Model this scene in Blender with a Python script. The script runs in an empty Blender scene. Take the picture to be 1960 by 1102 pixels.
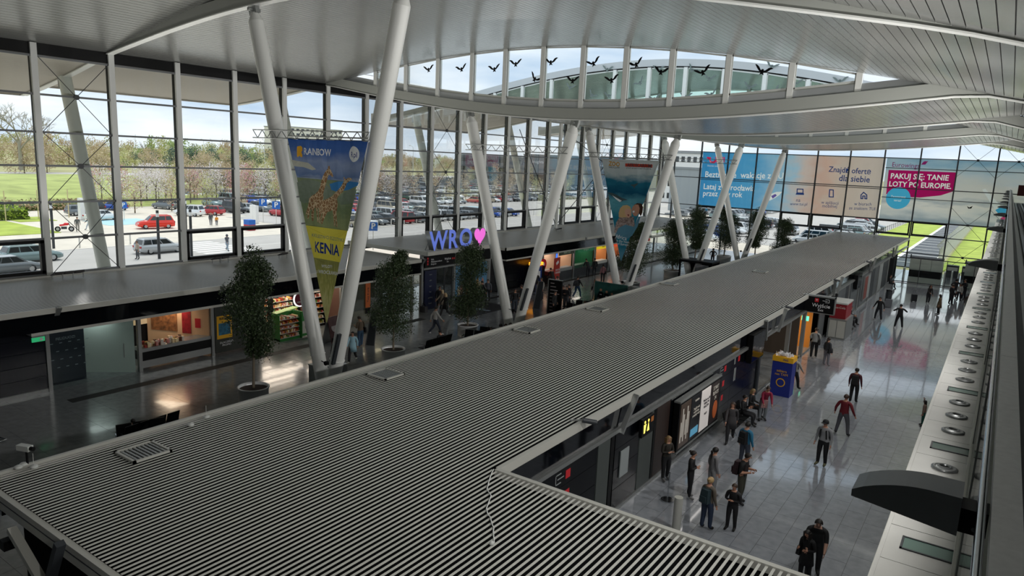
import bpy, math, random
from mathutils import Vector, Matrix
random.seed(7)
SC = bpy.context.scene
UPW = 400.0      # watts of each uplight
COL = SC.collection

# ---------------------------------------------------------------- camera
def _basis(yaw, pitch, roll):
    cy, sy, cp, sp = math.cos(yaw), math.sin(yaw), math.cos(pitch), math.sin(pitch)
    f = Vector((-sy*cp, cy*cp, -sp)); r = Vector((cy, sy, 0)); d = f.cross(r)
    cr, sr = math.cos(roll), math.sin(roll)
    return f, r*cr + d*sr, d*cr - r*sr
FP = 1353.8                                   # focal length in pixels of the 1960x1102 frame
CF, CR, CD = _basis(math.radians(34.468), math.radians(10.330), math.radians(-2.549))
CC = Vector((0, 0, 11.0))
cam_d = bpy.data.cameras.new('camera'); cam = bpy.data.objects.new('camera', cam_d); COL.objects.link(cam)
cam_d.sensor_width = 36.0; cam_d.lens = 36.0*FP/1960
cam_d.clip_start = 0.05; cam_d.clip_end = 3000
M = Matrix((CR, -CD, -CF)).transposed().to_4x4(); M.translation = CC
cam.matrix_world = M
SC.camera = cam
def U(px, py, **k):
    """the point where the photograph's pixel meets a plane x=, y= or z="""
    v = CF + CR*((px-980)/FP) + CD*((py-551)/FP)
    (a, c), = k.items(); i = 'xyz'.index(a)
    return CC + v*((c-CC[i])/v[i])

# ---------------------------------------------------------------- sky, sun, exposure
SC.view_settings.view_transform = 'Standard'
SC.view_settings.look = 'None'
SC.view_settings.exposure = 0.5
SC.view_settings.gamma = 1.0
SC.view_settings.use_curve_mapping = False
cy_ = SC.cycles
cy_.max_bounces = 8; cy_.diffuse_bounces = 4; cy_.glossy_bounces = 3; cy_.transmission_bounces = 4
cy_.transparent_max_bounces = 40; cy_.caustics_reflective = False; cy_.caustics_refractive = False
cy_.sample_clamp_indirect = 4.0
world = bpy.data.worlds.new('sky'); SC.world = world; world.use_nodes = True
wn = world.node_tree.nodes; wl = world.node_tree.links; wn.clear()
def wnode(t, **kw):
    n = wn.new(t)
    for k, v in kw.items(): setattr(n, k, v)
    return n
tc = wnode('ShaderNodeTexCoord'); mp = wnode('ShaderNodeMapping'); mp.inputs['Scale'].default_value = (1, 1, 4.5)
nz = wnode('ShaderNodeTexNoise'); nz.inputs['Scale'].default_value = 2.4; nz.inputs['Detail'].default_value = 7; nz.inputs['Roughness'].default_value = .55
rp = wnode('ShaderNodeValToRGB')
rp.color_ramp.elements[0].position = .36; rp.color_ramp.elements[0].color = (.48, .60, .76, 1)
rp.color_ramp.elements[1].position = .60; rp.color_ramp.elements[1].color = (.90, .93, .97, 1)
bg = wnode('ShaderNodeBackground'); bg.inputs['Strength'].default_value = .9
out = wnode('ShaderNodeOutputWorld')
wl.new(tc.outputs['Generated'], mp.inputs['Vector']); wl.new(mp.outputs[0], nz.inputs['Vector'])
wl.new(nz.outputs['Fac'], rp.inputs['Fac']); wl.new(rp.outputs[0], bg.inputs['Color']); wl.new(bg.outputs[0], out.inputs['Surface'])
sun_d = bpy.data.lights.new('sun', 'SUN'); sun_d.energy = 1.6; sun_d.angle = math.radians(25); sun_d.color = (1, .95, .86)
sun = bpy.data.objects.new('sun', sun_d); COL.objects.link(sun)
sun.rotation_euler = Vector((-.35, .30, .9)).to_track_quat('Z', 'Y').to_euler()
# daylight enters through the glazed sides: portals steer the sky sampling there (they emit nothing themselves)
def portal(loc, sx, sy, nrm):
    d = bpy.data.lights.new('daylight_portal', 'AREA'); d.shape = 'RECTANGLE'; d.size = sx; d.size_y = sy
    d.energy = 1; d.cycles.is_portal = True
    o = bpy.data.objects.new('daylight_portal', d); COL.objects.link(o); o.location = loc
    o.rotation_euler = Vector(nrm).to_track_quat('-Z', 'Y').to_euler()
portal((-41.6, 48, 9.8), 11.8, 98, (1, 0, 0))
portal((-20, 96.8, 8.5), 44, 15, (0, -1, 0))
portal((-21, 35.9, 15.6), 30, 3, (0, -1, 0))

# ---------------------------------------------------------------- helpers
def lin(c):
    if isinstance(c, str):
        c = c.lstrip('#'); c = [int(c[i:i+2], 16)/255 for i in (0, 2, 4)]
    return tuple((x/12.92 if x <= .04045 else ((x+.055)/1.055)**2.4) for x in c)
_m = {}
def mat(name, col, rough=.6, metal=0., spec=.5, emit=None, estr=1., var=0., vscale=3., bump=0., bscale=40., coat=0.):
    if name in _m: return _m[name]
    m = bpy.data.materials.new(name); m.use_nodes = True; nt = m.node_tree; b = nt.nodes['Principled BSDF']
    c = lin(col); b.inputs['Base Color'].default_value = (*c, 1); b.inputs['Roughness'].default_value = rough
    b.inputs['Metallic'].default_value = metal; b.inputs['Specular IOR Level'].default_value = spec
    b.inputs['Coat Weight'].default_value = coat
    if emit: b.inputs['Emission Color'].default_value = (*lin(emit), 1); b.inputs['Emission Strength'].default_value = estr
    if var or bump:
        t = nt.nodes.new('ShaderNodeTexCoord')
    if var:
        n = nt.nodes.new('ShaderNodeTexNoise'); n.inputs['Scale'].default_value = vscale; n.inputs['Detail'].default_value = 4
        r = nt.nodes.new('ShaderNodeValToRGB')
        r.color_ramp.elements[0].position = .3; r.color_ramp.elements[1].position = .7
        r.color_ramp.elements[0].color = (*[x*(1-var) for x in c], 1); r.color_ramp.elements[1].color = (*[min(1, x*(1+var)) for x in c], 1)
        nt.links.new(t.outputs['Object'], n.inputs['Vector']); nt.links.new(n.outputs['Fac'], r.inputs['Fac']); nt.links.new(r.outputs[0], b.inputs['Base Color'])
    if bump:
        n = nt.nodes.new('ShaderNodeTexNoise'); n.inputs['Scale'].default_value = bscale
        bu = nt.nodes.new('ShaderNodeBump'); bu.inputs['Strength'].default_value = bump; bu.inputs['Distance'].default_value = .02
        nt.links.new(t.outputs['Object'], n.inputs['Vector']); nt.links.new(n.outputs['Fac'], bu.inputs['Height']); nt.links.new(bu.outputs[0], b.inputs['Normal'])
    _m[name] = m; return m
def glass(name, tint=(.96, .98, .98), refl=1.0, ior=1.45):
    if name in _m: return _m[name]
    m = bpy.data.materials.new(name); m.use_nodes = True; nt = m.node_tree; nt.nodes.clear()
    o = nt.nodes.new('ShaderNodeOutputMaterial'); mx = nt.nodes.new('ShaderNodeMixShader'); t = nt.nodes.new('ShaderNodeBsdfTransparent')
    g = nt.nodes.new('ShaderNodeBsdfGlossy'); g.inputs['Roughness'].default_value = .02; fr = nt.nodes.new('ShaderNodeFresnel'); fr.inputs['IOR'].default_value = ior
    t.inputs['Color'].default_value = (*tint, 1); mu = nt.nodes.new('ShaderNodeMath'); mu.operation = 'MULTIPLY'; mu.inputs[1].default_value = refl
    nt.links.new(fr.outputs[0], mu.inputs[0]); nt.links.new(mu.outputs[0], mx.inputs[0]); nt.links.new(t.outputs[0], mx.inputs[1]); nt.links.new(g.outputs[0], mx.inputs[2]); nt.links.new(mx.outputs[0], o.inputs['Surface'])
    _m[name] = m; return m
class MB:
    """collects shapes and links them as one mesh object"""
    def __init__(s): s.v = []; s.f = []; s.mi = []; s.sm = []; s.c = 0
    def _a(s, vs, fs, smooth=False):
        n = len(s.v); s.v.extend([tuple(p) for p in vs]); s.f.extend([tuple(i+n for i in f) for f in fs])
        s.mi.extend([s.c]*len(fs)); s.sm.extend([smooth]*len(fs)); return s
    def m(s, i): s.c = i; return s
    def box(s, x0, y0, z0, x1, y1, z1):
        vs = [(x, y, z) for z in (z0, z1) for y in (y0, y1) for x in (x0, x1)]
        return s._a(vs, [(0, 2, 3, 1), (4, 5, 7, 6), (0, 1, 5, 4), (2, 6, 7, 3), (0, 4, 6, 2), (1, 3, 7, 5)])
    def hexa(s, p): return s._a(p, [(0, 2, 3, 1), (4, 5, 7, 6), (0, 1, 5, 4), (2, 6, 7, 3), (0, 4, 6, 2), (1, 3, 7, 5)])
    def bar(s, p0, p1, w, h=None, up=(0, 0, 1)):
        """rectangular bar from p0 to p1, w wide and h deep"""
        h = h or w; p0 = Vector(p0); p1 = Vector(p1); d = (p1-p0).normalized(); up = Vector(up)
        if abs(d.dot(up)) > .99: up = Vector((0, 1, 0))
        a = d.cross(up).normalized()*w/2; b = a.cross(d).normalized()*h/2
        vs = [q+i*a+j*b for q in (p0, p1) for j in (-1, 1) for i in (-1, 1)]
        return s.hexa(vs)
    def cyl(s, p0, p1, r0, r1=None, n=12, cap=True, smooth=True):
        r1 = r0 if r1 is None else r1; p0 = Vector(p0); p1 = Vector(p1); d = (p1-p0).normalized()
        up = Vector((0, 0, 1)) if abs(d.z) < .9 else Vector((1, 0, 0)); a = d.cross(up).normalized(); b = d.cross(a)
        vs = []
        for p, r in ((p0, r0), (p1, r1)):
            for k in range(n):
                t = 2*math.pi*k/n; vs.append(p+a*math.cos(t)*r+b*math.sin(t)*r)
        s._a(vs, [(k, (k+1) % n, n+(k+1) % n, n+k) for k in range(n)], smooth)
        if cap: s._a(vs, [tuple(range(n))[::-1], tuple(range(n, 2*n))])
        return s
    def lathe(s, prof, c=(0, 0, 0), n=16, smooth=True, ax=None):
        vs = []
        for r, z in prof:
            for k in range(n):
                t = 2*math.pi*k/n; vs.append((c[0]+r*math.cos(t), c[1]+r*math.sin(t), c[2]+z))
        fs = [(j*n+k, j*n+(k+1) % n, (j+1)*n+(k+1) % n, (j+1)*n+k) for j in range(len(prof)-1) for k in range(n)]
        return s._a(vs, fs, smooth)
    def ball(s, c, r, n=8, m=6, sc=(1, 1, 1)):
        vs = [(c[0]+r*sc[0]*math.sin(math.pi*j/m)*math.cos(2*math.pi*k/n), c[1]+r*sc[1]*math.sin(math.pi*j/m)*math.sin(2*math.pi*k/n), c[2]+r*sc[2]*math.cos(math.pi*j/m)) for j in range(m+1) for k in range(n)]
        return s._a(vs, [(j*n+k, (j+1)*n+k, (j+1)*n+(k+1) % n, j*n+(k+1) % n) for j in range(m) for k in range(n)], True)
    def quad(s, a, b, c, d): return s._a([a, b, c, d], [(0, 1, 2, 3)])
    def poly(s, pts, o, ux, uy, th=.01, off=0.):
        """a flat outline (2D points) on the plane at o with axes ux, uy, th thick along the normal"""
        o = Vector(o); ux = Vector(ux); uy = Vector(uy); n = ux.cross(uy).normalized()
        k = len(pts); f = [o+ux*p[0]+uy*p[1]+n*(off+th) for p in pts]; g = [o+ux*p[0]+uy*p[1]+n*off for p in pts]
        return s._a(f+g, [tuple(range(k)), tuple(range(2*k-1, k-1, -1))]+[(i, k+i, k+(i+1) % k, (i+1) % k) for i in range(k)])
    def mesh(s, name, mats):
        me = bpy.data.meshes.new(name); me.from_pydata(s.v, [], s.f)
        for m_ in (mats if isinstance(mats, (list, tuple)) else [mats]): me.materials.append(m_)
        me.polygons.foreach_set('material_index', s.mi); me.polygons.foreach_set('use_smooth', s.sm); me.update(); return me
    def build(s, name, mats, parent=None, loc=None, rz=0., **tags):
        return put(s.mesh(name, mats), name, parent, loc, rz, **tags)
def put(me, name, parent=None, loc=None, rz=0., **tags):
    o = bpy.data.objects.new(name, me); COL.objects.link(o)
    if parent: o.parent = parent
    if loc: o.location = loc
    if rz: o.rotation_euler = (0, 0, rz)
    for k, v in tags.items(): o[k] = v
    return o
def thing(name, label=None, category=None, loc=(0, 0, 0), rz=0., group=None, kind=None):
    o = bpy.data.objects.new(name, None); COL.objects.link(o); o.location = loc; o.rotation_euler = (0, 0, rz); o.empty_display_size = .2
    if label: o['label'] = label
    if category: o['category'] = category
    if group: o['group'] = group
    if kind: o['kind'] = kind
    return o
def dup(root, loc=None, rz=None, **tags):
    kids = [c for c in root.children]
    r = root.copy(); COL.objects.link(r)
    if loc is not None: r.location = loc
    if rz is not None: r.rotation_euler = (0, 0, rz)
    for k, v in tags.items():
        if v is None:
            if k in r: del r[k]
        else: r[k] = v
    for ch in kids:
        c = ch.copy(); COL.objects.link(c); c.parent = r
        for g in ch.children:
            d = g.copy(); COL.objects.link(d); d.parent = c
    return r
def text(s, size, name, m, o, ux, uy, parent=None, align='CENTER', th=.004, off=.01, bold=0., sx=1.0):
    """flat lettering standing on the plane at o (its anchor) with reading direction ux and up uy"""
    cu = bpy.data.curves.new(name, 'FONT'); cu.body = s; cu.size = size; cu.extrude = th; cu.offset = bold; cu.align_x = align; cu.align_y = 'CENTER'
    cu.resolution_u = 3; cu.materials.append(m)
    tmp = bpy.data.objects.new('tmp', cu); COL.objects.link(tmp); _dg = bpy.context.evaluated_depsgraph_get()
    me = bpy.data.meshes.new_from_object(tmp.evaluated_get(_dg), depsgraph=_dg); bpy.data.objects.remove(tmp); bpy.data.curves.remove(cu)
    ux = Vector(ux).normalized(); uy = Vector(uy).normalized(); n = ux.cross(uy).normalized(); uy = n.cross(ux)
    mt = Matrix((ux*sx, uy, n)).transposed().to_4x4(); mt.translation = Vector(o)+n*off
    if parent: mt = Matrix.LocRotScale(parent.location, parent.rotation_euler, None).inverted() @ mt
    me.transform(mt); me.name = name
    if not me.materials: me.materials.append(m)
    return put(me, name, parent)

# ---------------------------------------------------------------- shared materials
WHITE = mat('white_paint', '#c9ccc8', .45)
STEEL = mat('white_steel_paint', '#e6e8e4', .35)
MULL = mat('mullion_grey', '#e0e2df', .45)
BLACK = mat('black_frame', '#07080a', .5, spec=.2)
NAVY = mat('navy_gloss_panel', '#05070c', .22, spec=.25)
FASC = mat('black_glass_fascia', '#06080d', .06, spec=.8)
ALU = mat('brushed_aluminium', '#9ea1a0', .38, metal=.7)
ALUP = mat('pale_aluminium_trim', '#c6c6be', .45, metal=.25)
CEIL = mat('ceiling_metal_plank', '#8f918e', .25, metal=.5, spec=.6)
DARK = mat('dark_void', '#050606', .9)
DGREY = mat('dark_grey_metal', '#33373b', .5)
CHROME = mat('chrome', '#c9cdd0', .12, metal=1.)
RED = mat('signal_red', '#c4202a', .5)
GL = glass('facade_glass', (.96, .98, .975), .35)
GLI = glass('interior_glass', (.93, .97, .96), .6)
GLG = glass('green_tinted_glass', (.80, .92, .87), .5)
WT = mat('white_lettering', '#e8eaec', .6)
# ---------------------------------------------------------------- building shell
YF = 96.0; XW = -41.0; PITCH = 3.77
YB = [20.2-15.1, 20.2, 35.3, 50.4, 65.5, 80.6, YF]
def base(x): return 15.7-(x+41)*1.2/39.4
def sw(x): return math.sin(math.pi*(x+41)/39.4)
AMP = [3.05, 2.2, -1.7, 2.95, -1.7, 2.2]
def prof(i, x): return base(x)+AMP[i]*sw(x)
XR = 8.5
# floor with tiles
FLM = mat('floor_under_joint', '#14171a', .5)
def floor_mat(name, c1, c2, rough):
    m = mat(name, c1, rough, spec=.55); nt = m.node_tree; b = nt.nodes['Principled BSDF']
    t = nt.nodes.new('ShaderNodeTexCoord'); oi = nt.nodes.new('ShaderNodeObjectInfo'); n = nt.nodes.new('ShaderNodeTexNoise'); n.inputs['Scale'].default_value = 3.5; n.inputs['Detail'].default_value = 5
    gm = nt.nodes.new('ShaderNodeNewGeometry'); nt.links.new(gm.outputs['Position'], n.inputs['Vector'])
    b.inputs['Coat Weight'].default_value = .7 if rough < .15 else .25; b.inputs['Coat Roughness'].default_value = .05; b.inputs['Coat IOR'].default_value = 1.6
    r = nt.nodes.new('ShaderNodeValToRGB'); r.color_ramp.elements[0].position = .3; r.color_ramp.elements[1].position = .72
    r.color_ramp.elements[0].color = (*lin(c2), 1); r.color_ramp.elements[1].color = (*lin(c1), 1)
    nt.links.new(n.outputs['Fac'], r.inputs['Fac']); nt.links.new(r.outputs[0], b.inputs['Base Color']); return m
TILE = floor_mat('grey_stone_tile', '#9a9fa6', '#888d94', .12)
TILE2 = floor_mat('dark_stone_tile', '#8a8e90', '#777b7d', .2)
fl = MB().box(XW, -6, -.30, XR, YF, -.012).build('floor', FLM, kind='structure')
TW, TL = .6, 1.2
tme = MB().box(.005, .006, -.012, TW-.005, TL-.006, 0).mesh('tile', TILE)
# the tiles of the bright aisle that show largest are single pieces; the rest are joined
cnt = 0; rest = MB(); rest2 = MB()
for j in range(-18, 68):
    for i in range(0, 14):
        x = -8.95+i*TW; y = 15+j*TL+(TL*.5 if i % 2 else 0)
        if cnt < 300 and y > 19.0 and x < -1.2: put(tme, 'tile', fl, (x, y, 0)); cnt += 1
        else: rest.box(x+.005, y+.006, -.012, x+TW-.005, min(YF, y+TL-.006), 0)
ro = rest.build('tiling', TILE, fl, kind='stuff')
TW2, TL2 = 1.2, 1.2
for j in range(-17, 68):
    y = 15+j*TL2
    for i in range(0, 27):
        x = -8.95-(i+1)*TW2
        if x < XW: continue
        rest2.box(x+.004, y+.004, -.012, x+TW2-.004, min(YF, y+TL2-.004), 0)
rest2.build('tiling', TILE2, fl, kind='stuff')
# dark drainage slots in the floor in front of the left shops
STRIP = mat('dark_floor_strip', '#101112', .7)
MB().box(-31.9, 13.1, 0, -31.35, 35.5, .006).build('trim_1', STRIP, kind='structure')
MB().box(-32.9, 44.5, 0, -32.5, 92, .006).build('trim_2', STRIP, kind='structure')

# ceilings: planks along the hall, each bay its own vault
PW = .32
for i in range(6):
    y0, y1 = YB[i], YB[i+1]
    if i == 0: y0 = -6
    c = MB(); SHT = .6 if i == 3 else .9
    n = int((XR-XW)/PW)
    # the slab the planks hang from
    xs = [XW-11+k*(XR-XW+11)/60 for k in range(61)]
    for a, b in zip(xs[:-1], xs[1:]):
        za, zb = prof(i, a), prof(i, b)
        c.hexa([(a, y0, za+.1), (b, y0, zb+.1), (a, y1, za+.1), (b, y1, zb+.1), (a, y0, za+SHT), (b, y0, zb+SHT), (a, y1, za+SHT), (b, y1, zb+SHT)])
    co = c.build('ceiling', mat('roof_shell', '#c2c6c8', .6), kind='structure')
    joined = MB(); bk_ = MB()
    for a, b in zip(xs[:-1], xs[1:]):
        za, zb = prof(i, a), prof(i, b); bk_.hexa([(a, y0+.02, za+.06), (b, y0+.02, zb+.06), (a, y1-.02, za+.06), (b, y1-.02, zb+.06), (a, y0+.02, za+.09), (b, y0+.02, zb+.09), (a, y1-.02, za+.09), (b, y1-.02, zb+.09)])
    bk_.build('backing', DARK, co)
    for k in range(n):
        a = XW+k*PW+.013; b = XW+(k+1)*PW-.013; za, zb = prof(i, a), prof(i, b)
        h = [(a, y0, za-.01), (b, y0, zb-.01), (a, y1, za-.01), (b, y1, zb-.01), (a, y0, za+.01), (b, y0, zb+.01), (a, y1, za+.01), (b, y1, zb+.01)]
        if i < 3: MB().hexa(h).build('plank', CEIL, co)
        else: joined.hexa(h)
    if i >= 3: joined.build('planking', CEIL, co, kind='stuff')
    # canopy soffit outside
    so = MB()
    for k in range(34):
        a = XW-11+k*.3235; b = a+.315; za, zb = prof(i, a), prof(i, b)
        so.hexa([(a, y0, za-.01), (b, y0, zb-.01), (a, y1, za-.01), (b, y1, zb-.01), (a, y0, za+.01), (b, y0, zb+.01), (a, y1, za+.01), (b, y1, zb+.01)])
    so.box(XW-11.25, y0, prof(i, XW-11)-.12, XW-11, y1, prof(i, XW-11)+1.0)
    so.build('canopy_soffit', mat('canopy_soffit_panel', '#b3ada3', .55), co, kind='stuff')

# curved beams at the bay boundaries, with posts, sill panels and glazed lenses between low and high vaults
BEAM = mat('beam_grey_paint', '#a6a9a3', .5)
def beam(yb, low, depth=.6, x0=XW-11, x1=XR, z_off=0.):
    m = MB(); n = 64; xs = [x0+k*(x1-x0)/n for k in range(n+1)]
    for a, b in zip(xs[:-1], xs[1:]):
        za, zb = low(a)+z_off, low(b)+z_off
        m.hexa([(a, yb-.18, za), (b, yb-.18, zb), (a, yb+.12, za), (b, yb+.12, zb), (a, yb-.18, za+depth), (b, yb-.18, zb+depth), (a, yb+.12, za+depth), (b, yb+.12, zb+depth)])
    return m
for bi in range(1, 6):
    yb = YB[bi]; lo = lambda x, b=bi: min(prof(b-1, x), prof(b, x))-.06; hi = lambda x, b=bi: max(prof(b-1, x), prof(b, x))
    t = thing('roof_beam', kind='structure', loc=(0, 0, 0))
    t.name = 'trim_%d' % (bi+2)
    beam(yb, lo).build('beam', BEAM, t)
    # thin pale lower edge
    e = MB(); n = 50; xs = [XW-11+k*(XR-XW+11)/n for k in range(n+1)]
    for a, b in zip(xs[:-1], xs[1:]): e.hexa([(a, yb-.22, lo(a)-.05), (b, yb-.22, lo(b)-.05), (a, yb+.16, lo(a)-.05), (b, yb+.16, lo(b)-.05), (a, yb-.22, lo(a)), (b, yb-.22, lo(b)), (a, yb+.16, lo(a)), (b, yb+.16, lo(b))])
    e.build('lower_flange', STEEL, t)
    px = [-6.1-2.83*k for k in range(12)]
    if bi == 2: px = [U(a_, 152, y=yb).x for a_ in (1645, 1515, 1393, 1285, 1197, 1115, 1039, 967, 904, 839, 778, 720)]
    for k, x in enumerate(px):
        if hi(x)-lo(x) < 1.1: continue
        MB().box(x-.13, yb-.12, lo(x)+.55, x+.13, yb+.2, hi(x)+.02).build('post', STEEL, t)
    for a, b in zip(px[1:], px[:-1]):
        z0a, z0b, z1a, z1b = lo(a)+.6, lo(b)+.6, hi(a), hi(b)
        sa, sb = min(z1a, z0a+.42), min(z1b, z0b+.42)
        a1, b1 = a+.13, b-.13
        MB().hexa([(a1, yb+.02, z0a), (b1, yb+.02, z0b), (a1, yb+.1, z0a), (b1, yb+.1, z0b), (a1, yb+.02, sa), (b1, yb+.02, sb), (a1, yb+.1, sa), (b1, yb+.1, sb)]).build('sill_panel', BEAM, t)
        if max(z1a-sa, z1b-sb) > .15:
            g = MB().hexa([(a1, yb+.05, sa), (b1, yb+.05, sb), (a1, yb+.08, sa), (b1, yb+.08, sb), (a1, yb+.05, max(sa, z1a)), (b1, yb+.05, max(sb, z1b)), (a1, yb+.08, max(sa, z1a)), (b1, yb+.08, max(sb, z1b))])
            g.build('pane', GLG if bi == 3 else GL, t)
            fr = MB()
            fr.bar((a1, yb, sa+.04), (b1, yb, sb+.04), .06, .08); fr.bar((a1, yb, z1a-.05), (b1, yb, z1b-.05), .06, .08)
            fr.bar((a1+.03, yb, sa), (a1+.03, yb, z1a), .06); fr.bar((b1-.03, yb, sb), (b1-.03, yb, z1b), .06)
            fr.build('window_frame', WHITE, t)
# end closure over the far beam and walls out of sight
MB().box(XW-.1, -6.3, 0, XR+.3, -6, 18).build('wall_near', mat('dark_wall', '#3a3d3f', .7), kind='structure')
wr = MB().box(XR, -6, 0, XR+.3, YF, 16).build('wall_right', mat('grey_wall', '#7b7e7d', .6), kind='structure')

# left facade ------------------------------------------------------
TRN = mat('transom_grey', '#75787a', .5)
RAILZ = [15.05, 13.18, 11.3, 9.6, 7.72, 5.82, 3.95]
wlft = thing('wall_left', kind='structure')
YM = [20.2+PITCH*k for k in range(-7, 21)]
mm = MB().box(.0, -.15, -.1, .14, .15, 11.8+.02).m(1).box(-.42, -.07, -.1, 0, .07, 11.8).mesh('mullion', [MULL, BLACK])
for y in YM: put(mm, 'mullion', wlft, (XW, y, 3.85))
for y0, y1 in zip(YM[:-1], YM[1:]):
    zs = RAILZ
    for k, z in enumerate(zs):
        MB().box(XW-.1, y0+.15, z-.05, XW+.08, y1-.15, z+.05).build('transom', TRN, wlft)
    MB().box(XW-.3, y0+.1, 15.12, XW+.02, y1-.1, 15.78).build('header', BLACK, wlft)
    for za, zb in zip(zs[1:], zs[:-1]):
        MB().box(XW-.06, y0+.07, za+.05, XW-.04, y1-.07, zb-.05).build('pane', GL, wlft)
MB().box(XW-.3, -6, 3.6, XW+.35, YF, 3.92).build('sill', ALUP, wlft)
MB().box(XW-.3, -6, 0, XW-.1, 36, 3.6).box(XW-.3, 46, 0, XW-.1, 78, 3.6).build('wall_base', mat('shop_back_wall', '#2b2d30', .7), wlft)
for k in (-2, 1, 2, 6, 7, 8, 10, 13, 14, 16):       # black opening lights in the lowest row
    y0, y1 = 20.2+PITCH*k+.17, 20.2+PITCH*(k+1)-.17
    f = MB(); x0, x1 = XW-.12, XW+.12; za, zb = 4.0, 5.76
    f.box(x0, y0, za, x1, y1, za+.17).box(x0, y0, zb-.15, x1, y1, zb).box(x0, y0, za, x1, y0+.17, zb).box(x0, y1-.17, za, x1, y1, zb)
    f.build('opening_frame', BLACK, wlft)
for k in (-1, 7, 15):
    for zc in (13.18, 9.6, 5.82):
        y0, y1 = 20.2+PITCH*k, 20.2+PITCH*(k+1); yc = (y0+y1)/2; cb = MB(); zi = RAILZ.index(zc); zt, zl = RAILZ[zi-1], RAILZ[zi+1]
        for a in ((y0+.15, zt), (y1-.15, zt), (y0+.15, zl), (y1-.15, zl)): cb.cyl((XW+.1, yc, zc), (XW+.1, *a), .018, n=6)
        cb.cyl((XW+.05, yc, zc), (XW+.16, yc, zc), .14, n=10)
        cb.build('bracing_cable', DGREY, wlft)

# far wall ---------------------------------------------------------
wf = thing('wall_far', kind='structure')
XM = [-1.43-3.76*k for k in range(-2, 11)]+[XW+.2]
for x in XM: MB().box(x-.07, YF-.25, 0, x+.07, YF+.05, max(prof(5, x), 13)).build('mullion', DGREY, wf)
ZF = [16.9, 15.0, 13.1, 9.6, 5.82, 4.15, 2.1]
for x1, x0 in zip(XM[:-1], XM[1:]):
    for k, z in enumerate(ZF):
        if z < max(prof(5, x0), prof(5, x1))+.1: MB().box(x0+.07, YF-.12, z-.05, x1-.07, YF+.02, z+.05).build('transom', DGREY, wf)
    zt = [min(17.4, max(prof(5, x0), prof(5, x1)))] + [z for z in ZF if z < min(prof(5, x0), prof(5, x1))-.3] + [.05]
    for za, zb in zip(zt[1:], zt[:-1]): MB().box(x0+.07, YF-.03, za+.05, x1-.07, YF-.015, zb-.05).build('pane', GL, wf)
for k in (1, 2, 4, 5, 8):                                # black opening lights at the foot of the banners
    x1, x0 = XM[k+2]-.12, XM[k+3]+.12; f = MB(); y0, y1 = YF-.3, YF-.05
    f.box(x0, y0, 4.22, x1, y1, 4.36).box(x0, y0, 5.62, x1, y1, 5.76).box(x0, y0, 4.22, x0+.14, y1, 5.76).box(x1-.14, y0, 4.22, x1, y1, 5.76)
    f.build('opening_frame', BLACK, wf)
for xc in (-3.31, 0.45):
    for zc in (5.82, 2.1, 13.1):
        cb = MB(); h = 1.85
        for sx in (-1.8, 1.8):
            for sz in (-h, h): cb.cyl((xc, YF-.3, zc), (xc+sx, YF-.3, max(.1, zc+sz)), .02, n=6)
        cb.cyl((xc, YF-.36, zc), (xc, YF-.24, zc), .14, n=10); cb.build('bracing_cable', DGREY, wf)

# V columns under every beam; the outer raking columns outside the facade
for bi in range(1, 6):
    yb = YB[bi]
    t = thing('v_column', ['white V column nearest the long ribbed kiosk roof, holding the giraffe pennant', 'white V column in front of the welcome gate with the heart', 'white V column holding the blue zoo pennant',
              'white V column just behind the zoo pennant, near the ficus trees', 'white V column farthest off, before the blue holiday banner'][bi-1], 'column', (-23.5 if bi == 1 else -24.0, yb, 0), group='white V columns down the hall')
    vc = -23.5 if bi == 1 else -24.0
    for sx, xt in ((-1, -28.3 if bi == 1 else -28.0), (1, -19.2 if bi == 1 else -20.4)):
        zt = min(prof(bi-1, xt), prof(bi, xt))-.05
        top = Vector((xt-vc, 0, zt)); foot = Vector((sx*.08, 0, 0)); d = (top-foot).normalized()
        m = MB(); j1 = foot+d*(2.3); 
        m.cyl(foot, top-d*.75, .30, .34, n=20); m.cyl(top-d*.75, top-d*.35, .34, .17, n=20)
        for zz in (2.1, 11.2):
            q = foot+d*(zz/d.z); m.cyl(q-d*.015, q+d*.015, .335, n=20)
        lg = m.build('leg', STEEL, t)
        MB().bar(top-d*.4, top, .2, .5).cyl(top-d*.2+Vector((0, -.3, 0)), top-d*.2+Vector((0, .3, 0)), .08, n=8).build('head_joint', ALU, lg)
    s = MB(); a = Vector((1.15, -.36, 3.4)); b = Vector((.75, -.36, 2.0)); s.bar(a, b, .17, .1); s.build('loudspeaker', DGREY, t)
    MB().cyl((-.45, -.1, 1.9), (.55, -.1, 1.75), .02, n=6).cyl((.0, -.16, 1.84), (.0, -.02, 1.84), .1, n=10).build('tie_rod', BLACK, t)
for bi in range(0, 6):
    yb = YB[bi]; x = -46.4; z = prof(min(5, bi), x)-.1; z = min(prof(max(0, bi-1), x), prof(bi, x)) if bi else prof(0, x)
    MB().cyl((-41.9, yb, 0), (x, yb, z), .36, .36, n=18).m(1).bar((x, yb, z-.7), (x, yb, z+.1), .2, .7).build('raking_column', [mat('outside_column_paint', '#e0e3dc', .5), ALU],
        label='white raking column outside the glass wall, number %s along the canopy' % ['one', 'two', 'three', 'four', 'five', 'six'][bi], category='column', group='raking columns under the outside canopy')
# slim inner column with tie rods by the glass wall
t = thing('brace_column', 'slim upright steel column with crossing tie rods against the glass wall', 'column', (-39.6, 65.5, 3.87))
MB().cyl((0, 0, 0), (0, 0, 11), .2, n=14).build('shaft', STEEL, t)
MB().cyl((0, 0, .3), (4.5, 2, 7), .04, n=6).cyl((4.5, 2, 7), (0, 0, 10.5), .04, n=6).cyl((0, 0, .3), (-.5, -7, 10), .04, n=6).build('tie_rod', DGREY, t)
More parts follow.
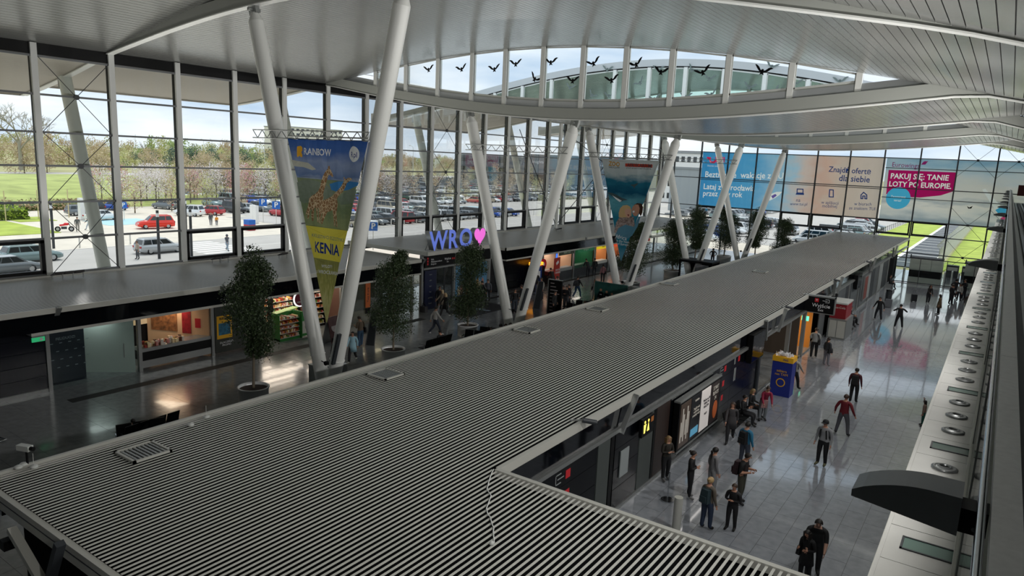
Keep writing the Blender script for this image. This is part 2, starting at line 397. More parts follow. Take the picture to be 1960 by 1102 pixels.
# ---------------------------------------------------------------- outdoors
rnd = random.Random(11)
GR = mat('lawn_grass', '#a2ac62', .9, var=.25, vscale=.25, bump=.4, bscale=8)
GRB = mat('bright_lawn_grass', '#a3b348', .9, var=.22, vscale=.4, bump=.4, bscale=8)
PAVE = mat('pale_concrete_paving', '#d6cdbf', .8, var=.08, vscale=.6)
ROAD = mat('road_asphalt', '#b5b1ad', .85, var=.06, vscale=.4)
FIELD = mat('dry_field_grass', '#a5a274', .95, var=.2, vscale=.06)
LINE = mat('white_road_paint', '#eceae6', .7)
BLUE = mat('blue_bay_paint', '#a9cfd8', .7)
g = MB(); g.box(-1400, -800, -.6, XW-.3, 1500, -.05).box(XW-.3, YF, -.6, 1200, 1500, -.05).build('ground', FIELD, kind='structure')
MB().box(-132, -40, -.05, XW-.3, 240, -.02).box(XW-.3, YF+.1, -.05, -12, 300, -.02).build('pavement', PAVE, kind='structure')
MB().box(-77, -40, -.02, -63, 260, .0).build('road', ROAD, kind='structure')
lots = MB().box(-260, 70, -.05, -101, 330, 0.0).box(-100.5, 66, -.02, -78, 330, .004).box(-56, 108, -.02, -19, 260, .004)
lots.build('street', ROAD, kind='structure')
mk = MB()
for k in range(9): mk.box(-75.6+k*1.35, 41.5, 0, -74.9+k*1.35, 47.5, .008)
for x in (-62.6, -70.0, -77.3): mk.box(x, 50, 0, x+.14, 250, .008)
for x in (-62.6, -77.3): mk.box(x, -20, 0, x+.14, 40, .008)
for r, (x, y0, y1) in enumerate([(-107, 72, 300), (-126, 72, 300), (-145, 72, 300), (-164, 72, 300)]):
    for k in range(int((y1-y0)/2.7)): mk.box(x-5, y0+k*2.7, 0, x+5, y0+k*2.7+.1, .008)
mk.build('road_marking', LINE, kind='structure')
MB().box(-104.5, 46.5, -.02, -97, 54, .006).box(-100, 116, -.02, -96, 128, .012).build('blue_parking_bay', BLUE, kind='structure')
# raised lawns and hedges on the left
m = MB(); n = 14
for i in range(n):
    for j in range(n):
        def hz(a, b): u, v = a/n, b/n; return 3.2*math.sin(math.pi*min(1, u*1.1))*max(0, 1-v)**.6
        P_ = lambda a, b: (-124-a*9.5, 20+b*8.5-a*1.0, hz(a, b)-.02)
        m._a([P_(i, j), P_(i+1, j), P_(i+1, j+1), P_(i, j+1)], [(3, 2, 1, 0)], True)
m.build('lawn', GR, kind='structure')
MB().box(-108, 14, -.03, -92, 38.5, .05).box(-112, 39.5, -.03, -106, 44, .05).build('field', GRB, kind='structure')
MULCH = mat('brown_shrub_bed', '#b59e7a', .95, var=.3, vscale=1.5, bump=.8, bscale=6)
LEAFB = mat('pale_green_leaf', '#93a83e', .9, var=.35, vscale=1.2)
def leaf_cloud(m, n, fn, s0, s1, r_, flat=0.):
    for _ in range(n):
        c = Vector(fn()); s = r_.uniform(s0, s1)
        a = Vector((r_.gauss(0, 1), r_.gauss(0, 1), r_.gauss(0, 1)*(1-flat))).normalized(); b = a.orthogonal().normalized(); q = r_.uniform(0, 6.28)
        u = b*math.cos(q)+a.cross(b)*math.sin(q); v = a.cross(u)
        m._a([c-u*s*.5, c+v*s*.32, c+u*s*.5, c-v*s*.32], [(0, 1, 2, 3)])
def hedge(x0, y0, x1, y1, h, name, label, leaf, n):
    m = MB().box(x0+.25, y0+.25, 0, x1-.25, y1-.25, h-.25)
    leaf_cloud(m.m(1), n, lambda: (lambda f: [(rnd.uniform(x0, x1), rnd.uniform(y0, y1), h+rnd.gauss(0, .08)), (x1+rnd.gauss(0, .1), rnd.uniform(y0, y1), rnd.uniform(.1, h)), (rnd.uniform(x0, x1), y0+rnd.gauss(0, .1), rnd.uniform(.1, h))][f])(rnd.randrange(3)), .25, .5, rnd)
    return m.build(name, [mat('hedge_core', '#4a5a22', .9), leaf], label=label, category='hedge')
hedge(-104, 20, -98.5, 33, 1.4, 'hedge', 'low clipped green hedge nearest the road, on the lawn at the far left', LEAFB, 1800)
hedge(-116, 24, -109, 42, 1.5, 'hedge', 'longer clipped green hedge behind the low hedge, behind thin tree trunks', LEAFB, 1800)
hedge(-132, 10, -122, 62, 1.0, 'shrub_bed', 'wide brown shrub bed at the foot of the grassy mound', MULCH, 3500)

# ---- cars
TYRE = mat('tyre_rubber', '#15161a', .8); CGL = mat('car_window_glass', '#1b2429', .08, spec=.8); RIM = mat('wheel_rim_alloy', '#b3b6b9', .35, metal=.6)
HL = mat('headlamp_lens', '#e8ecf0', .15); TLm = mat('tail_lamp_lens', '#b01c22', .25)
PAINT = {k: mat('car_paint_'+k, c, .22, metal=.15, coat=.5) for k, c in dict(white='#e9ebec', silver='#b9bec2', grey='#6f767b', black='#1e2226', dark_blue='#22344f', blue='#2457b8', red='#b8202c', bright_red='#e8331f', teal_grey='#7d9495', beige='#b0a68f', green='#3c5a48').items()}
KIND = {  # length, belt z, roof z, cabin base x0,x1, roof x0,x1, bonnet z
    'hatchback': (4.1, .92, 1.47, -1.95, 1.05, -1.55, .35, .86), 'sedan': (4.6, .92, 1.43, -1.75, 1.2, -1.05, .45, .84),
    'estate': (4.7, .95, 1.5, -2.25, 1.15, -1.95, .45, .88), 'suv': (4.5, 1.05, 1.68, -2.1, 1.1, -1.8, .45, .98), 'van': (4.9, 1.05, 1.9, -2.4, 1.75, -2.3, 1.05, 1.0)}
_cm = {}
def car_mesh(kind):
    if kind in _cm: return _cm[kind]
    L, bz, rz_, c0, c1, r0, r1, hz_ = KIND[kind]; h = L/2
    b = MB(); st = [(-h, .42, bz-.12, .74), (-h+.12, .28, bz-.02, .86), (-h*.55, .22, bz, .9), (c1-.2, .22, bz, .9), (c1+.1, .22, bz-.03, .9), (h-.35, .25, hz_-.1, .86), (h-.05, .32, hz_-.25, .76), (h, .4, hz_-.38, .66)]
    vs = []
    for x, zl, zt, w in st: vs += [(x, -w, zl), (x, -w-.02, (zl+zt)/2), (x, -w+.05, zt), (x, w-.05, zt), (x, w+.02, (zl+zt)/2), (x, w, zl)]
    fs = [(i*6+k, i*6+(k+1) % 6, (i+1)*6+(k+1) % 6, (i+1)*6+k) for i in range(len(st)-1) for k in range(6)]
    b._a(vs, fs, True); b._a(vs, [(5, 4, 3, 2, 1, 0), tuple(range(len(vs)-6, len(vs)))])
    b.hexa([(c0, -.82, bz-.02), (c1, -.82, bz-.02), (c0, .82, bz-.02), (c1, .82, bz-.02), (r0, -.62, rz_), (r1, -.62, rz_), (r0, .62, rz_), (r1, .62, rz_)])
    if kind in ('estate', 'suv'):
        for y in (-.58, .58): b.bar((r0+.1, y, rz_+.05), (r1-.1, y, rz_+.05), .05)
    w = MB(); e = .012; t = .9; lo = .1
    def L_(z0, t_): return z0+(rz_-z0)*t_
    for sy in (-1, 1):
        def Q(x0, x1, t0, t1):
            y_ = lambda q: sy*(.82+(.62-.82)*q+e); zz = lambda q: bz+(rz_-bz)*q; xa = lambda q: c0+(r0-c0)*q; xb = lambda q: c1+(r1-c1)*q
            X = lambda u, q: xa(q)+(xb(q)-xa(q))*u
            p = [(X(x0, t0), y_(t0), zz(t0)), (X(x1, t0), y_(t0), zz(t0)), (X(x1, t1), y_(t1), zz(t1)), (X(x0, t1), y_(t1), zz(t1))]
            w._a(p, [(0, 1, 2, 3) if sy < 0 else (3, 2, 1, 0)])
        Q(.05, .30, lo, t); Q(.33, .62, lo, t); Q(.65, .93, lo, t)
    def S(x0, x1, s):
        zz = lambda q: bz+(rz_-bz)*q; X = lambda q: x0+(x1-x0)*q+s*.015; y_ = lambda q: .82-.2*q-.07
        p = [(X(.1), -y_(.1), zz(.1)), (X(.1), y_(.1), zz(.1)), (X(.9), y_(.9), zz(.9)), (X(.9), -y_(.9), zz(.9))]
        w._a(p, [(0, 1, 2, 3) if s > 0 else (3, 2, 1, 0)])
    S(c1, r1, 1); S(c0, r0, -1)
    wh = MB().cyl((0, -.1, 0), (0, .1, 0), .33, n=14); rm_ = MB().cyl((0, -.115, 0), (0, .115, 0), .2, n=10)
    lf = MB().box(h-.2, -.14, hz_-.36, h-.03, .14, hz_-.22)
    tl = MB().box(-h-.005, -.13, bz-.3, -h+.12, .13, bz-.1)
    # merged light version for the far rows
    far = MB(); far.v, far.f, far.mi, far.sm = list(b.v), list(b.f), [0]*len(b.f), list(b.sm); far.c = 1; n = len(far.v); far.v += w.v; far.f += [tuple(i+n for i in f) for f in w.f]; far.mi += [1]*len(w.f); far.sm += w.sm
    far.m(2)
    for sx in (-.3, .3):
        for sy in (-.8, .8): far.cyl((sx*L, sy-.1, .33), (sx*L, sy+.1, .33), .33, n=8, smooth=False)
    far.m(3)
    for sy in (-1, 1): far.box(-h-.005, sy*.66-.12, bz-.3, -h+.12, sy*.66+.14, bz-.1)
    _cm[kind] = dict(body=b.mesh('body', PAINT['white']), windows=w.mesh('windows', CGL), wheel=wh.mesh('wheel', TYRE), rim=rm_.mesh('rim', RIM), headlamp=lf.mesh('headlamp', HL), tail_lamp=tl.mesh('tail_lamp', TLm), far=far.mesh('car', [PAINT['white'], CGL, TYRE, TLm]), L=L)
    return _cm[kind]
def car(kind, colour, x, y, rz, label, group=None, full=True):
    d = _cm.get(kind) or car_mesh(kind)
    if not full:
        o = put(d['far'], 'car', loc=(x, y, 0), rz=rz, label=label, category='car'); o.material_slots[0].link = 'OBJECT'; o.material_slots[0].material = PAINT[colour]
    else:
        o = thing('car', label, 'car', (x, y, 0), rz)
        b = put(d['body'], 'body', o); b.material_slots[0].link = 'OBJECT'; b.material_slots[0].material = PAINT[colour]
        put(d['windows'], 'windows', o)
        for sy in (-1, 1): put(d['headlamp'], 'headlamp', o, (0, sy*.62, 0)); put(d['tail_lamp'], 'tail_lamp', o, (0, sy*.67, 0))
        for sx in (-.3, .3):
            for sy in (-.8, .8): put(d['rim'], 'rim', put(d['wheel'], 'wheel', o, (sx*d['L'], sy, .33)))
    if group: o['group'] = group
    return o
PI = math.pi
car('estate', 'teal_grey', -71.6, 27.4, PI/2, 'teal-grey estate car with roof rails on the near road, behind the black window frame')
car('sedan', 'grey', -66.3, 23.6, PI/2, 'dark grey sedan roof just showing below the teal-grey estate car')
car('estate', 'silver', -70.4, 38.6, PI/2, 'silver-white estate car driving on the near road by the zebra crossing')
car('suv', 'bright_red', -91.3, 49.6, -PI/2-.25, 'bright red crossover car turning beside the blue parking bay')
car('sedan', 'white', -104.3, 49.0, PI/2+.25, 'low white coupe parked behind the bright red crossover')
car('suv', 'white', -105.0, 62.6, PI+.5, 'white off-roader seen from behind, beside the dark red crossover')
car('hatchback', 'red', -105.4, 66.6, PI+.4, 'dark red crossover parked beside the white off-roader')
car('estate', 'grey', -112.3, 50.2, PI/2, 'dark grey estate car behind the white coupe')
car('hatchback', 'black', -119, 54.5, PI+.3, 'black hatchback parked behind the ticket pillar, near the blossom hedge')
car('hatchback', 'blue', -119, 58.0, PI+.3, 'bright blue hatchback parked beside the black hatchback')
car('suv', 'grey', -118, 66.0, PI+.3, 'grey off-roader parked below the blossom trees')
car('estate', 'black', -120, 43, PI/2+.2, 'black estate car with bicycles parked by the hedge end')
car('van', 'white', -30.5, 131, PI/2, 'white van on the lane beyond the far glass wall')
car('hatchback', 'blue', -36.5, 110.5, -.35, 'blue hatchback seen through the far glass between the ficus trees')
car('hatchback', 'white', -37.5, 106.8, -.35, 'white hatchback beside the blue one behind the ficus trees')
cols = ['white']*6+['silver']*5+['grey']*4+['black']*4+['dark_blue']*2+['teal_grey']*2+['blue', 'red', 'beige', 'green']
kinds = ['hatchback', 'sedan', 'estate', 'suv', 'hatchback', 'suv', 'van']
ncar = 0; farm = []
def row(x, y0, y1, rz, where, step=2.75, full=False, along='y', prob=.9, lim=300):
    global ncar
    k = 0; y = y0
    while y < y1:
        if rnd.random() < prob:
            kd = rnd.choice(kinds); cl = rnd.choice(cols); px, py = (x+rnd.gauss(0, .15), y) if along == 'y' else (y, x+rnd.gauss(0, .15))
            r = rz+rnd.gauss(0, .03)+(PI if rnd.random() < .3 else 0)
            if ncar < lim:
                car(kd, cl, px, py, r, '%s %s parked %s' % (cl.replace('_', ' '), kd, where), 'cars parked '+where, full); ncar += 1
            else: farm.append((kd, cl, px, py, r))
        y += step
row(-80.5, 68, 116, 0, 'in the row nearest the road outside the glass', full=True)
row(-86.0, 68, 112, 0, 'in the second row from the road outside the glass', full=True)
row(-98.5, 72, 112, 0, 'in the third row, before the blue painted bay')
row(-44, 112, 150, 0, 'close outside the far glass, left of the kiosk roof', full=False)
row(-38.5, 114, 150, 0, 'in the second row outside the far glass')
row(-25, 118, 176, 0, 'along the lane right of the white van')
row(-22.0, 122, 165, 0, 'along the fence of the bright lawn')
row(-107.5, 72, 200, 0, 'in the row by the charging posts')
row(-121.0, 74, 150, 0, 'under the blossom trees')
row(-126.5, 84, 205, 0, 'behind the blossom trees')
for q, x in enumerate((-141, -146, -161, -166, -181, -186, -201, -206, -221, -226, -241, -246)): row(x, 80+q*6, 320, 0, 'in the middle of the large car park')
row(-60, 150, 240, 0, 'far off'); row(-52, 156, 240, 0, 'far off')
fm = MB(); base_far = {k: (list(_cm[k]['far'].vertices), list(_cm[k]['far'].polygons)) for k in _cm if k in KIND}
PK = list(PAINT)
oA, oB = U(860, 345, z=0), U(1245, 366, z=0); oN = Vector((-(oB-oA).y, (oB-oA).x, 0)).normalized()
if oN.dot(oA-CC) < 0: oN = -oN
for kd, cl, x, y, r in farm:
    if -6 < oN.dot(Vector((x, y, 0))-Vector((oA.x, oA.y, 0))): continue
    car_mesh(kd)
    L, bz, rz_, c0, c1, r0, r1, hz_ = KIND[kd]; h = L/2; cs, sn = math.cos(r), math.sin(r)
    T = lambda p: (x+p[0]*cs-p[1]*sn, y+p[0]*sn+p[1]*cs, p[2])
    fm.m(PK.index(cl)); fm.hexa([T(p) for p in [(-h, -.85, .3), (h, -.8, .3), (-h, .85, .3), (h, .8, .3), (-h, -.85, bz), (h, -.8, hz_-.2), (-h, .85, bz), (h, .8, hz_-.2)]])
    fm.m(len(PK)); fm.hexa([T(p) for p in [(c0, -.82, bz-.1), (c1, -.82, bz-.1), (c0, .82, bz-.1), (c1, .82, bz-.1), (r0, -.62, rz_-.03), (r1, -.62, rz_-.03), (r0, .62, rz_-.03), (r1, .62, rz_-.03)]])
    fm.m(PK.index(cl)); fm.hexa([T(p) for p in [(r0, -.6, rz_-.03), (r1, -.6, rz_-.03), (r0, .6, rz_-.03), (r1, .6, rz_-.03), (r0, -.58, rz_), (r1, -.58, rz_), (r0, .58, rz_), (r1, .58, rz_)]])
fm.build('distant_cars', [PAINT[k] for k in PK]+[CGL], kind='stuff', label='hundreds more parked cars filling the back of the large car park', category='cars')

# ---- trees outdoors
BARK = mat('tree_bark', '#6f6455', .9, var=.2, vscale=4)
def crown_mesh(name, leafm, w, h, z0, n, s0, s1, r_, col=False):
    m = MB(); cl = [(r_.gauss(0, w*.28), r_.gauss(0, w*.28), z0+h*r_.random(), r_.uniform(.25, .5)*w*.6) for _ in range(12)] if not col else [(0, 0, z0+h*(k+.5)/8, w*.5*(.6+.4*math.sin(math.pi*(k+1)/9))) for k in range(8)]
    def f():
        c = r_.choice(cl); d = Vector((r_.gauss(0, 1), r_.gauss(0, 1), r_.gauss(0, 1))).normalized()*c[3]*r_.random()**.4
        return (c[0]+d.x, c[1]+d.y, c[2]+d.z)
    leaf_cloud(m, n, f, s0, s1, r_)
    return m.mesh(name, leafm)
def trunk_mesh(h, r0, r_, branches=6, top=None):
    m = MB(); top = top or h*1.6; m.cyl((0, 0, 0), (r_.gauss(0, .1), 0, h), r0, r0*.7, n=8)
    for k in range(branches):
        a = 2*PI*k/branches+r_.random(); z = h*(.6+.4*r_.random()); e = (math.cos(a)*h*.45, math.sin(a)*h*.45, z+(top-h)*r_.uniform(.5, 1)); m.cyl((0, 0, z), e, r0*.4, r0*.1, n=5)
        for q in range(3):
            b = a+r_.uniform(-.9, .9); f = (e[0]+math.cos(b)*h*.25, e[1]+math.sin(b)*h*.25, e[2]+r_.uniform(.2, 1)*h*.25); p = tuple(e[i]*.6+(0, 0, z)[i]*.4 for i in range(3)); m.cyl(p, f, r0*.15, r0*.04, n=4)
    return m.mesh('trunk', BARK)
LM = {'brown': mat('brown_spring_buds', '#c9b698', .9, var=.25, vscale=.5), 'yellow': mat('yellow_green_buds', '#c4c28a', .9, var=.3, vscale=.5), 'green': mat('fresh_green_leaf', '#a9b97a', .9, var=.3, vscale=.5),
      'pine': mat('dark_pine_needles', '#5f7466', .9, var=.25, vscale=.5), 'white': mat('white_blossom', '#e9dfdc', .8, var=.1), 'pink': mat('pink_blossom', '#dba6a8', .8, var=.15)}
rt = random.Random(5)
big = {k: [crown_mesh('crown', LM[k], 14, 12, 2.0, 1500, .45, 1.1, rt) for _ in range(2)] for k in ('brown', 'yellow', 'green', 'pine')}
btr = [trunk_mesh(5, .35, rt, 7, 12) for _ in range(2)]
sm = {k: crown_mesh('crown', LM[k], 3.4, 3.8, 1.5, 700, .13, .3, rt, True) for k in ('white', 'pink', 'yellow', 'brown')}
sme = trunk_mesh(2.6, .09, rt, 5, 4.5)
def tree(kind, x, y, s, label, group, size='big'):
    t = thing('tree', label, 'tree', (x, y, 0 if size != 'mound' else 2.4), rt.random()*6.28, group)
    t.scale = (s, s, s*rt.uniform(.85, 1.15))
    if size == 'big': put(rt.choice(big[kind]), 'crown', t); put(rt.choice(btr), 'trunk', t)
    else: put(sm[kind], 'crown', t); put(sme, 'trunk', t)
    return t
# the wood along the horizon: denser in two staggered lines, lower towards the filling station
for ln, (xo, ks) in enumerate(((-330, 'brown'), (-352, 'yellow'), (-372, 'brown'))):
    for k in range(44):
        y = 20+k*11.5+rt.gauss(0, 3); s = (.84 if y < 150 else .74 if y < 330 else .66)*rt.uniform(.85, 1.2)*(.85 if ln == 0 else 1)
        kd = ks if rt.random() < .62 else rt.choice(['yellow', 'green', 'brown'])
        tree(kd, xo+rt.gauss(0, 5)-(0 if y < 330 else 60), y, s, {'brown': 'bare brown budding tree in the wood along the horizon', 'yellow': 'yellow-green budding tree in the wood along the horizon', 'green': 'fresh green tree in the wood along the horizon'}[kd], {'brown': 'brown trees of the wood', 'yellow': 'yellow-green trees of the wood', 'green': 'green trees of the wood'}[kd])
for k in range(9): tree('pine', -292+rt.gauss(0, 3), 158+k*9, .68*rt.uniform(.8, 1.1), 'dark evergreen tree in the group before the budding wood', 'dark evergreens beyond the car park')
for k in range(15):
    tree('brown', -262+rt.gauss(0, 8), 60+k*9, .5*rt.uniform(.8, 1.2), 'low brown shrubby tree behind the mound and the car park', 'low brown trees behind the mound')
bt = thing('bare_tree', 'tall bare tree rising above the wood behind the mound at the far left', 'tree', tuple(Vector((U(38, 290, x=-250).x, U(38, 290, x=-250).y, 1))), .4)
tm = MB(); rb = random.Random(3); tm.cyl((0, 0, 0), (0, 0, 9), .6, .4, n=8)
def br(p, d, L, r, n):
    e = p+d*L; tm.cyl(p, e, r, r*.6, n=5, cap=False)
    if n:
        for k in range(3): br(e, (d+Vector((rb.gauss(0, .5), rb.gauss(0, .5), rb.gauss(.1, .3)))).normalized(), L*.72, r*.6, n-1)
for k in range(6): br(Vector((0, 0, 6+k*.6)), Vector((math.cos(k*1.05), math.sin(k*1.05), 1.0)).normalized(), 4.6, .28, 4)
tm.build('branches', mat('grey_bark', '#a49c90', .9), bt)
for k in range(64):
    kd = rt.choice(['white', 'white', 'white', 'pink', 'yellow', 'brown', 'brown'])
    tree(kd, -128+rt.gauss(0, 1.5)-(k % 3)*5, 62+k*1.15, rt.uniform(1.05, 1.35), {'white': 'small white blossom tree', 'pink': 'small pink blossom tree', 'yellow': 'small yellow-green tree', 'brown': 'small bare brown tree'}[kd]+' in the belt between the parking rows', {'white': 'white', 'pink': 'pink', 'yellow': 'yellow-green', 'brown': 'brown'}[kd]+' trees of the blossom belt', 'small')
for k in range(22):
    kd = rt.choice(['brown', 'brown', 'yellow']); tree(kd, -113.5+rt.gauss(0, .5), 58+k*6.5, rt.uniform(.9, 1.15), 'slender %s tree on a clear stem beside the parking lane' % ('brown' if kd == 'brown' else 'yellow-green'), kd+' stem trees by the lane', 'small')
for x0 in (-154, -174, -194, -214, -234):
    for k in range(12):
        kd = rt.choice(['brown', 'brown', 'yellow']); tree(kd, x0+rt.gauss(0, .5), 110+k*17+rt.gauss(0, 3), rt.uniform(1.0, 1.5), '%s tree between rows of the large car park' % ('bare brown' if kd == 'brown' else 'yellow-green'), kd+' trees among the parked rows', 'small')
for k in range(6):
    x = -110.5+(k % 2)*-.0; y = 26+k*4.2
    MB().cyl((0, 0, 0), (0, 0, 4), .07, n=6).build('tree_stake', mat('pale_timber_stake', '#cdbf95', .8), loc=(-105.5-k*.8, y, 0), label='pale slender tree trunk standing in front of the clipped hedges', category='trunk', group='young trunks before the hedges')

# ---- buildings
def height_at(p, px, py): return U(px, py, y=p.y).z
def building(name, label, a, b, top, m, depth=25, win=None, cat='building', at_x=None):
    A, B = (U(*a, z=0), U(*b, z=0)) if at_x is None else (U(*a, x=at_x), U(*b, x=at_x)); A.z = B.z = 0; h = height_at(A, a[0], top); d = (B-A).normalized(); n = Vector((-d.y, d.x, 0)); n = n if n.dot(A-CC) > 0 else -n
    L = (B-A).length; t = thing(name, label, cat, tuple(A))
    ang = math.atan2(d.y, d.x); t.rotation_euler = (0, 0, ang); s = 1 if Vector((-math.sin(ang), math.cos(ang), 0)).dot(n) > 0 else -1
    y0, y1 = sorted((0, s*depth)); MB().box(0, y0, 0, L, y1, h).build('wall', m, t)
    MB().box(-.3, y0-.3, h, L+.3, y1+.3, h+.5).build('roof', mat('flat_roof_grey', '#8a8f90', .7), t)
    f = -s*.06
    if win:
        nx, nz, wm = win
        for i in range(nx):
            for k in range(nz):
                x = L*(i+.22)/nx; w = L/nx*.56; z = h*(k+.3)/nz; hh = h/nz*.45
                MB().box(x, min(f, 0), z, x+w, max(f, 0), z+hh).build('window', wm, t)
    return t, L, h, f, s
SLATE = mat('slate_grey_cladding', '#6f767b', .6, var=.06, vscale=.3)
bg_, L, h, f, s = building('office_block', 'long slate-grey clad building with white wall lettering beyond the parking rows', (1000, 352), (1245, 366), 296, SLATE)
for k, (u_, tx) in enumerate(((.12, 'insights'), (.36, 'co'), (.6, 'Data Lab'))):
    text(tx, h*.14, 'lettering', WT, bg_.location+(Matrix.Rotation(bg_.rotation_euler.z, 3, 'Z') @ Vector((L*u_, f*3, h*.78))), (Matrix.Rotation(bg_.rotation_euler.z, 3, 'Z') @ Vector((1, 0, 0))), (0, 0, 1), bg_, off=.1)
MB().box(L*.02, min(f, 0)*3, h*.0, L*.2, max(f, 0), h*.35).build('window', CGL, bg_)
building('office_wing', 'lower slate-grey wing at the near end of the long clad building', (872, 345), (1000, 352), 296, mat('dark_slate_cladding', '#5b6165', .6), 22, (5, 3, CGL))
building('hotel', 'pale hotel block with a green stair strip behind the truss of the giraffe pennant', (556, 285), (655, 290), 243, mat('pale_render', '#e2dfd6', .7), 30, (11, 8, CGL), at_x=-430)
building('terminal_block', 'white office block with tall window strips left of the blue holiday banner', (1262, 385), (1352, 392), 292, mat('white_render', '#e6e6e2', .7), 20, (8, 4, CGL))
building('hangar', 'grey slatted low building behind the bracing left of the blue banner', (1278, 402), (1345, 408), 322, mat('grey_slatted_wall', '#9aa1a3', .7), 14, None)
building('station_hall', 'long white low hall behind the filling station', (742, 313), (862, 322), 300, mat('white_sheet_wall', '#d8dad6', .6), 18, (14, 2, CGL))
for k, (a, b, tp, cm, lb) in enumerate((((772, 318), (780, 318), 302, RED, 'tall red price pylon of the filling station'), ((834, 322), (842, 322), 304, mat('pylon_white', '#eeeeea', .5), 'tall white sign pylon right of the red price pylon'))):
    building('price_pylon', lb, a, b, tp, cm, 1.2, None, 'sign')
building('station_canopy', 'small red filling station canopy before the white hall', (848, 321), (862, 322), 311, RED, 8, None, 'canopy')
# street lamps, parking signs, bollards
LAMPM = mat('galvanised_pole', '#d3d2cc', .5)
lm = MB().cyl((0, 0, 0), (0, 0, 8.2), .1, .06, n=8).cyl((0, 0, 8.2), (.25, 0, 8.9), .06, n=6).cyl((.25, 0, 8.9), (1.3, 0, 9.2), .05, n=6)
lme = lm.mesh('pole', LAMPM); lhe = MB().box(1.2, -.16, 9.1, 1.9, .16, 9.25).mesh('lamp_head', LAMPM)
for k, (px, py) in enumerate([(130, 300), (87, 303), (316, 312), (407, 315), (438, 316), (466, 318), (261, 312), (391, 312), (491, 322), (507, 330), (728, 330), (790, 345), (615, 330)]):
    p = U(px, py, z=0); t = thing('street_lamp', 'pale curved street lamp standing among the cars and trees', 'street lamp', tuple(p), rt.random()*.6+2.5, 'street lamps of the car park'); s = min(1.6, (p-CC).length/190); t.scale = (s, s, s)
    put(lme, 'pole', t); put(lhe, 'lamp_head', t)
SIGNB = mat('parking_sign_blue', '#1f66c0', .5)
def psign(px, py, s, label):
    p = U(px, py, z=0); t = thing('parking_sign', label, 'sign', tuple(p)); d = (CC-p); a = math.atan2(d.y, d.x)+PI/2; t.rotation_euler = (0, 0, a)
    MB().cyl((0, 0, 0), (0, 0, 3*s), .05, n=6).build('pole', LAMPM, t); MB().box(-.5*s, -.08, 2.2*s, .5*s, -.04, 3.2*s).build('sign_panel', SIGNB, t)
    R3 = Matrix.Rotation(a, 3, 'Z'); text('P', .95*s, 'lettering', WT, p+R3 @ Vector((0, -.1, 2.72*s)), R3 @ Vector((1, 0, 0)), (0, 0, 1), t, off=.02, bold=.02)
psign(504, 425, 1.1, 'blue parking sign on a pole above the charging posts'); psign(529, 432, 1.1, 'blue parking sign nearest the left white V leg'); psign(714, 478, 1.0, 'blue parking sign seen beside the welcome gate roof'); psign(238, 421, .8, 'blue and white parking sign by the low white coupe')
for k, (px, py) in enumerate([(484, 425), (490, 427)]):
    p = U(px, py, z=0); MB().box(-.35, -.25, 0, .35, .25, 2.6).m(1).box(-.2, .25, 1.2, .2, .3, 1.9).build('charging_post', [mat('post_white', '#eeeeec', .4), BLACK], loc=tuple(p), label='white car charging post %s the two blue parking signs' % ('left of' if k == 0 else 'directly below'), category='charging post')
p = U(157, 420, z=0); MB().box(-.4, -.3, 0, .4, .3, 3.0).build('ticket_pillar', mat('post_white', '#eeeeec', .4), loc=tuple(p), label='white ticket pillar before the dark estate cars', category='pillar')
p = U(478, 440, z=0); MB().box(-.6, -.5, 0, .6, .5, .75).m(1).box(-.6, -.5, .75, .6, .5, 1.4).build('barrier_box', [RED, SIGNB], loc=tuple(p), label='red and blue barrier box by the car park entry', category='barrier')
bp = MB().cyl((0, 0, 0), (0, 0, 5.2), .13, n=10).m(1).cyl((0, 0, 4.5), (0, 0, 4.9), .14, n=10).mesh('light_column', [DGREY, WT])
for k, (px, py) in enumerate([(103, 475), (305, 495), (367, 490), (357, 455)]):
    p = U(px, py, z=0); o = put(bp, 'light_column', loc=tuple(p), label='dark slim light column outside the glass, %s' % ['beside the first black window frame', 'behind the silver-white estate car', 'beside the zebra crossing', 'near the bright red crossover'][k], category='light column'); o.scale = (1, 1, .9)
pb = MB().cyl((0, 0, 0), (0, 0, 1.1), .08, n=8).mesh('bollard', LAMPM)
for k in range(30): put(pb, 'bollard', loc=(-78.2, 24+k*5.2 if k < 4 else 48+k*2.9, 0), label='short pale bollard along the kerb of the near road', category='bollard', group='bollards along the road kerb')
# motorcycle by the pavement
def motorcycle(px, py, label):
    p = U(px, py, z=0); t = thing('motorcycle', label, 'motorcycle', tuple(p), 1.2)
    for x in (-.7, .7): MB().cyl((x, -.06, .32), (x, .06, .32), .32, n=14).m(1).cyl((x, -.07, .32), (x, .07, .32), .18, n=10).build('wheel', [TYRE, RIM], t)
    MB().bar((-.5, 0, .75), (.2, 0, .85), .26, .2).ball((.2, 0, .9), .22, sc=(1.4, .8, .8)).build('fairing', mat('bright_red_paint', '#e01f2a', .3), t)
    MB().bar((.7, 0, .32), (.45, 0, 1.05), .07).bar((.45, -.35, 1.08), (.45, .35, 1.08), .04).box(-.35, -.12, .3, .25, .12, .6).build('engine', DGREY, t)
motorcycle(124, 443, 'red motorcycle parked on the pavement behind the glass')

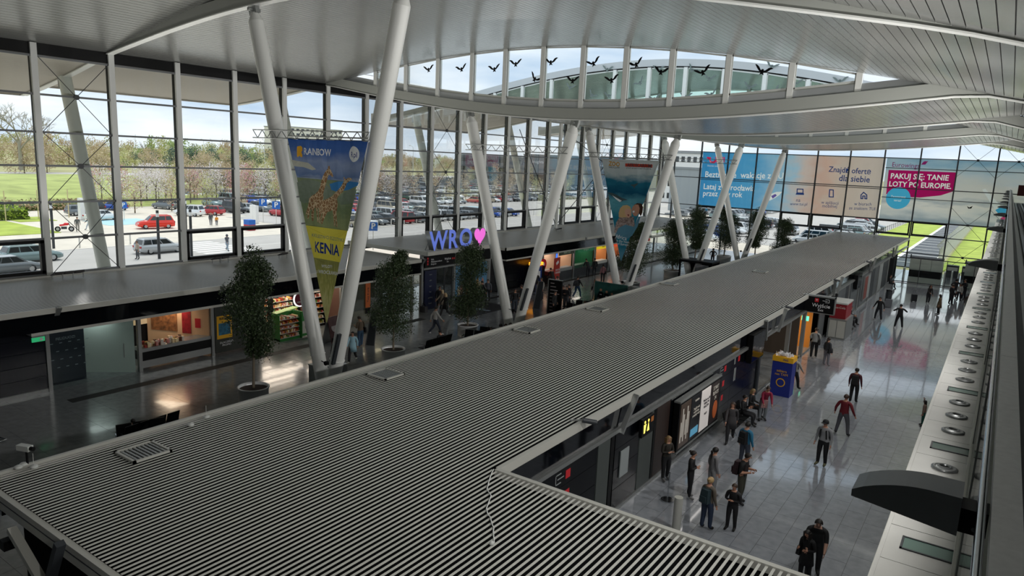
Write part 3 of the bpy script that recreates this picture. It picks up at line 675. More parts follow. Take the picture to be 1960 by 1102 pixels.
# ---- outside the far wall: lawns, stair bands, fence
MB().box(-19, YF+3, -.03, -11.2, 205, .03).box(-5.6, YF+3, -.03, 3.5, 215, .04).build('lawn', GRB, kind='structure')
st = thing('stepped_ramp', 'broad outdoor flight of dark steps with white edges beyond the far glass', 'steps', (-8.2, YF+3, 0))
for k in range(20):
    y = k*5.4; MB().box(-2.8, y, -.02, 1.2, y+5.1, .06).build('step', DGREY, st); MB().box(-2.8, y+5.1, -.02, 1.2, y+5.4, .1).build('nosing', LINE, st)
MB().box(-6.9, YF+3, -.02, -6.4, 215, .12).box(-11.5, YF+3, -.02, -11.0, 215, .12).build('kerb', LINE, kind='structure')
fe = thing('security_fence', 'chain-link fence with coiled barbed wire beyond the far glass', 'fence', (-5.9, YF+4, 0))
fp = MB().cyl((0, 0, 0), (0, 0, 2.6), .05, n=6).mesh('fence_post', LAMPM)
for k in range(36): put(fp, 'fence_post', fe, (0, k*3, 0))
w = MB()
for k in range(12): w.bar((0, 0, .2+k*.2), (0, 105, .2+k*.2), .02)
for k in range(210): w.bar((0, k*.5, .2), (0, k*.5, 2.5), .02)
w.build('wire_mesh', LAMPM, fe, kind='stuff')
w = MB(); pr = None
for k in range(1600):
    a = k*.7; q = (math.cos(a)*.35, k*.0656, 2.85+math.sin(a)*.35)
    if pr: w.bar(pr, q, .02)
    pr = q
w.build('barbed_coil', LAMPM, fe, kind='stuff')
hp = MB().cyl((0, 0, 0), (0, 0, 1.0), .05, n=6).mesh('fence_post', DGREY)
fe2 = thing('low_fence', 'low post fence along the bright lawn beyond the far glass', 'fence', (-19.2, 108, 0))
for k in range(30): put(hp, 'fence_post', fe2, (0, k*3, 0))
MB().bar((0, 0, .9), (0, 90, .9), .05).build('rail', DGREY, fe2)
# ---------------------------------------------------------------- ribbed-roof kiosks
ZR = 3.85
SLAT = mat('ribbed_roof_slat', '#cbcbc4', .4)
VOID = mat('roof_gap_black', '#050607', .95, spec=.1)
def ribs(parent, x0, x1, y0, y1, z=ZR, pitch=.131, w=.052):
    n = int((x1-x0)/pitch); me = MB().box(0, y0, z-.007, w, y1, z).mesh('slat', SLAT)
    for k in range(n): put(me, 'slat', parent, (x0+.04+k*pitch, 0, 0))
def rimbox(name, parent, x0, y0, x1, y1, z=ZR, h=.2, up=.035, m=ALUP): return MB().box(x0, y0, z-h, x1, y1, z+up).build(name, m, parent)
# -- the long kiosk between the aisles
K0 = thing('long_kiosk', 'long dark kiosk row with a ribbed slat roof running down the middle of the hall', 'kiosk', (0, 0, 0))
XL, XRt, Y0, Y1, YE = -17.05, -8.93, 5.2, 95.4, 12.72
ribs(K0, XL+.14, XRt-.06, Y0+.1, Y1)
MB().box(XL+.02, Y0+.02, ZR-.25, XRt-.02, Y1, ZR-.14).build('roof_deck', VOID, K0)
ribs(K0, XL+.14+int((XRt-.06-XL-.14)/.131)*.131, .5, Y0+.1, YE-.1); MB().box(XRt-.02, Y0+.02, ZR-.25, .6, YE-.02, ZR-.14).build('roof_deck', VOID, K0)
rimbox('roof_edge', K0, XL, Y0, XL+.10, Y1); rimbox('roof_edge', K0, XRt-.03, YE, XRt+.09, Y1); rimbox('roof_edge', K0, XRt+.02, YE-.12, .6, YE)
MB().box(XL, Y0-.02, ZR-.34, .6, Y0+.1, ZR-.02).m(1).box(XL, Y0-.03, ZR-.16, .6, Y0, ZR-.145).build('roof_edge', [ALUP, DGREY], K0)
rimbox('roof_edge', K0, XL, Y1, XRt+.09, Y1+.1)
WX = -9.0
MB().box(XRt-.16, YE, 2.92, XRt-.06, 51.5, ZR-.22).box(XRt-.2, YE-.15, 2.92, .5, YE-.06, ZR-.22).build('fascia_glass', FASC, K0)
MB().box(XRt-.16, 51.5, 2.92, XRt-.1, 88, ZR-.22).build('fascia_glass', GLI, K0)
MB().box(XL+.06, Y0+.3, 2.92, XL+.16, Y1, ZR-.22).build('fascia_glass', FASC, K0)
MB().box(WX-.08, YE, 2.80, WX+.12, Y1, 2.92).build('transom', ALU, K0)
# wall: panels, doors, columns along the bright aisle
def panel(y0, y1, z0, z1, m, name='wall_panel', x=WX, t=.06, **k): return MB().box(x-t, y0+.008, z0+.008, x, y1-.008, z1-.008).build(name, m, K0, **k)
def stack(y0, y1, m=NAVY, zs=(.12, .8, 1.48, 2.16, 2.80)):
    for a, b in zip(zs[:-1], zs[1:]): panel(y0, y1, a, b, m)
PLAIN = mat('grey_door_leaf', '#444a48', .5); WOOD = mat('brown_wood_panel', '#2c1f1a', .5, var=.15, vscale=6)
MB().box(XL+.4, Y0+.6, 0, WX-.07, 34.6, 2.85).build('core_wall', VOID, K0)
MB().box(XL+.4, 49.0, 0, WX-.07, 58, 2.85).box(XL+.4, 58, 0, WX-.07, 88, 2.6).build('core_wall', VOID, K0)
MB().box(WX-.06, YE, 0, WX+.03, 88, .1).build('plinth', ALU, K0)
stack(13, 18.0); panel(18.05, 18.85, .1, 2.8, PLAIN, 'door'); panel(18.9, 19.15, .1, 2.8, BLACK, 'door_frame'); stack(19.2, 21.0)
panel(21.05, 22.15, .1, 2.8, PLAIN, 'door'); panel(22.2, 22.4, .1, 2.8, BLACK, 'door_frame'); panel(22.4, 23.6, .1, 2.8, WOOD, 'wood_panel')
for a, b in ((23.65, 26), (26, 28.4), (28.4, 30.6), (30.6, 32.6), (32.6, 34.8)): stack(a, b)
GREYP = mat('grey_wall_panel', '#54595b', .45); PALEP = mat('pale_grey_panel', '#8e9493', .5)
stack(48.6, 50.4, GREYP); stack(54.4, 57.4, GREYP)
for k, (a, b) in enumerate(((57.5, 59.6), (59.7, 62.8), (62.9, 64.2), (64.3, 68.6), (68.7, 71.4), (71.5, 73.6))): stack(a, b, GREYP if k % 2 else DGREY)
panel(73.8, 76.6, .1, 2.8, PALEP, 'door'); stack(76.7, 80, DGREY)
for y in (34.9, 40.6, 44.3, 58.5, 63, 68.6, 73.7, 80.1): MB().box(WX-.12, y-.13, 0, WX+.08, y+.13, 2.8).build('post', ALU if y > 40 else DGREY, K0)
# raking brackets that carry the roof edge
for y in (19.6, 34.9, 37.9, 51.5, 53.3, 66.5, 68.4, 81, 83):
    s = 1 if y in (19.6, 37.9, 53.3, 68.4, 83) else -1
    MB().bar((WX+.14, y-s*.35, 2.75), (WX+.26, y+s*.35, 3.86), .11, .16, up=(1, 0, 0)).build('bracket', ALU, K0)
for a_, b_, m_ in (((22, 1012), (80, 1112), ALUP), ((115, 1040), (96, 1112), DGREY)):
    MB().bar(U(*a_, y=5.0), U(*b_, y=5.0), .12, .16, up=(0, 1, 0)).build('bracket', m_, K0)
MB().cyl((-15.4, 5.0, 3.1), (-14.9, 5.0, 3.15), .02, n=6).box(-15.3, 4.9, 3.02, -15.1, 5.1, 3.22).build('wall_lamp', BLACK, K0)
# shop opening 35-48 : warm interiors
PEACH = mat('peach_wall', '#d29a63', .7); ORG = mat('amber_wall', '#d88f3c', .6)
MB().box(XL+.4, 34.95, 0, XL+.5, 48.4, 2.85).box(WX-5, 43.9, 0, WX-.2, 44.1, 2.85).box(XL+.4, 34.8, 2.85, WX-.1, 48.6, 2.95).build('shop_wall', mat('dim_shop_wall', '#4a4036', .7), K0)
MB().box(WX-4.5, 46.9, 0, WX-.1, 47.1, 2.85).m(1).box(WX-4.2, 46.8, 1.2, WX-1.2, 46.88, 2.3).build('shop_wall', [ORG, mat('poster_cream', '#e0c9a0', .6)], K0)
MB().box(WX-2.2, 36.2, 0, WX-1.2, 39.8, 1.05).build('counter', mat('pale_counter', '#8d8473', .5), K0)
MB().box(WX-3.9, 36, 1.0, WX-3.6, 40, 2.4).build('shelf', PEACH, K0)
def lamp_area(name, loc, sx, sy, e, col=(1, .85, .68), rot=(0, 0, 0), spread=None):
    d = bpy.data.lights.new(name, 'AREA'); d.shape = 'RECTANGLE'; d.size = sx; d.size_y = sy; d.energy = e; d.color = col
    if spread: d.spread = math.radians(spread)
    o = bpy.data.objects.new(name, d); COL.objects.link(o); o.location = loc; o.rotation_euler = rot; return o
lamp_area('shop_light', (WX-2.5, 37.5, 2.8), 1.5, 4, 45); lamp_area('shop_light', (WX-2, 45.5, 2.8), 1.5, 2, 70, (1, .7, .4))
# exit sign
sg = thing('exit_sign', 'black hanging exit sign reading Wyjście over the bright aisle', 'sign', (-9.1, 44.0, 2.9))
MB().box(0, -.12, 0, 1.7, .12, .92).m(1).box(-.05, -.14, .92, 1.75, .14, 1.0).box(1.7, -.14, -.03, 1.75, .14, 1.0).box(0, -.14, -.05, 1.75, .14, 0).build('sign_box', [BLACK, ALU], sg)
P0 = Vector((-9.1, 43.88, 2.9)); X_, Z_ = (1, 0, 0), (0, 0, 1)
text('Wyjście', .3, 'lettering', WT, P0+Vector((1.0, 0, .42)), X_, Z_, sg); text('Exit', .2, 'lettering', WT, P0+Vector((1.0, 0, .16)), X_, Z_, sg)
MB().box(.62, -.128, .62, .84, -.12, .84).build('red_square', RED, sg); text('+', .25, 'lettering', WT, P0+Vector((.73, 0, .74)), X_, Z_, sg, off=.02)
MB().box(1.2, -.126, .64, 1.42, -.12, .66).box(1.2, -.126, .82, 1.42, -.12, .84).box(1.4, -.126, .64, 1.42, -.12, .84).box(1.05, -.126, .725, 1.32, -.12, .745).build('exit_symbol', WT, sg)
gs = thing('emergency_sign', 'small lit green emergency sign under the black exit sign', 'sign', (-8.95, 44.45, 2.2))
MB().box(-.25, -.03, 0, .15, .03, .28).build('panel', mat('green_sign_lit', '#2fa37a', .5, emit='#58d8a8', estr=1.5), gs); MB().box(-.12, -.035, .06, 0, -.03, .22).build('running_figure', WT, gs)
# toilets sign
tsn = thing('toilet_sign', 'small black toilet sign with yellow lit figures over the grey doors', 'sign', (-8.9, 20.7, 2.15))
MB().box(0, 0, 0, .12, .95, .62).m(1).box(.12, .68, .38, .125, .88, .56).build('sign_box', [BLACK, mat('dull_orange', '#b06a30', .5)], tsn)
YF_ = mat('yellow_figures_lit', '#f0dc50', .5, emit='#ffe860', estr=1.2)
for k, y in enumerate((.14, .42)):
    f = MB(); f.poly([(y, .12), (y+.09, .12), (y+.16, .42), (y-.02, .42)] if k == 0 else [(y-.03, .14), (y+.15, .14), (y+.06, .44)], (.12, 0, 0), (0, 1, 0), (0, 0, 1), .006); f.cyl((.12, y+.06, .5), (.127, y+.06, .5), .05, n=10); f.build('figure', YF_, tsn)
MB().box(-8.99, 19.6, 1.1, -8.96, 20.2, 2.0).build('notice', mat('notice_paper', '#8f9697', .6), label='pale framed notice between the two grey doors', category='notice')
# light box with posters
lb = thing('poster_box', 'dark framed light box with four posters on the kiosk wall', 'poster case', (-8.95, 23.85, .62))
MB().box(0, 0, 0, .22, 4.5, 1.9).m(1).box(0, -.03, 1.9, .25, 4.53, 1.96).box(0, -.03, -.05, .25, 4.53, 0).build('case', [BLACK, ALU], lb)
cols_ = [('poster_brown', '#3b2f26'), ('poster_black', '#0d0f12'), ('poster_white', '#c9c3bf'), ('poster_dark', '#1c1413')]
for k, (n_, c_) in enumerate(cols_): MB().box(.22, .12+k*1.08, .1, .235, 1.14+k*1.08, 1.8).build('poster', mat(n_, c_, .3, emit=c_, estr=.25), lb)
def W(y, z): return Vector((-8.71, 23.85+y, .62+z))
Yx = (0, 1, 0)
DT = mat('dark_print', '#2b2a30', .6); PT = mat('pale_print', '#d8d2c8', .6); SKYB = mat('sky_blue_print', '#5b9fc0', .5, emit='#5b9fc0', estr=.2); SKIN2 = mat('orange_print', '#c0602c', .5)
text('Znajdź swój\nrzadki dom\npowyżej wody', .13, 'lettering', PT, W(1.75, 1.15), Yx, Z_, lb); text('PREMIERA', .1, 'lettering', PT, W(1.75, 1.6), Yx, Z_, lb)
MB().box(.236, 1.3, .2, .24, 2.1, .5).build('poster_patch', SKYB, lb)
text('Ważne na 50\nTERAZ W\nNASZYM', .14, 'lettering', DT, W(2.85, 1.2), Yx, Z_, lb); text('NEXT', .12, 'lettering', DT, W(2.85, .75), Yx, Z_, lb)
f = MB()
for k in range(6): f.box(.236, .2+.13*(k % 3)+(k//3)*.45, .3+.2*(k % 2), .24, .3+.13*(k % 3)+(k//3)*.45, 1.1+.25*((k*5) % 3))
f.build('poster_patch', PT, lb)
MB().ball((.24, 4.0, .6), .3, sc=(.05, 1, 1.3)).build('poster_patch', SKIN2, lb); text('START\nBLACK\n34', .22, 'lettering', PT, W(3.9, 1.35), Yx, Z_, lb)
lamp_area('poster_light', (-8.55, 26.1, 2.75), .1, 4, 3, (1, .95, .9), (0, math.radians(10), 0))
# pictogram lines on the wall panels
def pict(y, z, txt, red=True, s=.3):
    t = thing('wayfinding_mark', 'white %s mark on the dark kiosk wall, %s' % (txt, ('upper' if z > 2 else 'lower')+(' one at the near end' if y < 18 else ' one beside the poster light box' if y < 30 else ' one nearest the big wall screen')), 'sign', (WX, y, z), group='wayfinding marks on the dark kiosk wall')
    f = MB()
    if txt == 'exit arrow': f.box(.0, 0, 0, .006, s, .03).box(0, 0, s-.03, .006, s, s).box(0, 0, 0, .006, .03, s).box(0, .1, s/2-.015, .006, s+.15, s/2+.015)
    elif txt == 'lift': f.box(0, 0, 0, .006, .1, s).box(0, .16, 0, .006, .26, s)
    else: f.box(0, 0, 0, .006, .06, s).box(0, .1, 0, .006, .16, s).cyl((0, .08, s+.06), (.006, .08, s+.06), .05, n=8)
    f.build('symbol', mat('dim_white_print', '#8d9292', .6), t)
    if red: MB().box(0, s+.25, .02, .006, s+.5, .27).build('red_square', RED, t)
pict(15.6, 2.3, 'exit arrow'); pict(15.6, 1.7, 'toilet'); pict(29.0, 2.35, 'exit arrow'); pict(30.9, 2.4, 'toilet'); pict(28.9, 1.7, 'lift'); pict(28.9, 1.05, 'toilet'); pict(31.0, 1.6, 'lift', False, .6)
# wall screens
for (y, h_, n_) in ((32.5, 1.35, 'big black wall screen beside the shop opening'), (60.2, 1.1, 'black wall screen beyond the drinks cabinet')):
    t = thing('wall_screen', n_, 'screen', (WX+.05, y, 2.15)); MB().box(0, 0, 0, .25, 2.0, h_).build('screen_body', BLACK, t); MB().box(.25, .05, .05, .258, 1.95, h_-.05).build('glass', FASC, t)
t = thing('poster_case', 'glazed poster case with a reddish poster far down the kiosk wall', 'poster case', (WX+.02, 65.2, .5)); MB().box(0, 0, 0, .12, 3, 2.1).build('case', ALU, t); MB().box(.12, .1, .1, .13, 1.6, 2.0).build('poster', mat('reddish_poster', '#7a4038', .5), t); MB().box(.12, 1.7, .1, .13, 2.9, 2.0).build('poster', PALEP, t)
# drinks cabinet
t = thing('drinks_cabinet', 'big red and grey drinks cabinet standing against the kiosk wall', 'cabinet', (-8.85, 50.9, 0))
MB().box(0, 0, 0, 1.15, 2.6, 1.35).m(1).box(.0, .3, 1.35, 1.0, 2.4, 2.35).m(2).box(-.02, .25, 2.35, 1.05, 2.45, 2.45).build('body', [ALU, mat('dark_red_front', '#8c1a26', .4), WHITE], t)
text('Coca-Cola', .2, 'lettering', PT, (-8.85+.5, 51.2, 2.1), (1, 0, 0), Z_, t, off=.01); MB().box(.1, -.02, .1, .55, 0, 1.25).build('door', ALUP, t); MB().box(.6, -.02, .1, 1.1, 0, 1.25).build('door', ALUP, t)
# blue promo box
t = thing('promo_box', 'tall blue promotional box with a yellow band and crumpled white top', 'display box', (-8.45, 35.45, 0))
BLU = mat('royal_blue_board', '#1c2c86', .5); YEL = mat('golden_yellow', '#e8b020', .5)
MB().box(0, 0, 0, .95, .8, 1.75).build('body', BLU, t); MB().box(-.02, -.02, 1.75, .97, .82, 2.0).build('band', YEL, t)
m = MB(); leaf_cloud(m, 60, lambda: (rnd.uniform(.1, .85), rnd.uniform(.1, .7), 2.02+rnd.random()*.1), .15, .3, rnd); m.build('wrapping', mat('white_film', '#e6e6ea', .4), t)
B0 = Vector((-8.45, 35.45, 0)); text('zabiera\nnas TAM', .17, 'lettering', YEL, B0+Vector((.48, 0, 1.2)), X_, Z_, t); text('ING', .14, 'lettering', BLU, B0+Vector((.62, -.02, 1.87)), X_, Z_, t)
m = MB().cyl((.48, -.01, .7), (.48, 0, .7), .22, n=20); m.build('badge', YEL, t); MB().cyl((.48, -.015, .7), (.48, 0, .7), .17, n=20).build('badge', BLU, t)
# grilles and small gear lying on the long roof
for k, (px, py) in enumerate([(218, 868), (700, 718), (980, 632), (1120, 592), (1240, 540), (1440, 520)]):
    p = U(px, py, z=ZR); x = max(XL+.25, min(p.x, -10)); t = thing('roof_grille', 'square louvred grille set in the ribbed roof, %s from the near end' % ['first', 'second', 'third', 'fourth', 'fifth', 'sixth'][k], 'grille', (x, p.y, ZR+.01), group='louvred grilles in the long roof')
    MB().box(0, 0, 0, .9, .06, .05).box(0, .84, 0, .9, .9, .05).box(0, 0, 0, .06, .9, .05).box(.84, 0, 0, .9, .9, .05).build('frame', ALUP, t)
    for q in range(8): MB().box(.08, .1+q*.095, 0, .82, .15+q*.095, .035).build('louvre', ALU, t)
def roofcam(p, label, rz=0, ht=.35):
    t = thing('security_camera', label, 'camera', p, rz)
    MB().cyl((0, 0, 0), (0, 0, ht), .025, n=8).build('post', BLACK, t); MB().box(-.07, -.2, ht, .07, .12, ht+.12).m(1).cyl((0, .12, ht+.06), (0, .2, ht+.06), .05, n=10).build('housing', [WHITE, BLACK], t); MB().ball((.05, -.05, .04), .09, sc=(1, 1, .5)).build('base', WHITE, t)
roofcam((-17.0, 6.1, ZR), 'white security camera on a short post at the near left roof corner', -1.2)
for k, (px, py) in enumerate([(1105, 803), (1520, 590), (1590, 535), (1650, 500)]):
    p = U(px, py, z=ZR+.1); t = thing('security_camera', 'grey bullet camera on the right roof edge, %s' % ['before the bracket above the toilets', 'above the shop opening', 'past the exit sign', 'near the far end'][k], 'camera', (-8.8, p.y, ZR+.05), .4)
    MB().cyl((0, 0, .08), (.38, .15, .0), .07, n=10).build('housing', DGREY, t); MB().bar((-.35, 0, .03), (0, 0, .08), .04).build('arm', ALU, t)
cb = MB(); pts = [(945, 898), (941, 905), (936, 920), (932, 936), (940, 948), (931, 973), (934, 985), (938, 988), (942, 1003), (945, 1010), (944, 1018), (946, 1038), (941, 1042)]
q = [U(a, b, z=ZR+.02) for a, b in pts]
for a, b in zip(q[:-1], q[1:]): cb.cyl(a, b, .012, n=6)
cb.build('cable', mat('white_cable', '#e4e6e4', .5), label='thin white cable lying crooked across the near ribbed roof', category='cable')
MB().ball((0, 0, .03), .05).build('connector', WHITE, loc=tuple(q[-1]), label='small white plug at the end of the roof cable', category='plug')
for k, (px, py) in enumerate([(35, 897), (65, 896), (365, 815), (395, 800)]): p = U(px, py, z=ZR+.02); MB().ball((0, 0, .04), .09, sc=(1, 1, .5)).cyl((0, 0, .04), (0, 0, .35 if k % 2 else .1), .006, n=5).build('antenna', WHITE, loc=tuple(p), label='small white antenna puck on the long roof, '+['right beside the white security camera', 'second from the white security camera', 'flat one before the ficus pot', 'one with a rod before the ficus pot'][k], category='antenna', group='antenna pucks on the roof edge')
# -- left kiosk row one
K1 = thing('shop_row', 'near row of shops under a ribbed roof, with snack bar and food store', 'kiosk', (0, 0, 0))
XF = -33.5; XE = -32.75
ribs(K1, XW+.45, XE-.06, -5, 36.5); MB().box(XW+.4, -5, ZR-.25, XE-.02, 36.55, ZR-.1).build('roof_deck', VOID, K1)
rimbox('roof_edge', K1, XE-.1, -5, XE, 36.6); rimbox('roof_edge', K1, XW+.4, 36.5, XE, 36.6)
MB().box(XE-.14, -5, 2.9, XE-.06, 36.4, ZR-.2).box(XW+.6, 36.4, 2.9, XE-.1, 36.5, ZR-.2).build('fascia_glass', FASC, K1)
MB().box(XF-.1, 12.3, 2.78, XE-.04, 36.5, 2.9).build('transom', ALUP, K1)
def p1(y0, y1, z0, z1, m, name='wall_panel', x=XF, t=.06): return MB().box(x-t, y0+.008, z0+.008, x, y1-.008, z1-.008).build(name, m, K1)
SEAM = mat('pale_panel_seam', '#8d9190', .5)
MB().box(XF-.12, -5, 0, XF-.065, 13.1, 2.85).build('backing', SEAM, K1)
for z0, z1 in zip((.18, .75, 1.33, 1.91, 2.5), (.75, 1.33, 1.91, 2.5, 2.85)): p1(-5, 13.1, z0, z1, mat('navy_wall_panel', '#070b16', .25))
MB().box(XF-.06, -5, 0, XF+.02, 13.1, .16).build('plinth', ALU, K1)
for y in (13.15, 17.15, 21.0, 23.9, 29.9, 36.4): MB().box(XF-.12, y-.08, 0, XF+.06, y+.08, 2.85).build('post', ALU, K1)
for y, s in ((13.3, 1), (36.65, 1), (21.1, 1)): MB().bar((XF+.2, y-.1, 2.8), (XE+.06, y+.1, 3.9), .16, .2, up=(0, 1, 0)).build('bracket', ALU, K1)
# vitrine
MB().box(XF-.02, 13.25, .05, XF, 17.05, 2.8).build('pane', GLI, K1)
WHW = mat('white_interior_wall', '#c4cfc9', .6)
MB().hexa([(-35.8, 15.2, 0), (-35.6, 15.1, 0), (-33.75, 17.0, 0), (-33.6, 16.95, 0), (-35.8, 15.2, 2.8), (-35.6, 15.1, 2.8), (-33.75, 17.0, 2.8), (-33.6, 16.95, 2.8)]).box(-38, 15.1, 0, -35.7, 15.25, 2.8).build('shop_wall', WHW, K1)
MB().box(-36.5, 12.8, 0, -34.25, 15.0, .02).box(-34.6, 13.3, .0, -34.5, 15.1, 2.7).build('display_board', mat('dark_blue_board', '#16202e', .5), K1)
tk = MB(); 
for a in range(4):
    for b in range(5): tk.box(-34.495, 13.5+b*.38+(a % 2)*.15, .7+a*.38, -34.485, 13.62+b*.38+(a % 2)*.15, .73+a*.38)
tk.build('board_tick', mat('tick_print', '#9aa3aa', .5), K1, kind='stuff')
text('FELIDUOZI', .17, 'lettering', mat('tick_print', '#9aa3aa', .5), (-34.49, 14.3, 2.05), (0, 1, 0), Z_, K1)
MB().cyl((-33.4, 16.35, .9), (-33.4, 16.35, 1.6), .02, n=6).build('door_handle', ALU, K1)
lamp_area('shop_light', (-35.2, 15.9, 2.75), 2, 1.6, 22, (.9, 1, .97))
t = thing('emergency_sign', 'small green emergency exit sign on the dark navy panels', 'sign', (XF+.02, 12.55, 2.35)); MB().box(0, 0, 0, .05, .5, .2).m(1).box(0, 0, .2, .06, .5, .27).build('panel', [mat('green_sign', '#1d8a56', .5, emit='#2aa86c', estr=.5), ALU], t); MB().box(.05, .3, .04, .055, .42, .16).build('running_figure', WT, t)
# snack counter
MB().box(XF-.7, 17.25, .15, XF+.0, 20.9, .5).m(1).box(XF-.7, 17.25, .5, XF-.02, 20.9, .95).m(0).box(XF-.75, 17.25, .95, XF+.02, 20.9, 1.12).build('counter', [ALU, BLACK], K1)
MB().box(XF-3.5, 17.2, 0, XF-3.4, 19.4, 2.8).build('shop_wall', BLACK, K1)
MB().hexa([(XF-3.4, 19.4, 0), (XF-3.3, 19.3, 0), (XF-.1, 20.95, 0), (XF-.1, 20.85, 0), (XF-3.4, 19.4, 2.8), (XF-3.3, 19.3, 2.8), (XF-.1, 20.95, 2.8), (XF-.1, 20.85, 2.8)]).build('shop_wall', mat('warm_cream_wall', '#e0b48c', .7), K1)
dW = Vector((3.2, 1.55, 0)).normalized(); oW = Vector((XF-3.35, 19.3, 0)); nW = Vector((1, 0, 0))
def onw(u0, z0, w, h, m, name): 
    a = oW+dW*u0; n_ = Vector((dW.y, -dW.x, 0)); return MB().hexa([a+n_*.02+Vector((0, 0, z0)), a+dW*w+n_*.02+Vector((0, 0, z0)), a+n_*.05+Vector((0, 0, z0)), a+dW*w+n_*.05+Vector((0, 0, z0)), a+n_*.02+Vector((0, 0, z0+h)), a+dW*w+n_*.02+Vector((0, 0, z0+h)), a+n_*.05+Vector((0, 0, z0+h)), a+dW*w+n_*.05+Vector((0, 0, z0+h))]).build(name, m, K1)
onw(.3, 1.2, 1.5, 1.0, mat('brown_mural', '#8c5a34', .6, var=.6, vscale=5), 'mural'); onw(2.1, 1.15, .5, 1.4, mat('red_poster', '#a01c24', .5, var=.3, vscale=6), 'poster'); onw(2.85, 1.5, .3, .5, RED, 'poster')
MB().box(XF-3.38, 17.5, 1.9, XF-3.3, 18.2, 2.5).m(1).box(XF-3.38, 18.5, 1.5, XF-3.3, 19.3, 1.9).build('menu_board', [mat('menu_orange', '#c98060', .5), mat('menu_cream', '#d8c8a8', .5)], K1)
lamp_area('shop_light', (XF-2.0, 19.8, 2.75), 1.6, 1.2, 38, (1, .8, .58))
gcols = [mat('pack_'+n_, c_, .5) for n_, c_ in (('white', '#e6ddd0'), ('red', '#a83a2c'), ('orange', '#d88028'), ('gold', '#d0a858'), ('pink', '#d89088'), ('brown', '#6c4028'), ('green', '#5a8038'), ('cream', '#e8d4a8'))]
sn = MB()
for k in range(90): y = 17.35+rnd.random()*2.2; x = XF-.1-rnd.random()*.5; h = rnd.uniform(.08, .3); sn.m(rnd.choice((0, 1, 0, 1, 3, 4, 7, 5))).box(x-.06, y-.05, 1.12, x+.06, y+.05, 1.12+h)
sn.build('snacks', gcols, kind='stuff', label='jumble of snack packets and jars on the near counter of the snack bar', category='snacks')
# yellow poster stand
t = thing('advert_stand', 'tall yellow poster with a blue picture between snack bar and food store', 'poster', (XF, 21.15, .1))
MB().box(-.04, 0, 0, .02, 2.6, 2.6).build('backing', mat('dark_green_grey', '#30342f', .6), t); MB().box(.02, .1, .75, .03, 1.0, 2.0).build('poster', YEL, t); MB().box(.03, .2, .95, .036, .9, 1.6).build('picture', mat('teal_picture', '#2c6a86', .5, var=.5, vscale=5), t)
text('BILETY', .2, 'lettering', DT, (XF+.04, 21.7, 1.95), (0, 1, 0), Z_, t); text('DLACZEGO\nPROMO', .15, 'lettering', WT, (XF+.02, 21.8, .55), (0, 1, 0), Z_, t)
# food store
MB().box(XF-4.5, 24, 0, XF-4.4, 29.9, 2.8).m(1).box(XF-4.5, 23.9, 2.78, XF-.1, 30, 2.85).build('shop_wall', [mat('store_back_red', '#5c1c1c', .7), DGREY], K1)
for y_ in (29.85, 23.95): MB().box(XF-4.4, y_, 0, XF-.1, y_+.08, 2.8).build('shop_wall', mat('store_side', '#6a4a3c', .7), K1)
def goods_rack(name, label, x0, y0, w, d, h, rows, m, face='x', n=26, rz=0, size=.07):
    t = thing(name, label, 'shelf unit', (x0, y0, 0), rz)
    MB().box(0, 0, 0, .05, w, h).box(0, 0, 0, d, .04, h).box(0, w-.04, 0, d, w, h).box(0, 0, 0, d, w, .12).build('carcass', m, t)
    for k in range(rows):
        z = .15+k*(h-.2)/rows; sh_ = MB().box(.04, .04, z, d-.02-.04*k*.3, w-.04, z+.025).build('shelf', WHITE, t)
        g_ = MB()
        for i in range(n): y = .08+(w-.16)*(i+.5)/n; hh = rnd.uniform(.25, .8)*((h-.2)/rows-.05); g_.m(rnd.randrange(8)).box(.08, y-(w-.16)/n*.42, z+.025, d-.05-.04*k*.3, y+(w-.16)/n*.42, z+.025+hh)
        g_.build('groceries', gcols, sh_, kind='stuff')
    return t
for k in range(4): goods_rack('grocery_shelf', 'tall lit grocery shelf at the back of the food store', XF-4.35, 24.1+k*1.42, 1.38, .5, 2.5, 7, BLACK, n=16)['group'] = 'back shelves of the food store'
goods_rack('grocery_shelf', 'fruit and snack shelf along the near side wall of the food store', XF-3.6, 24.1, 1.3, .45, 1.7, 5, BLACK, n=16)
goods_rack('grocery_shelf', 'tall grocery shelf seen behind the tip of the giraffe pennant', XF-1.8, 28.3, 1.4, .5, 2.6, 7, BLACK, n=16)
goods_rack('grocery_shelf', 'second row grocery shelf behind the green promotion stand', XF-2.4, 26.2, 1.6, .5, 2.2, 6, BLACK, n=18)
GRN = mat('fresh_green_board', '#2c7a34', .5)
t = goods_rack('promo_stand', 'green snack promotion stand at the front of the food store', XF-.6, 25.1, 1.5, .75, 1.55, 5, GRN, n=16)
MB().box(-.05, 1.5, 0, .85, 1.56, 1.6).build('side_board', GRN, t); MB().box(.85, 1.5, .1, .86, 2.2, 1.6).build('end_board', GRN, t); MB().box(.86, 1.55, .25, .87, 2.15, 1.0).build('poster', mat('plate_poster', '#c9c8be', .5), t)
MB().cyl((.87, 1.95, .65), (.88, 1.95, .65), .22, n=18).build('plate_picture', mat('leafy_green', '#5a7a4c', .6, var=.3, vscale=9), t)
MB().bar((.3, .0, 1.62), (.3, 1.5, 1.8), .5, .03).build('top_leaf', mat('lime_board', '#7aa03c', .5), t)
t = thing('store_sign', 'round dark red store sign with a white figure one', 'sign', (XF+.1, 26.6, 2.35)); MB().cyl((0, 0, 0), (.06, 0, 0), .48, n=28).m(1).cyl((.06, 0, 0), (.07, 0, 0), .4, n=28).build('disc', [mat('sign_ring_lit', '#e8e0e0', .4, emit='#ffffff', estr=.6), mat('wine_red', '#6c1530', .4)], t)
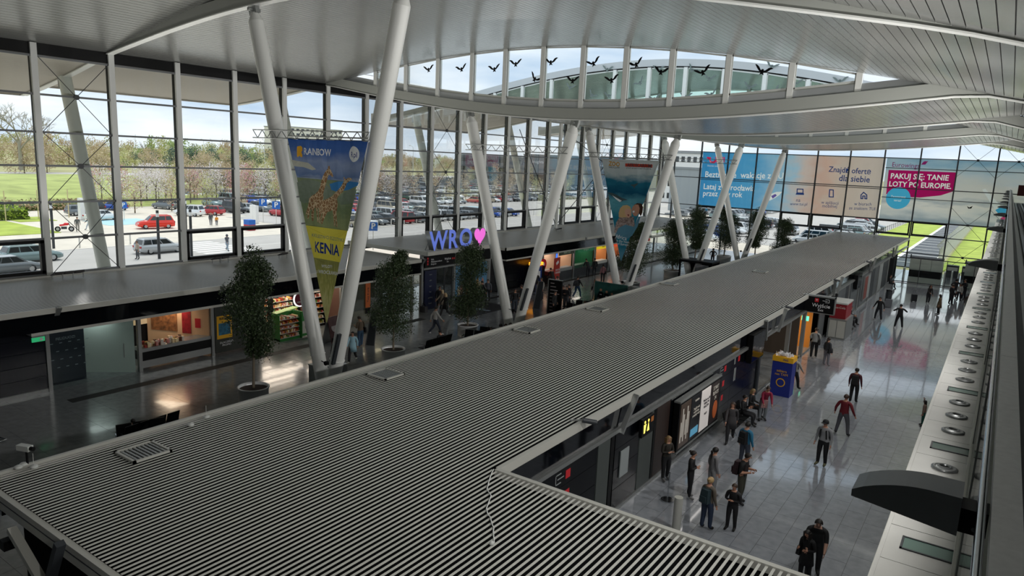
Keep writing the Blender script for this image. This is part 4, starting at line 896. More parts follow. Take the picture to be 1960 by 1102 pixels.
text('1', .42, 'lettering', WT, (XF+.17, 26.6, 2.45), (0, 1, 0), Z_, t, bold=.02); text('minute', .2, 'lettering', WT, (XF+.17, 26.6, 2.18), (0, 1, 0), Z_, t)
for k in range(3): lamp_area('shop_light', (XF-1.2-k*1.2, 27, 2.72), .4, 5, 34, (1, .84, .66))
ls = MB()
for k in range(5): ls.box(XF-.5-k*.8, 24.3, 2.7, XF-.42-k*.8, 29.6, 2.74)
ls.build('light_tube', mat('warm_tube', '#fff0dd', .5, emit='#fff0dd', estr=6), K1, kind='stuff')
# dim end of the row
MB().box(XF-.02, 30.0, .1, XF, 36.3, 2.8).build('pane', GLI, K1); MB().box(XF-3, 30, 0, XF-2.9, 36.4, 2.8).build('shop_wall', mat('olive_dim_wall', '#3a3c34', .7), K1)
t = thing('orange_banner', 'narrow vertical orange banner on the dim glass at the end of the near shop row', 'banner', (XF+.03, 31.9, .6)); MB().box(0, 0, .4, .03, .42, 2.1).m(1).box(0, 0, 0, .03, .42, .36).build('sheet', [mat('orange_sheet', '#c0622a', .5), BLACK], t); text('Two 4 one', .22, 'lettering', DT, (XF+.07, 32.11, 1.85), (0, 0, 1), (0, -1, 0), t)
lamp_area('shop_light', (XF-1.5, 34.0, 2.7), .5, 2, 18, (1, .8, .5))
# things on top of the near shop row
FLOODB = mat('floodlight_body', '#2e2a2b', .6)
def flood(x, y, n_, label, big=False):
    t = thing('floodlight', label, 'floodlight', (x, y, ZR+.02))
    for k in range(n_): MB().hexa([(0, k*.5, .18), (.5, k*.5, .30), (0, k*.5+.45, .18), (.5, k*.5+.45, .30), (0, k*.5, .22), (.5, k*.5, .42), (0, k*.5+.45, .22), (.5, k*.5+.45, .42)]).build('lamp_head', FLOODB, t); MB().bar((.1, k*.5+.05, 0), (.1, k*.5+.05, .2), .04).bar((.45, k*.5+.4, 0), (.45, k*.5+.4, .33), .04).build('bracket', ALU, t)
    return t
flood(-39.8, 16.0, 3, 'cluster of three dark floodlights on the near shop roof, beside the first brace'); flood(-39.8, 25.0, 2, 'pair of floodlights on the near shop roof behind the ficus crown'); flood(-39.0, 29.3, 1, 'single floodlight on the near shop roof left of the V column'); flood(-40, 39.0, 1, 'single floodlight on the gate roof, nearer one'); flood(-38.2, 39.6, 1, 'single floodlight on the gate roof, farther one')
flood(-39.6, 52.5, 3, 'long floodlight cluster on the far shop roof behind the heart'); flood(-37.5, 62, 1, 'single floodlight on the far shop roof left of the zoo pennant'); flood(-37, 72, 2, 'pair of floodlights on the far shop roof right of the zoo pennant'); flood(-36.5, 82, 2, 'last floodlights on the far shop roof')
# -- gate
G = thing('welcome_gate', 'entrance gate with a flat ribbed roof between the two shop rows', 'gate', (0, 0, 0))
zg = 4.35; gx = -32.6
n = 62; me = MB().box(0, 37.0, zg-.008, .055, 45.2, zg).mesh('slat', SLAT)
for k in range(n): put(me, 'slat', G, (XW+.5+k*.131, 0, 0))
MB().box(XW+.4, 36.9, zg-.2, gx, 45.3, zg-.06).build('roof_deck', DGREY, G)
for a in ((XW+.4, 36.85, gx, 36.95), (XW+.4, 45.25, gx, 45.35), (gx-.02, 36.85, gx+.08, 45.35)): MB().box(a[0], a[1], zg-.26, a[2], a[3], zg+.02).build('roof_edge', ALUP, G)
for y in (37.1, 40.7, 45.1): MB().box(-33.4, y-.09, 0, -33.2, y+.09, 4.1).build('post', ALU, G)
MB().box(-33.35, 37.2, 3.95, -33.2, 45, 4.1).build('lintel', ALU, G); MB().box(-33.3, 37.25, 3.15, -33.1, 40.6, 3.9).build('sign_board', BLACK, G); MB().box(-33.3, 40.8, 3.15, -33.1, 45.0, 3.9).build('sign_board', BLACK, G)
MB().box(-33.35, 37.2, 2.98, -33.15, 45, 3.1).build('lintel', ALU, G)
yx = (0, 1, 0)
text('Hala\nMiędzynarodowe\nKrajowe', .17, 'lettering', WT, (-33.09, 37.85, 3.52), yx, Z_, G, align='LEFT'); text('Wyjście', .22, 'lettering', WT, (-33.09, 39.7, 3.6), yx, Z_, G); text('Exit', .14, 'lettering', WT, (-33.09, 39.7, 3.38), yx, Z_, G); text('Wyjście', .2, 'lettering', WT, (-33.09, 42.8, 3.6), yx, Z_, G)
for y, z in ((37.45, 3.72), (37.45, 3.52), (37.45, 3.32), (40.2, 3.5), (40.42, 3.5), (41.5, 3.5)): MB().box(-33.1, y, z, -33.085, y+.14, z+.14).build('red_square', RED, G)
t = thing('info_board', 'tall dark blue information board beside the gate doors', 'board', (-33.25, 37.3, 0)); MB().box(0, 0, .05, .1, 1.25, 2.9).build('panel', mat('dark_blue_panel', '#10193a', .4), t)
for k in range(6): text(['wro', 'info', 'taxi', 'bus', 'parking', 'hotel'][k], .16, 'lettering', mat('dim_white_print', '#8d9292', .6), (-33.15, 37.92, 2.6-k*.42), yx, Z_, t)
for a, b in ((38.7, 39.6), (39.65, 40.55)): MB().box(-33.32, a, .02, -33.29, b, 2.95).build('door_pane', GLI, G); MB().box(-33.34, a, 0, -33.28, a+.05, 2.95).box(-33.34, b-.05, 0, -33.28, b, 2.95).build('door_frame', DGREY, G)
t = thing('city_mural', 'photo mural of town houses and a bridge right of the gate doors', 'mural', (-33.3, 40.85, .1)); MB().box(0, 0, 0, .08, 3.9, 2.8).build('panel', mat('blue_sky_print', '#4f84a8', .6), t)
m = MB()
for k in range(11): x = .25+k*.33; h = .5+((k*7) % 5)*.12; m.m(k % 4).poly([(x, .5), (x+.31, .5), (x+.31, .5+h), (x+.155, .75+h), (x, .5+h)], (.08, 0, 0), (0, 1, 0), (0, 0, 1), .01)
m.m(4).box(.08, 0, 0, .1, 3.9, .45); m.m(5).poly([(1.2, 1.6), (1.9, 1.6), (1.9, 2.2), (1.55, 2.6), (1.2, 2.2)], (.08, 0, 0), (0, 1, 0), (0, 0, 1), .012)
m.build('print', [mat('house_cream', '#c8b898', .7), mat('house_rose', '#a87868', .7), mat('house_grey', '#8a9298', .7), mat('house_ochre', '#b08a50', .7), BLACK, mat('steel_blue', '#35566e', .6)], t)
MB().box(-40, 37.2, 0, -33.4, 37.3, 3.0).build('side_wall', GLI, G)
MB().box(-31.9, 38.2, .002, -29.6, 43.2, .02).build('door_mat', mat('dark_mat', '#25282c', .9), label='large dark entrance mat with a pale arrow before the gate', category='mat')
MB().poly([(0, 0), (1.0, .5), (.9, .15), (1.6, .35), (1.6, .1), (.85, -.15), (.9, -.3)], (-31.5, 40.6, .02), (1, 0, 0), (0, 1, 0), .006).build('arrow_print', mat('pale_blue_print', '#93a8b4', .7), label='pale arrow printed on the entrance mat', category='arrow')
# WRO letters
LV = mat('letter_face_violet_lit', '#6f86d8', .4, emit='#6076d8', estr=.38); LS = mat('letter_side_aluminium', '#a9adb0', .35, metal=.5)
def big_letter(ch, y, wd, label, m=LV):
    t = thing('display_letter', label, 'letter', (-32.9, y, zg+.02), group='lit letters on the gate roof')
    cu = bpy.data.curves.new('l', 'FONT'); cu.body = ch; cu.size = 1.95; cu.extrude = .22; cu.offset = .05; cu.resolution_u = 4; tmp = bpy.data.objects.new('tmp', cu); COL.objects.link(tmp); dg = bpy.context.evaluated_depsgraph_get()
    me = bpy.data.meshes.new_from_object(tmp.evaluated_get(dg), depsgraph=dg); bpy.data.objects.remove(tmp); me.materials.clear(); me.materials.append(LS); me.materials.append(m)
    for p in me.polygons: p.material_index = 1 if p.normal.z > .9 else 0
    xs = [v.co.x for v in me.vertices]; me.transform(Matrix.Translation((-min(xs), 0, 0))); me.transform(Matrix.Diagonal((wd/(max(xs)-min(xs)), .95, 1, 1)))
    me.transform(Matrix(((0, 0, 1, 0), (1, 0, 0, 0), (0, 1, 0, .08), (0, 0, 0, 1)))); put(me, 'letter_body', t)
    MB().bar((-.5, .4, 0), (-.05, .4, .9), .04).bar((-.5, .4, 0), (-.05, .4, .04), .04).build('stay', ALU, t); return t
big_letter('W', 37.15, 2.0, 'big lit violet-blue letter W on the gate roof'); big_letter('R', 39.3, 1.05, 'big lit violet-blue letter R on the gate roof'); big_letter('O', 40.5, 1.5, 'big lit violet-blue letter O on the gate roof')
t = thing('display_heart', 'big lit pink heart at the end of the letters on the gate roof', 'heart', (-32.9, 42.95, zg+.78), group='lit letters on the gate roof')
hp_ = [(.046*16*math.sin(a)**3, .05*(13*math.cos(a)-5*math.cos(2*a)-2*math.cos(3*a)-math.cos(4*a))) for a in [2*PI*k/36 for k in range(36)]][::-1]
MB().poly(hp_, (-.2, 0, 0), (0, 1, 0), (0, 0, 1), .42).build('heart_body', LS, t); MB().poly([(a*.94, b*.94) for a, b in hp_], (.22, 0, 0), (0, 1, 0), (0, 0, 1), .01).build('heart_face', mat('heart_pink_lit', '#e070d0', .4, emit='#e868d0', estr=.6), t)
# -- far shop row
K2 = thing('shop_row', 'far row of counters under a long ribbed roof beyond the welcome gate', 'kiosk', (0, 0, 0))
ribs(K2, XW+.45, XE-.06, 46.8, 94); MB().box(XW+.4, 46.7, ZR-.25, XE-.02, 94, ZR-.1).build('roof_deck', VOID, K2)
rimbox('roof_edge', K2, XE-.1, 46.6, XE, 94.1); rimbox('roof_edge', K2, XW+.4, 46.6, XE, 46.7); rimbox('roof_edge', K2, XW+.4, 94, XE, 94.1)
MB().box(XE-.14, 46.75, 2.9, XE-.06, 70, ZR-.2).box(XW+.6, 46.72, 2.9, XE-.1, 46.8, ZR-.2).build('fascia_glass', FASC, K2); MB().box(XE-.12, 70, 2.9, XE-.08, 94, ZR-.2).build('fascia_glass', GLI, K2)
MB().box(XF-.1, 46.8, 2.78, XE-.04, 94, 2.9).box(XW+.6, 46.9, 2.78, XF, 47.0, 2.9).build('transom', ALUP, K2)
def p2(y0, y1, z0, z1, m, name='wall_panel', x=XF, t=.06): return MB().box(x-t, y0+.01, z0+.01, x, y1-.01, z1-.01).build(name, m, K2)
for z0, z1 in zip((.12, .8, 1.48, 2.16), (.8, 1.48, 2.16, 2.8)):
    p2(47, 50, z0, z1, NAVY); p2(50, 53.4, z0, z1, NAVY); MB().box(-40.6, 46.95, z0+.01, -37.1, 47.0, z1-.01).build('wall_panel', NAVY, K2); MB().box(-37, 46.95, z0+.01, XF-.02, 47.0, z1-.01).build('wall_panel', NAVY, K2)
for y in (46.95, 53.5, 59.1, 63.4, 66.4, 70.2, 78, 86, 93.9): MB().box(XF-.1, y-.09, 0, XF+.06, y+.09, 2.85).build('post', ALU, K2)
for y in (59.8, 75): MB().bar((XF+.2, y-.1, 2.8), (XE+.06, y+.1, 3.9), .16, .2, up=(0, 1, 0)).build('bracket', ALU, K2)
CT = mat('counter_grey', '#9aa0a0', .5)
for (a, b, wm, nm, cm) in ((53.6, 56.0, '#c9a890', 'beige', CT), (56.0, 59.0, '#d9b090', 'peach', CT), (59.2, 63.3, '#1f6a44', 'green', mat('green_counter', '#2a5a44', .5)), (63.5, 66.3, '#d08a50', 'orange', WHITE), (66.5, 70.0, '#b06030', 'rust', WHITE)):
    MB().box(XF-2.6, a, 0, XF-2.5, b, 2.8).box(XF-2.5, a, 0, XF-.2, a+.06, 2.8).box(XF-2.5, b-.06, 0, XF-.2, b, 2.8).build('booth_wall', mat(nm+'_booth_wall', wm, .7), K2)
    MB().box(XF-.6, a+.1, 0, XF-.02, b-.1, .8).m(1).box(XF-.65, a+.1, .8, XF, b-.1, 1.1).build('counter', [DGREY, cm], K2)
    lamp_area('shop_light', (XF-1.3, (a+b)/2, 2.75), .4, b-a-.4, 26, (1, .9, .78))
def topsign(y0, y1, col, txt, lab, tc='#202020'):
    t = thing('counter_sign', lab, 'sign', (XF+.02, y0, 2.35)); MB().box(0, 0, 0, .1, y1-y0, .42).build('panel', mat('sign_'+col[1:], col, .5, emit=col, estr=.35), t); text(txt, .3, 'lettering', mat('sign_text_'+tc[1:], tc, .5), (XF+.13, (y0+y1)/2, 2.57), yx, Z_, t)
topsign(56.2, 58.9, '#242a20', 'Rent a car', 'dark sign with pale lettering over the peach rental booth', '#c8e0c0'); topsign(59.6, 62.9, '#1c5a3a', 'Europcar', 'green sign over the green rental booth', '#d0f0d8'); topsign(63.6, 66.2, '#f0d420', 'Hertz', 'yellow sign over the orange rental booth'); topsign(66.6, 69.8, '#e0522a', 'SIXT', 'orange-red sign over the rust rental booth', '#f0e0d8')
topsign(73.5, 76.5, '#c01c28', 'AVIS', 'red sign behind the ficus trees on the far shop row', '#f0e0d8')
t = thing('screen', 'small blue screen hanging in the peach rental booth', 'screen', (XF-.9, 56.6, 1.9)); MB().box(0, 0, 0, .06, .9, .5).m(1).box(.06, .04, .04, .065, .86, .46).build('panel', [BLACK, mat('blue_screen_lit', '#3a6cd0', .4, emit='#3a6cd0', estr=1)], t)
for y in (71, 78.2, 86.2): MB().box(XF-.02, y-.6 if y > 71 else 70.4, .1, XF, y+7 if y > 71 else 77.8, 2.8).build('pane', GLI, K2)
MB().box(XF-.3, 70.4, 0, XF, 93.8, .8).build('low_wall', WHITE, K2)
t = thing('cash_machine', 'blue cash machine with an orange lit sign beside the far shop row', 'cash machine', (-33.3, 51.0, 0)); MB().box(0, 0, 0, .7, 1.0, 1.9).build('body', mat('machine_blue', '#1c3f8c', .4), t); MB().box(.02, -.1, 2.0, .72, 1.15, 2.25).build('sign_panel', mat('orange_lit', '#f09020', .4, emit='#ffa020', estr=1.5), t); text('2  bitomat', .16, 'lettering', WT, (-32.56, 51.65, 2.12), yx, Z_, t); MB().box(.7, .3, .9, .71, .75, 1.5).build('screen', WT, t); MB().box(.7, 1.05, 0, .75, 1.4, 1.9).build('side_panel', BLACK, t)
t = thing('rollup_banner', 'red-orange roll-up banner with a white knot emblem before the rental booths', 'banner', (-32.2, 53.3, 0), .12); MB().box(0, 0, .25, .05, 1.25, 2.5).build('sheet', mat('brick_red_sheet', '#b03020', .5), t); MB().box(-.15, 0, 0, .2, 1.25, .08).build('base', ALU, t)
text('RENTIS\nCARHIRE', .24, 'lettering', WT, (-32.19+.06, 53.9, 1.3), yx, Z_, t); text('OPEN', .2, 'lettering', WT, (-32.19+.06, 53.95, .6), yx, Z_, t); MB().bar((.06, .35, 2.0), (.06, .8, 2.2), .03, .12).bar((.06, .45, 1.9), (.06, .9, 2.1), .03, .12).build('emblem', WT, t)
t = thing('round_banner', 'round red hanging disc with a white star beside the roll-up banner', 'banner', (-32.9, 52.6, 1.95)); MB().cyl((0, 0, 0), (.06, 0, 0), .5, n=24).build('disc', RED, t); text('✱', .5, 'lettering', WT, (-32.83, 52.6, 1.95), yx, Z_, t)
MB().box(XF-.1, 53.7, .8, XF+.6, 55.6, 1.15).m(1).box(XF-.1, 53.7, 0, XF+.5, 55.6, .8).build('reception_counter', [mat('dusty_red', '#7c3838', .5), DGREY], label='dusty red topped counter behind the roll-up banner', category='counter')
# ---------------------------------------------------------------- right side: nozzle ledge, louvred wall, balustrade, uplights
LEDM = mat('ledge_sheet_metal', '#cdcdc8', .34, metal=.15, var=.06, vscale=2)
ld = thing('duct_ledge', 'long pale metal air duct ledge with round nozzles and slot windows under the gallery', 'ledge', (0, 0, 6.8))
XA, XB = -.62, .19; NZ = mat('nozzle_ring', '#8d9090', .3, metal=.6)
def U68(px, py): return U(px, py, z=6.8)
per = 3.77; yS = U68(1775, 1052).y; yN = U68(1825.7, 869).y
nm = MB().lathe([(.17, 0), (.175, .02), (.13, .035), (.12, .02), (.085, .05), (.07, .05), (.07, -.02)], n=22).m(1).lathe([(.07, .03), (.0, .03)], n=22).mesh('nozzle', [NZ, BLACK])
k = -3
while yS+k*per < 95:
    y0 = yS+k*per-.52
    for q in range(4): 
        a = y0+q*per/4
        if a < -4: continue
        MB().box(XA, a+.006, -.06, XB, a+per/4-.006, 0).build('sheet', LEDM, ld)
    ys = yS+k*per
    if ys > -3:
        f = MB(); a, b = ys-.17, ys+.17; x0, x1 = XA+.15, XB-.1
        f.box(x0, a, 0, x1, a+.025, .012).box(x0, b-.025, 0, x1, b, .012).box(x0, a, 0, x0+.025, b, .012).box(x1-.025, a, 0, x1, b, .012).m(1).box(x0+.02, a+.02, 0, x1-.02, b-.02, .004); f.build('slot_window', [DGREY, mat('green_slot_glass', '#6f8a80', .1)], ld)
    for q in range(3):
        yy = ys+per*(.25, .5, .745)[q]
        if yy > 0: put(nm, 'nozzle', ld, ((XA+XB)/2, yy, 0))
    k += 1
MB().box(XA-.04, -5, -.3, XA, 95, .01).m(1).box(XA-.05, -5, -.02, XA-.035, 95, .0).build('edge_trim', [LEDM, ALUP], ld)
MB().box(XA, -5, -6.8, XA+.1, 95, -.3).build('wall_below', mat('wall_under_ledge', '#6c7072', .6), ld, kind='stuff') if False else None
MB().box(XA+.25, -5, 0, XB, 95.8, 6.7).build('wall_gallery', mat('wall_under_ledge', '#6c7072', .6), kind='structure')
lv = thing('louvre_wall', 'dark and pale louvre lines on the gallery wall above the duct ledge', 'louvre', (XB, 0, 6.8))
for k in range(6): MB().box(-.0, -5, .12+k*.17, .03, 95, .19+k*.17).build('louvre_blade', ALU, lv)
MB().box(.04, -5, 0, .08, 95, 1.3).build('backing', BLACK, lv); MB().box(-.03, -5, 1.3, .05, 95, 1.45).build('top_bar', ALUP, lv); MB().box(-.02, -5, 0, .05, 95, .05).build('bottom_bar', ALUP, lv)
bal = thing('balustrade', 'glass balustrade with a flat brushed metal handrail along the gallery', 'railing', (0, 0, 0))
zc = 10.1; xl, xr = U(1891, 1102, z=zc).x, U(1951, 1102, z=zc).x
for k in range(28):
    y = -2+k*3.77-1.1; MB().box(xl, y+.004, zc-.045, xr+.012, y+3.77-.004, zc).build('handrail', mat('handrail_brushed', '#f0f1f1', .34, metal=.1, var=.05, vscale=30), bal)
    MB().box(xl-.03, y+.03, 8.4, xl-.022, y+3.74, zc-.07).build('glass_panel', GLI, bal); MB().box(xl-.035, y-.02, 8.3, xl-.01, y+.02, zc-.03).build('post', ALU, bal)
MB().cyl((xl-.022, -4, zc-.02), (xl-.022, 95, zc-.02), .012, n=10).build('tube_rail', CHROME, bal)
MB().box(xr+.02, -4, zc-.12, xr+.06, 95, zc-.06).build('inner_channel', DGREY, bal); MB().box(xr+.06, -4, zc-.1, xr+.11, 95, zc-.05).build('inner_rail', ALU, bal)
MB().box(xl-.05, -5, 8.2, .6, 95, 8.4).build('slab_edge', ALUP, bal)
gf = MB().box(.3, -5, 8.4, XR, 95, 8.7); gf.build('floor_gallery', mat('gallery_floor', '#7e8282', .5), kind='structure')
gr_ = thing('gallery_ribs', 'dark and pale rib strips running along the gallery at the right edge', 'ribbed strip', (0, 0, 8.7))
for k in range(10): MB().box(.42+k*.22, 4, 0, .52+k*.22, 90, .12).build('rib', ALU if k % 2 else DGREY, gr_)
t = thing('gallery_display', 'small dark red departure display at the far end of the gallery', 'display', (.5, 62, 10.0)); MB().box(0, 0, 0, 1.3, .1, .75).build('frame', mat('dark_red_frame', '#5c2424', .5), t); MB().box(.45, -.01, .08, .85, 0, .67).build('screen', WT, t)
# uplights on the balustrade
hb = MB(); n = 10
prof_ = [(0, 0)]+[(.29*(k/n), .022+.062*math.sin(PI*.5*min(1, k/n*1.35))**.8) for k in range(n+1)]+[(.29, -.035)]
hv = []
for y in (-.07, .07): hv += [(-.31+x, y, z) for x, z in prof_]
k_ = len(prof_); hb._a(hv, [tuple(range(k_))[::-1], tuple(range(k_, 2*k_))]); hb._a(hv, [(i, (i+1) % k_, k_+(i+1) % k_, k_+i) for i in range(k_)], False)
UPB = mat('floodlight_housing', '#8d9195', .42, metal=.3); hme = hb.mesh('housing', UPB)
rme = MB().box(-.03, -.045, -.03, .05, .045, .045).m(1).cyl((.02, -.05, -.01), (.02, .05, -.01), .008, n=8).mesh('bracket', [BLACK, CHROME])
for k in range(12):
    y = 2.42+k*7.55; t = thing('floodlight', 'black wedge-shaped floodlight on the balustrade, %s from the camera end' % ['first and largest', 'second', 'third', 'fourth', 'fifth', 'sixth', 'seventh', 'eighth', 'ninth', 'tenth', 'eleventh', 'twelfth'][k], 'floodlight', (xl-.05, y, zc-.1), group='floodlights on the gallery balustrade')
    put(hme, 'housing', t, (-.0, 0, 0)); put(rme, 'bracket', t)
    lamp_area('floodlight_beam', (xl-.42, y, zc-.02), .12, .09, UPW*.5, (1, .975, .94), (0, math.radians(180-42), 0), 140)
    lamp_area('floodlight_beam', (xl-.42, y, zc-.17), .12, .09, UPW*.6, (1, .975, .94), (0, math.radians(80), 0), 175)
for x, y in ((-39.5, 17), (-39.5, 25.5), (-38.7, 29.5), (-39.3, 53.5), (-36.7, 73), (-36.2, 83)):
    lamp_area('floodlight_beam', (x, y+.3, ZR+.55), .4, .4, UPW*.6, (1, .97, .92), (0, math.radians(180+35), 0), 130)

# ---------------------------------------------------------------- hall furniture
# planters with ficus trees
FIC = mat('ficus_leaf_dark', '#37482a', .55, var=.35, vscale=3); SOIL = mat('bark_mulch', '#3a2f28', .95, var=.3, vscale=20, bump=.8, bscale=30)
pm = MB().lathe([(.62, 0), (.62, .62), (.66, .64), (.66, .68), (.60, .68), (.60, .5)], n=32).mesh('pot', mat('brushed_pot', '#e0e2e2', .25, metal=.15)); so_ = MB().lathe([(.60, .56), (.3, .6), (0, .6)], n=24).mesh('soil', SOIL)
rf = random.Random(21)
def ficus_crown(h0, h1, lobes, n, r_):
    m = MB(); cs = []
    for (z, r) in lobes:
        ox, oy = r_.gauss(0, .16), r_.gauss(0, .16)
        for k in range(9): a = r_.random()*6.28; d = r*.55*r_.random()**.5; cs.append((ox+math.cos(a)*d*1.15, oy+math.sin(a)*d*1.15, z+r_.gauss(0, .18), r*.72))
    def f():
        c = r_.choice(cs); d = Vector((r_.gauss(0, 1), r_.gauss(0, 1), r_.gauss(0, 1))).normalized()*c[3]*r_.random()**.35; return (c[0]+d.x, c[1]+d.y, c[2]+d.z-abs(d.x)*.25)
    leaf_cloud(m, n*2, f, .055, .12, r_)
    for k in range(70):     # hanging sprigs
        c = r_.choice(cs); a = r_.random()*6.28; p = Vector((c[0]+math.cos(a)*c[3]*.9, c[1]+math.sin(a)*c[3]*.9, c[2]))
        for q in range(9): leaf_cloud(m, 1, lambda: (p.x+r_.gauss(0, .04), p.y+r_.gauss(0, .04), p.z-q*.07), .05, .09, r_)
    return m.mesh('crown', FIC)
fc = [ficus_crown(1.7, 6, [(2.3, .55), (3.0, .75), (3.6, 1.0), (4.3, 1.15), (4.9, .85), (5.4, .75), (5.85, .6)], 9500, rf), ficus_crown(1.7, 6, [(2.2, .95), (2.8, 1.15), (3.4, 1.15), (4.0, 1.0), (4.6, .7), (5.1, .62), (5.5, .45)], 9500, rf), ficus_crown(1.7, 6, [(1.7, .9), (2.3, 1.15), (2.9, .85), (3.5, .8), (4.2, .85), (4.7, .95), (5.2, .7)], 9500, rf)]
ft = MB(); ft.cyl((0, 0, .55), (.04, .02, 2.2), .06, .05, n=8).cyl((.04, .02, 2.2), (-.06, .05, 3.6), .05, .035, n=8).cyl((-.06, .05, 3.6), (.05, 0, 5.2), .035, .01, n=6)
for k in range(9): a = k*2.4; z = 2+k*.35; ft.cyl((0, 0, z), (math.cos(a)*.6, math.sin(a)*.6, z+.45), .025, .008, n=5)
ftm = ft.mesh('trunk', mat('ficus_bark', '#7a7060', .8))
for k, (x, y, c, s, r, lb_) in enumerate([(-26.0, 18.17, 0, 1.03, .3, 'tall potted ficus nearest the camera, before the snack bar'), (-26.05, 26.9, 1, 1.0, 2.0, 'potted ficus right of the giraffe pennant, before the food store end'), (-26.65, 34.1, 2, 1.02, 4.1, 'potted ficus under the pink heart, left of the second V column'), (-26.6, 57.5, 1, .95, 1.0, 'potted ficus right behind the zoo pennant'), (-26.7, 67.3, 2, .98, 2.6, 'potted ficus beside the dark stand right of the zoo pennant'), (-27.5, 75.5, 0, .98, .6, 'potted ficus before the raking column, second right of the zoo pennant'), (-27.0, 84.0, 1, 1.0, 5.0, 'potted ficus between the crossing white columns'), (-23.5, 84.5, 0, .95, 3.3, 'potted ficus right of the crossing white columns'), (-21.5, 88.5, 2, .9, 3.9, 'last potted ficus just above the long ribbed roof')]):
    t = thing('potted_ficus', lb_, 'potted tree', (x, y, 0), r); t.scale = (s, s, s) if k < 3 else (s*1.35, s*1.35, s*1.06)
    put(so_, 'soil', put(pm, 'pot', t)); put(fc[c], 'crown', t); put(ftm, 'trunk', t)
# seats
def bench(x, y, rz, n, label):
    t = thing('seat_row', label, 'seating', (x, y, 0), rz)
    for k in range(n):
        MB().hexa([(k*.56, 0, .42), (k*.56+.5, 0, .42), (k*.56, .48, .40), (k*.56+.5, .48, .40), (k*.56, 0, .46), (k*.56+.5, 0, .46), (k*.56, .48, .44), (k*.56+.5, .48, .44)]).build('seat', BLACK, t)
        MB().hexa([(k*.56, -.02, .46), (k*.56+.5, -.02, .46), (k*.56, .02, .46), (k*.56+.5, .02, .46), (k*.56, -.16, .95), (k*.56+.5, -.16, .95), (k*.56, -.12, .95), (k*.56+.5, -.12, .95)]).build('backrest', BLACK, t)
    for k in range(n+1): MB().bar((k*.56-.03, 0, .45), (k*.56-.03, -.0, .66), .03).bar((k*.56-.03, 0, .66), (k*.56-.03, .4, .66), .04).build('armrest', CHROME, t)
    MB().bar((0, .2, .38), (n*.56, .2, .38), .07).build('beam', CHROME, t)
    for k in (.3, n*.56-.3): MB().bar((k, .2, .38), (k, .45, 0), .05).bar((k, .2, .38), (k, -.1, 0), .05).build('leg', CHROME, t)
    return t
bench(-24.9, 12.0, PI/2+.1, 4, 'black metal seat row by the near left edge of the long roof'); bench(-24.6, 13.4, -PI/2-.3, 3, 'second black seat row back to back with the near one'); bench(-25.3, 28.6, PI/2, 4, 'black seat row before the second potted ficus'); bench(-8.6, 54.5, -PI/2, 5, 'black seat row against the kiosk wall beyond the drinks cabinet')
bench(-8.4, 30.6, -PI/2, 4, 'black seat row under the wayfinding marks on the dark wall'); bench(-23.0, 57.2, 0, 6, 'long black seat row beside the zoo pennant column'); bench(-22.2, 66.0, 0, 5, 'black seat row before the dark display stand')
# ticket boxes at the first V column
t = thing('bin_row', 'grey three-hole recycling bin at the foot of the nearest V column', 'bin', (-25.9, 21.1, 0), .05)
MB().box(0, 0, 0, 1.35, .5, 1.05).build('body', ALU, t); MB().box(-.02, -.02, 1.05, 1.37, .52, 1.1).build('top', ALUP, t)
for k in range(3): MB().cyl((.25+k*.43, .25, 1.095), (.25+k*.43, .25, 1.106), .11, n=14).build('hole', BLACK, t)
t = thing('leaflet_rack', 'small ribbed leaflet rack beside the foot of the nearest V column', 'rack', (-23.5, 20.7, 0)); MB().box(0, 0, 0, .35, .3, 1.7).build('body', ALU, t)
for k in range(4): MB().box(.02+k*.085, -.02, .65, .075+k*.085, 0, 1.65).build('divider', WHITE, t)
# a-frame boards, black board, team panel, stands
t = thing('a_board', 'brown A-board with a white emblem before the food store', 'board', (-30.6, 26.6, 0), .2); MB().hexa([(0, 0, 0), (.04, 0, 0), (0, .9, 0), (.04, .9, 0), (-.35, 0, 1.6), (-.31, 0, 1.6), (-.35, .9, 1.6), (-.31, .9, 1.6)]).build('front_panel', mat('chocolate_panel', '#4a2c2c', .5), t); MB().hexa([(-.75, 0, 0), (-.71, 0, 0), (-.75, .9, 0), (-.71, .9, 0), (-.37, 0, 1.6), (-.33, 0, 1.6), (-.37, .9, 1.6), (-.33, .9, 1.6)]).build('rear_panel', ALU, t)
MB().cyl((-.18, .45, .98), (-.165, .45, .985), .27, n=20).build('emblem', mat('dim_pale_print', '#a8a0a0', .6), t)
for (px, py, r, lb_) in ((700, 660, .4, 'grey sloping info pillar behind the nearest V column'), (1020, 590, .3, 'grey sloping info pillar behind the second V column')):
    p = U(px, py, z=0); t = thing('info_pillar', lb_, 'pillar', tuple(p), r); MB().hexa([(0, 0, 0), (.5, 0, 0), (0, .12, 0), (.5, .12, 0), (.35, 0, 2.1), (.7, 0, 2.1), (.35, .12, 2.1), (.7, .12, 2.1)]).build('body', DGREY, t); MB().bar((.0, -.02, 0), (.35, -.02, 2.1), .05).build('edge', ALU, t)
t = thing('text_board', 'tall black free-standing board with rows of pale text near the second V column', 'board', (-26.5, 43.3, 0), .1); MB().box(0, 0, 0, 1.05, .14, 2.5).m(1).box(-.06, -.02, 0, 0, .16, 2.52).box(-.06, -.02, 2.5, 1.08, .16, 2.55).build('panel', [BLACK, ALU], t)
for k in range(9): MB().box(.15, -.006, 2.25-k*.25, .15+.3+.5*((k*37) % 7)/7, 0, 2.30-k*.25).build('text_line', mat('dim_pale_print', '#a8a0a0', .6), t)
t = thing('team_panel', 'dark green stadium panel with four players in black at the foot of the zoo pennant', 'panel', (-25.0, 47.6, 0), .0)
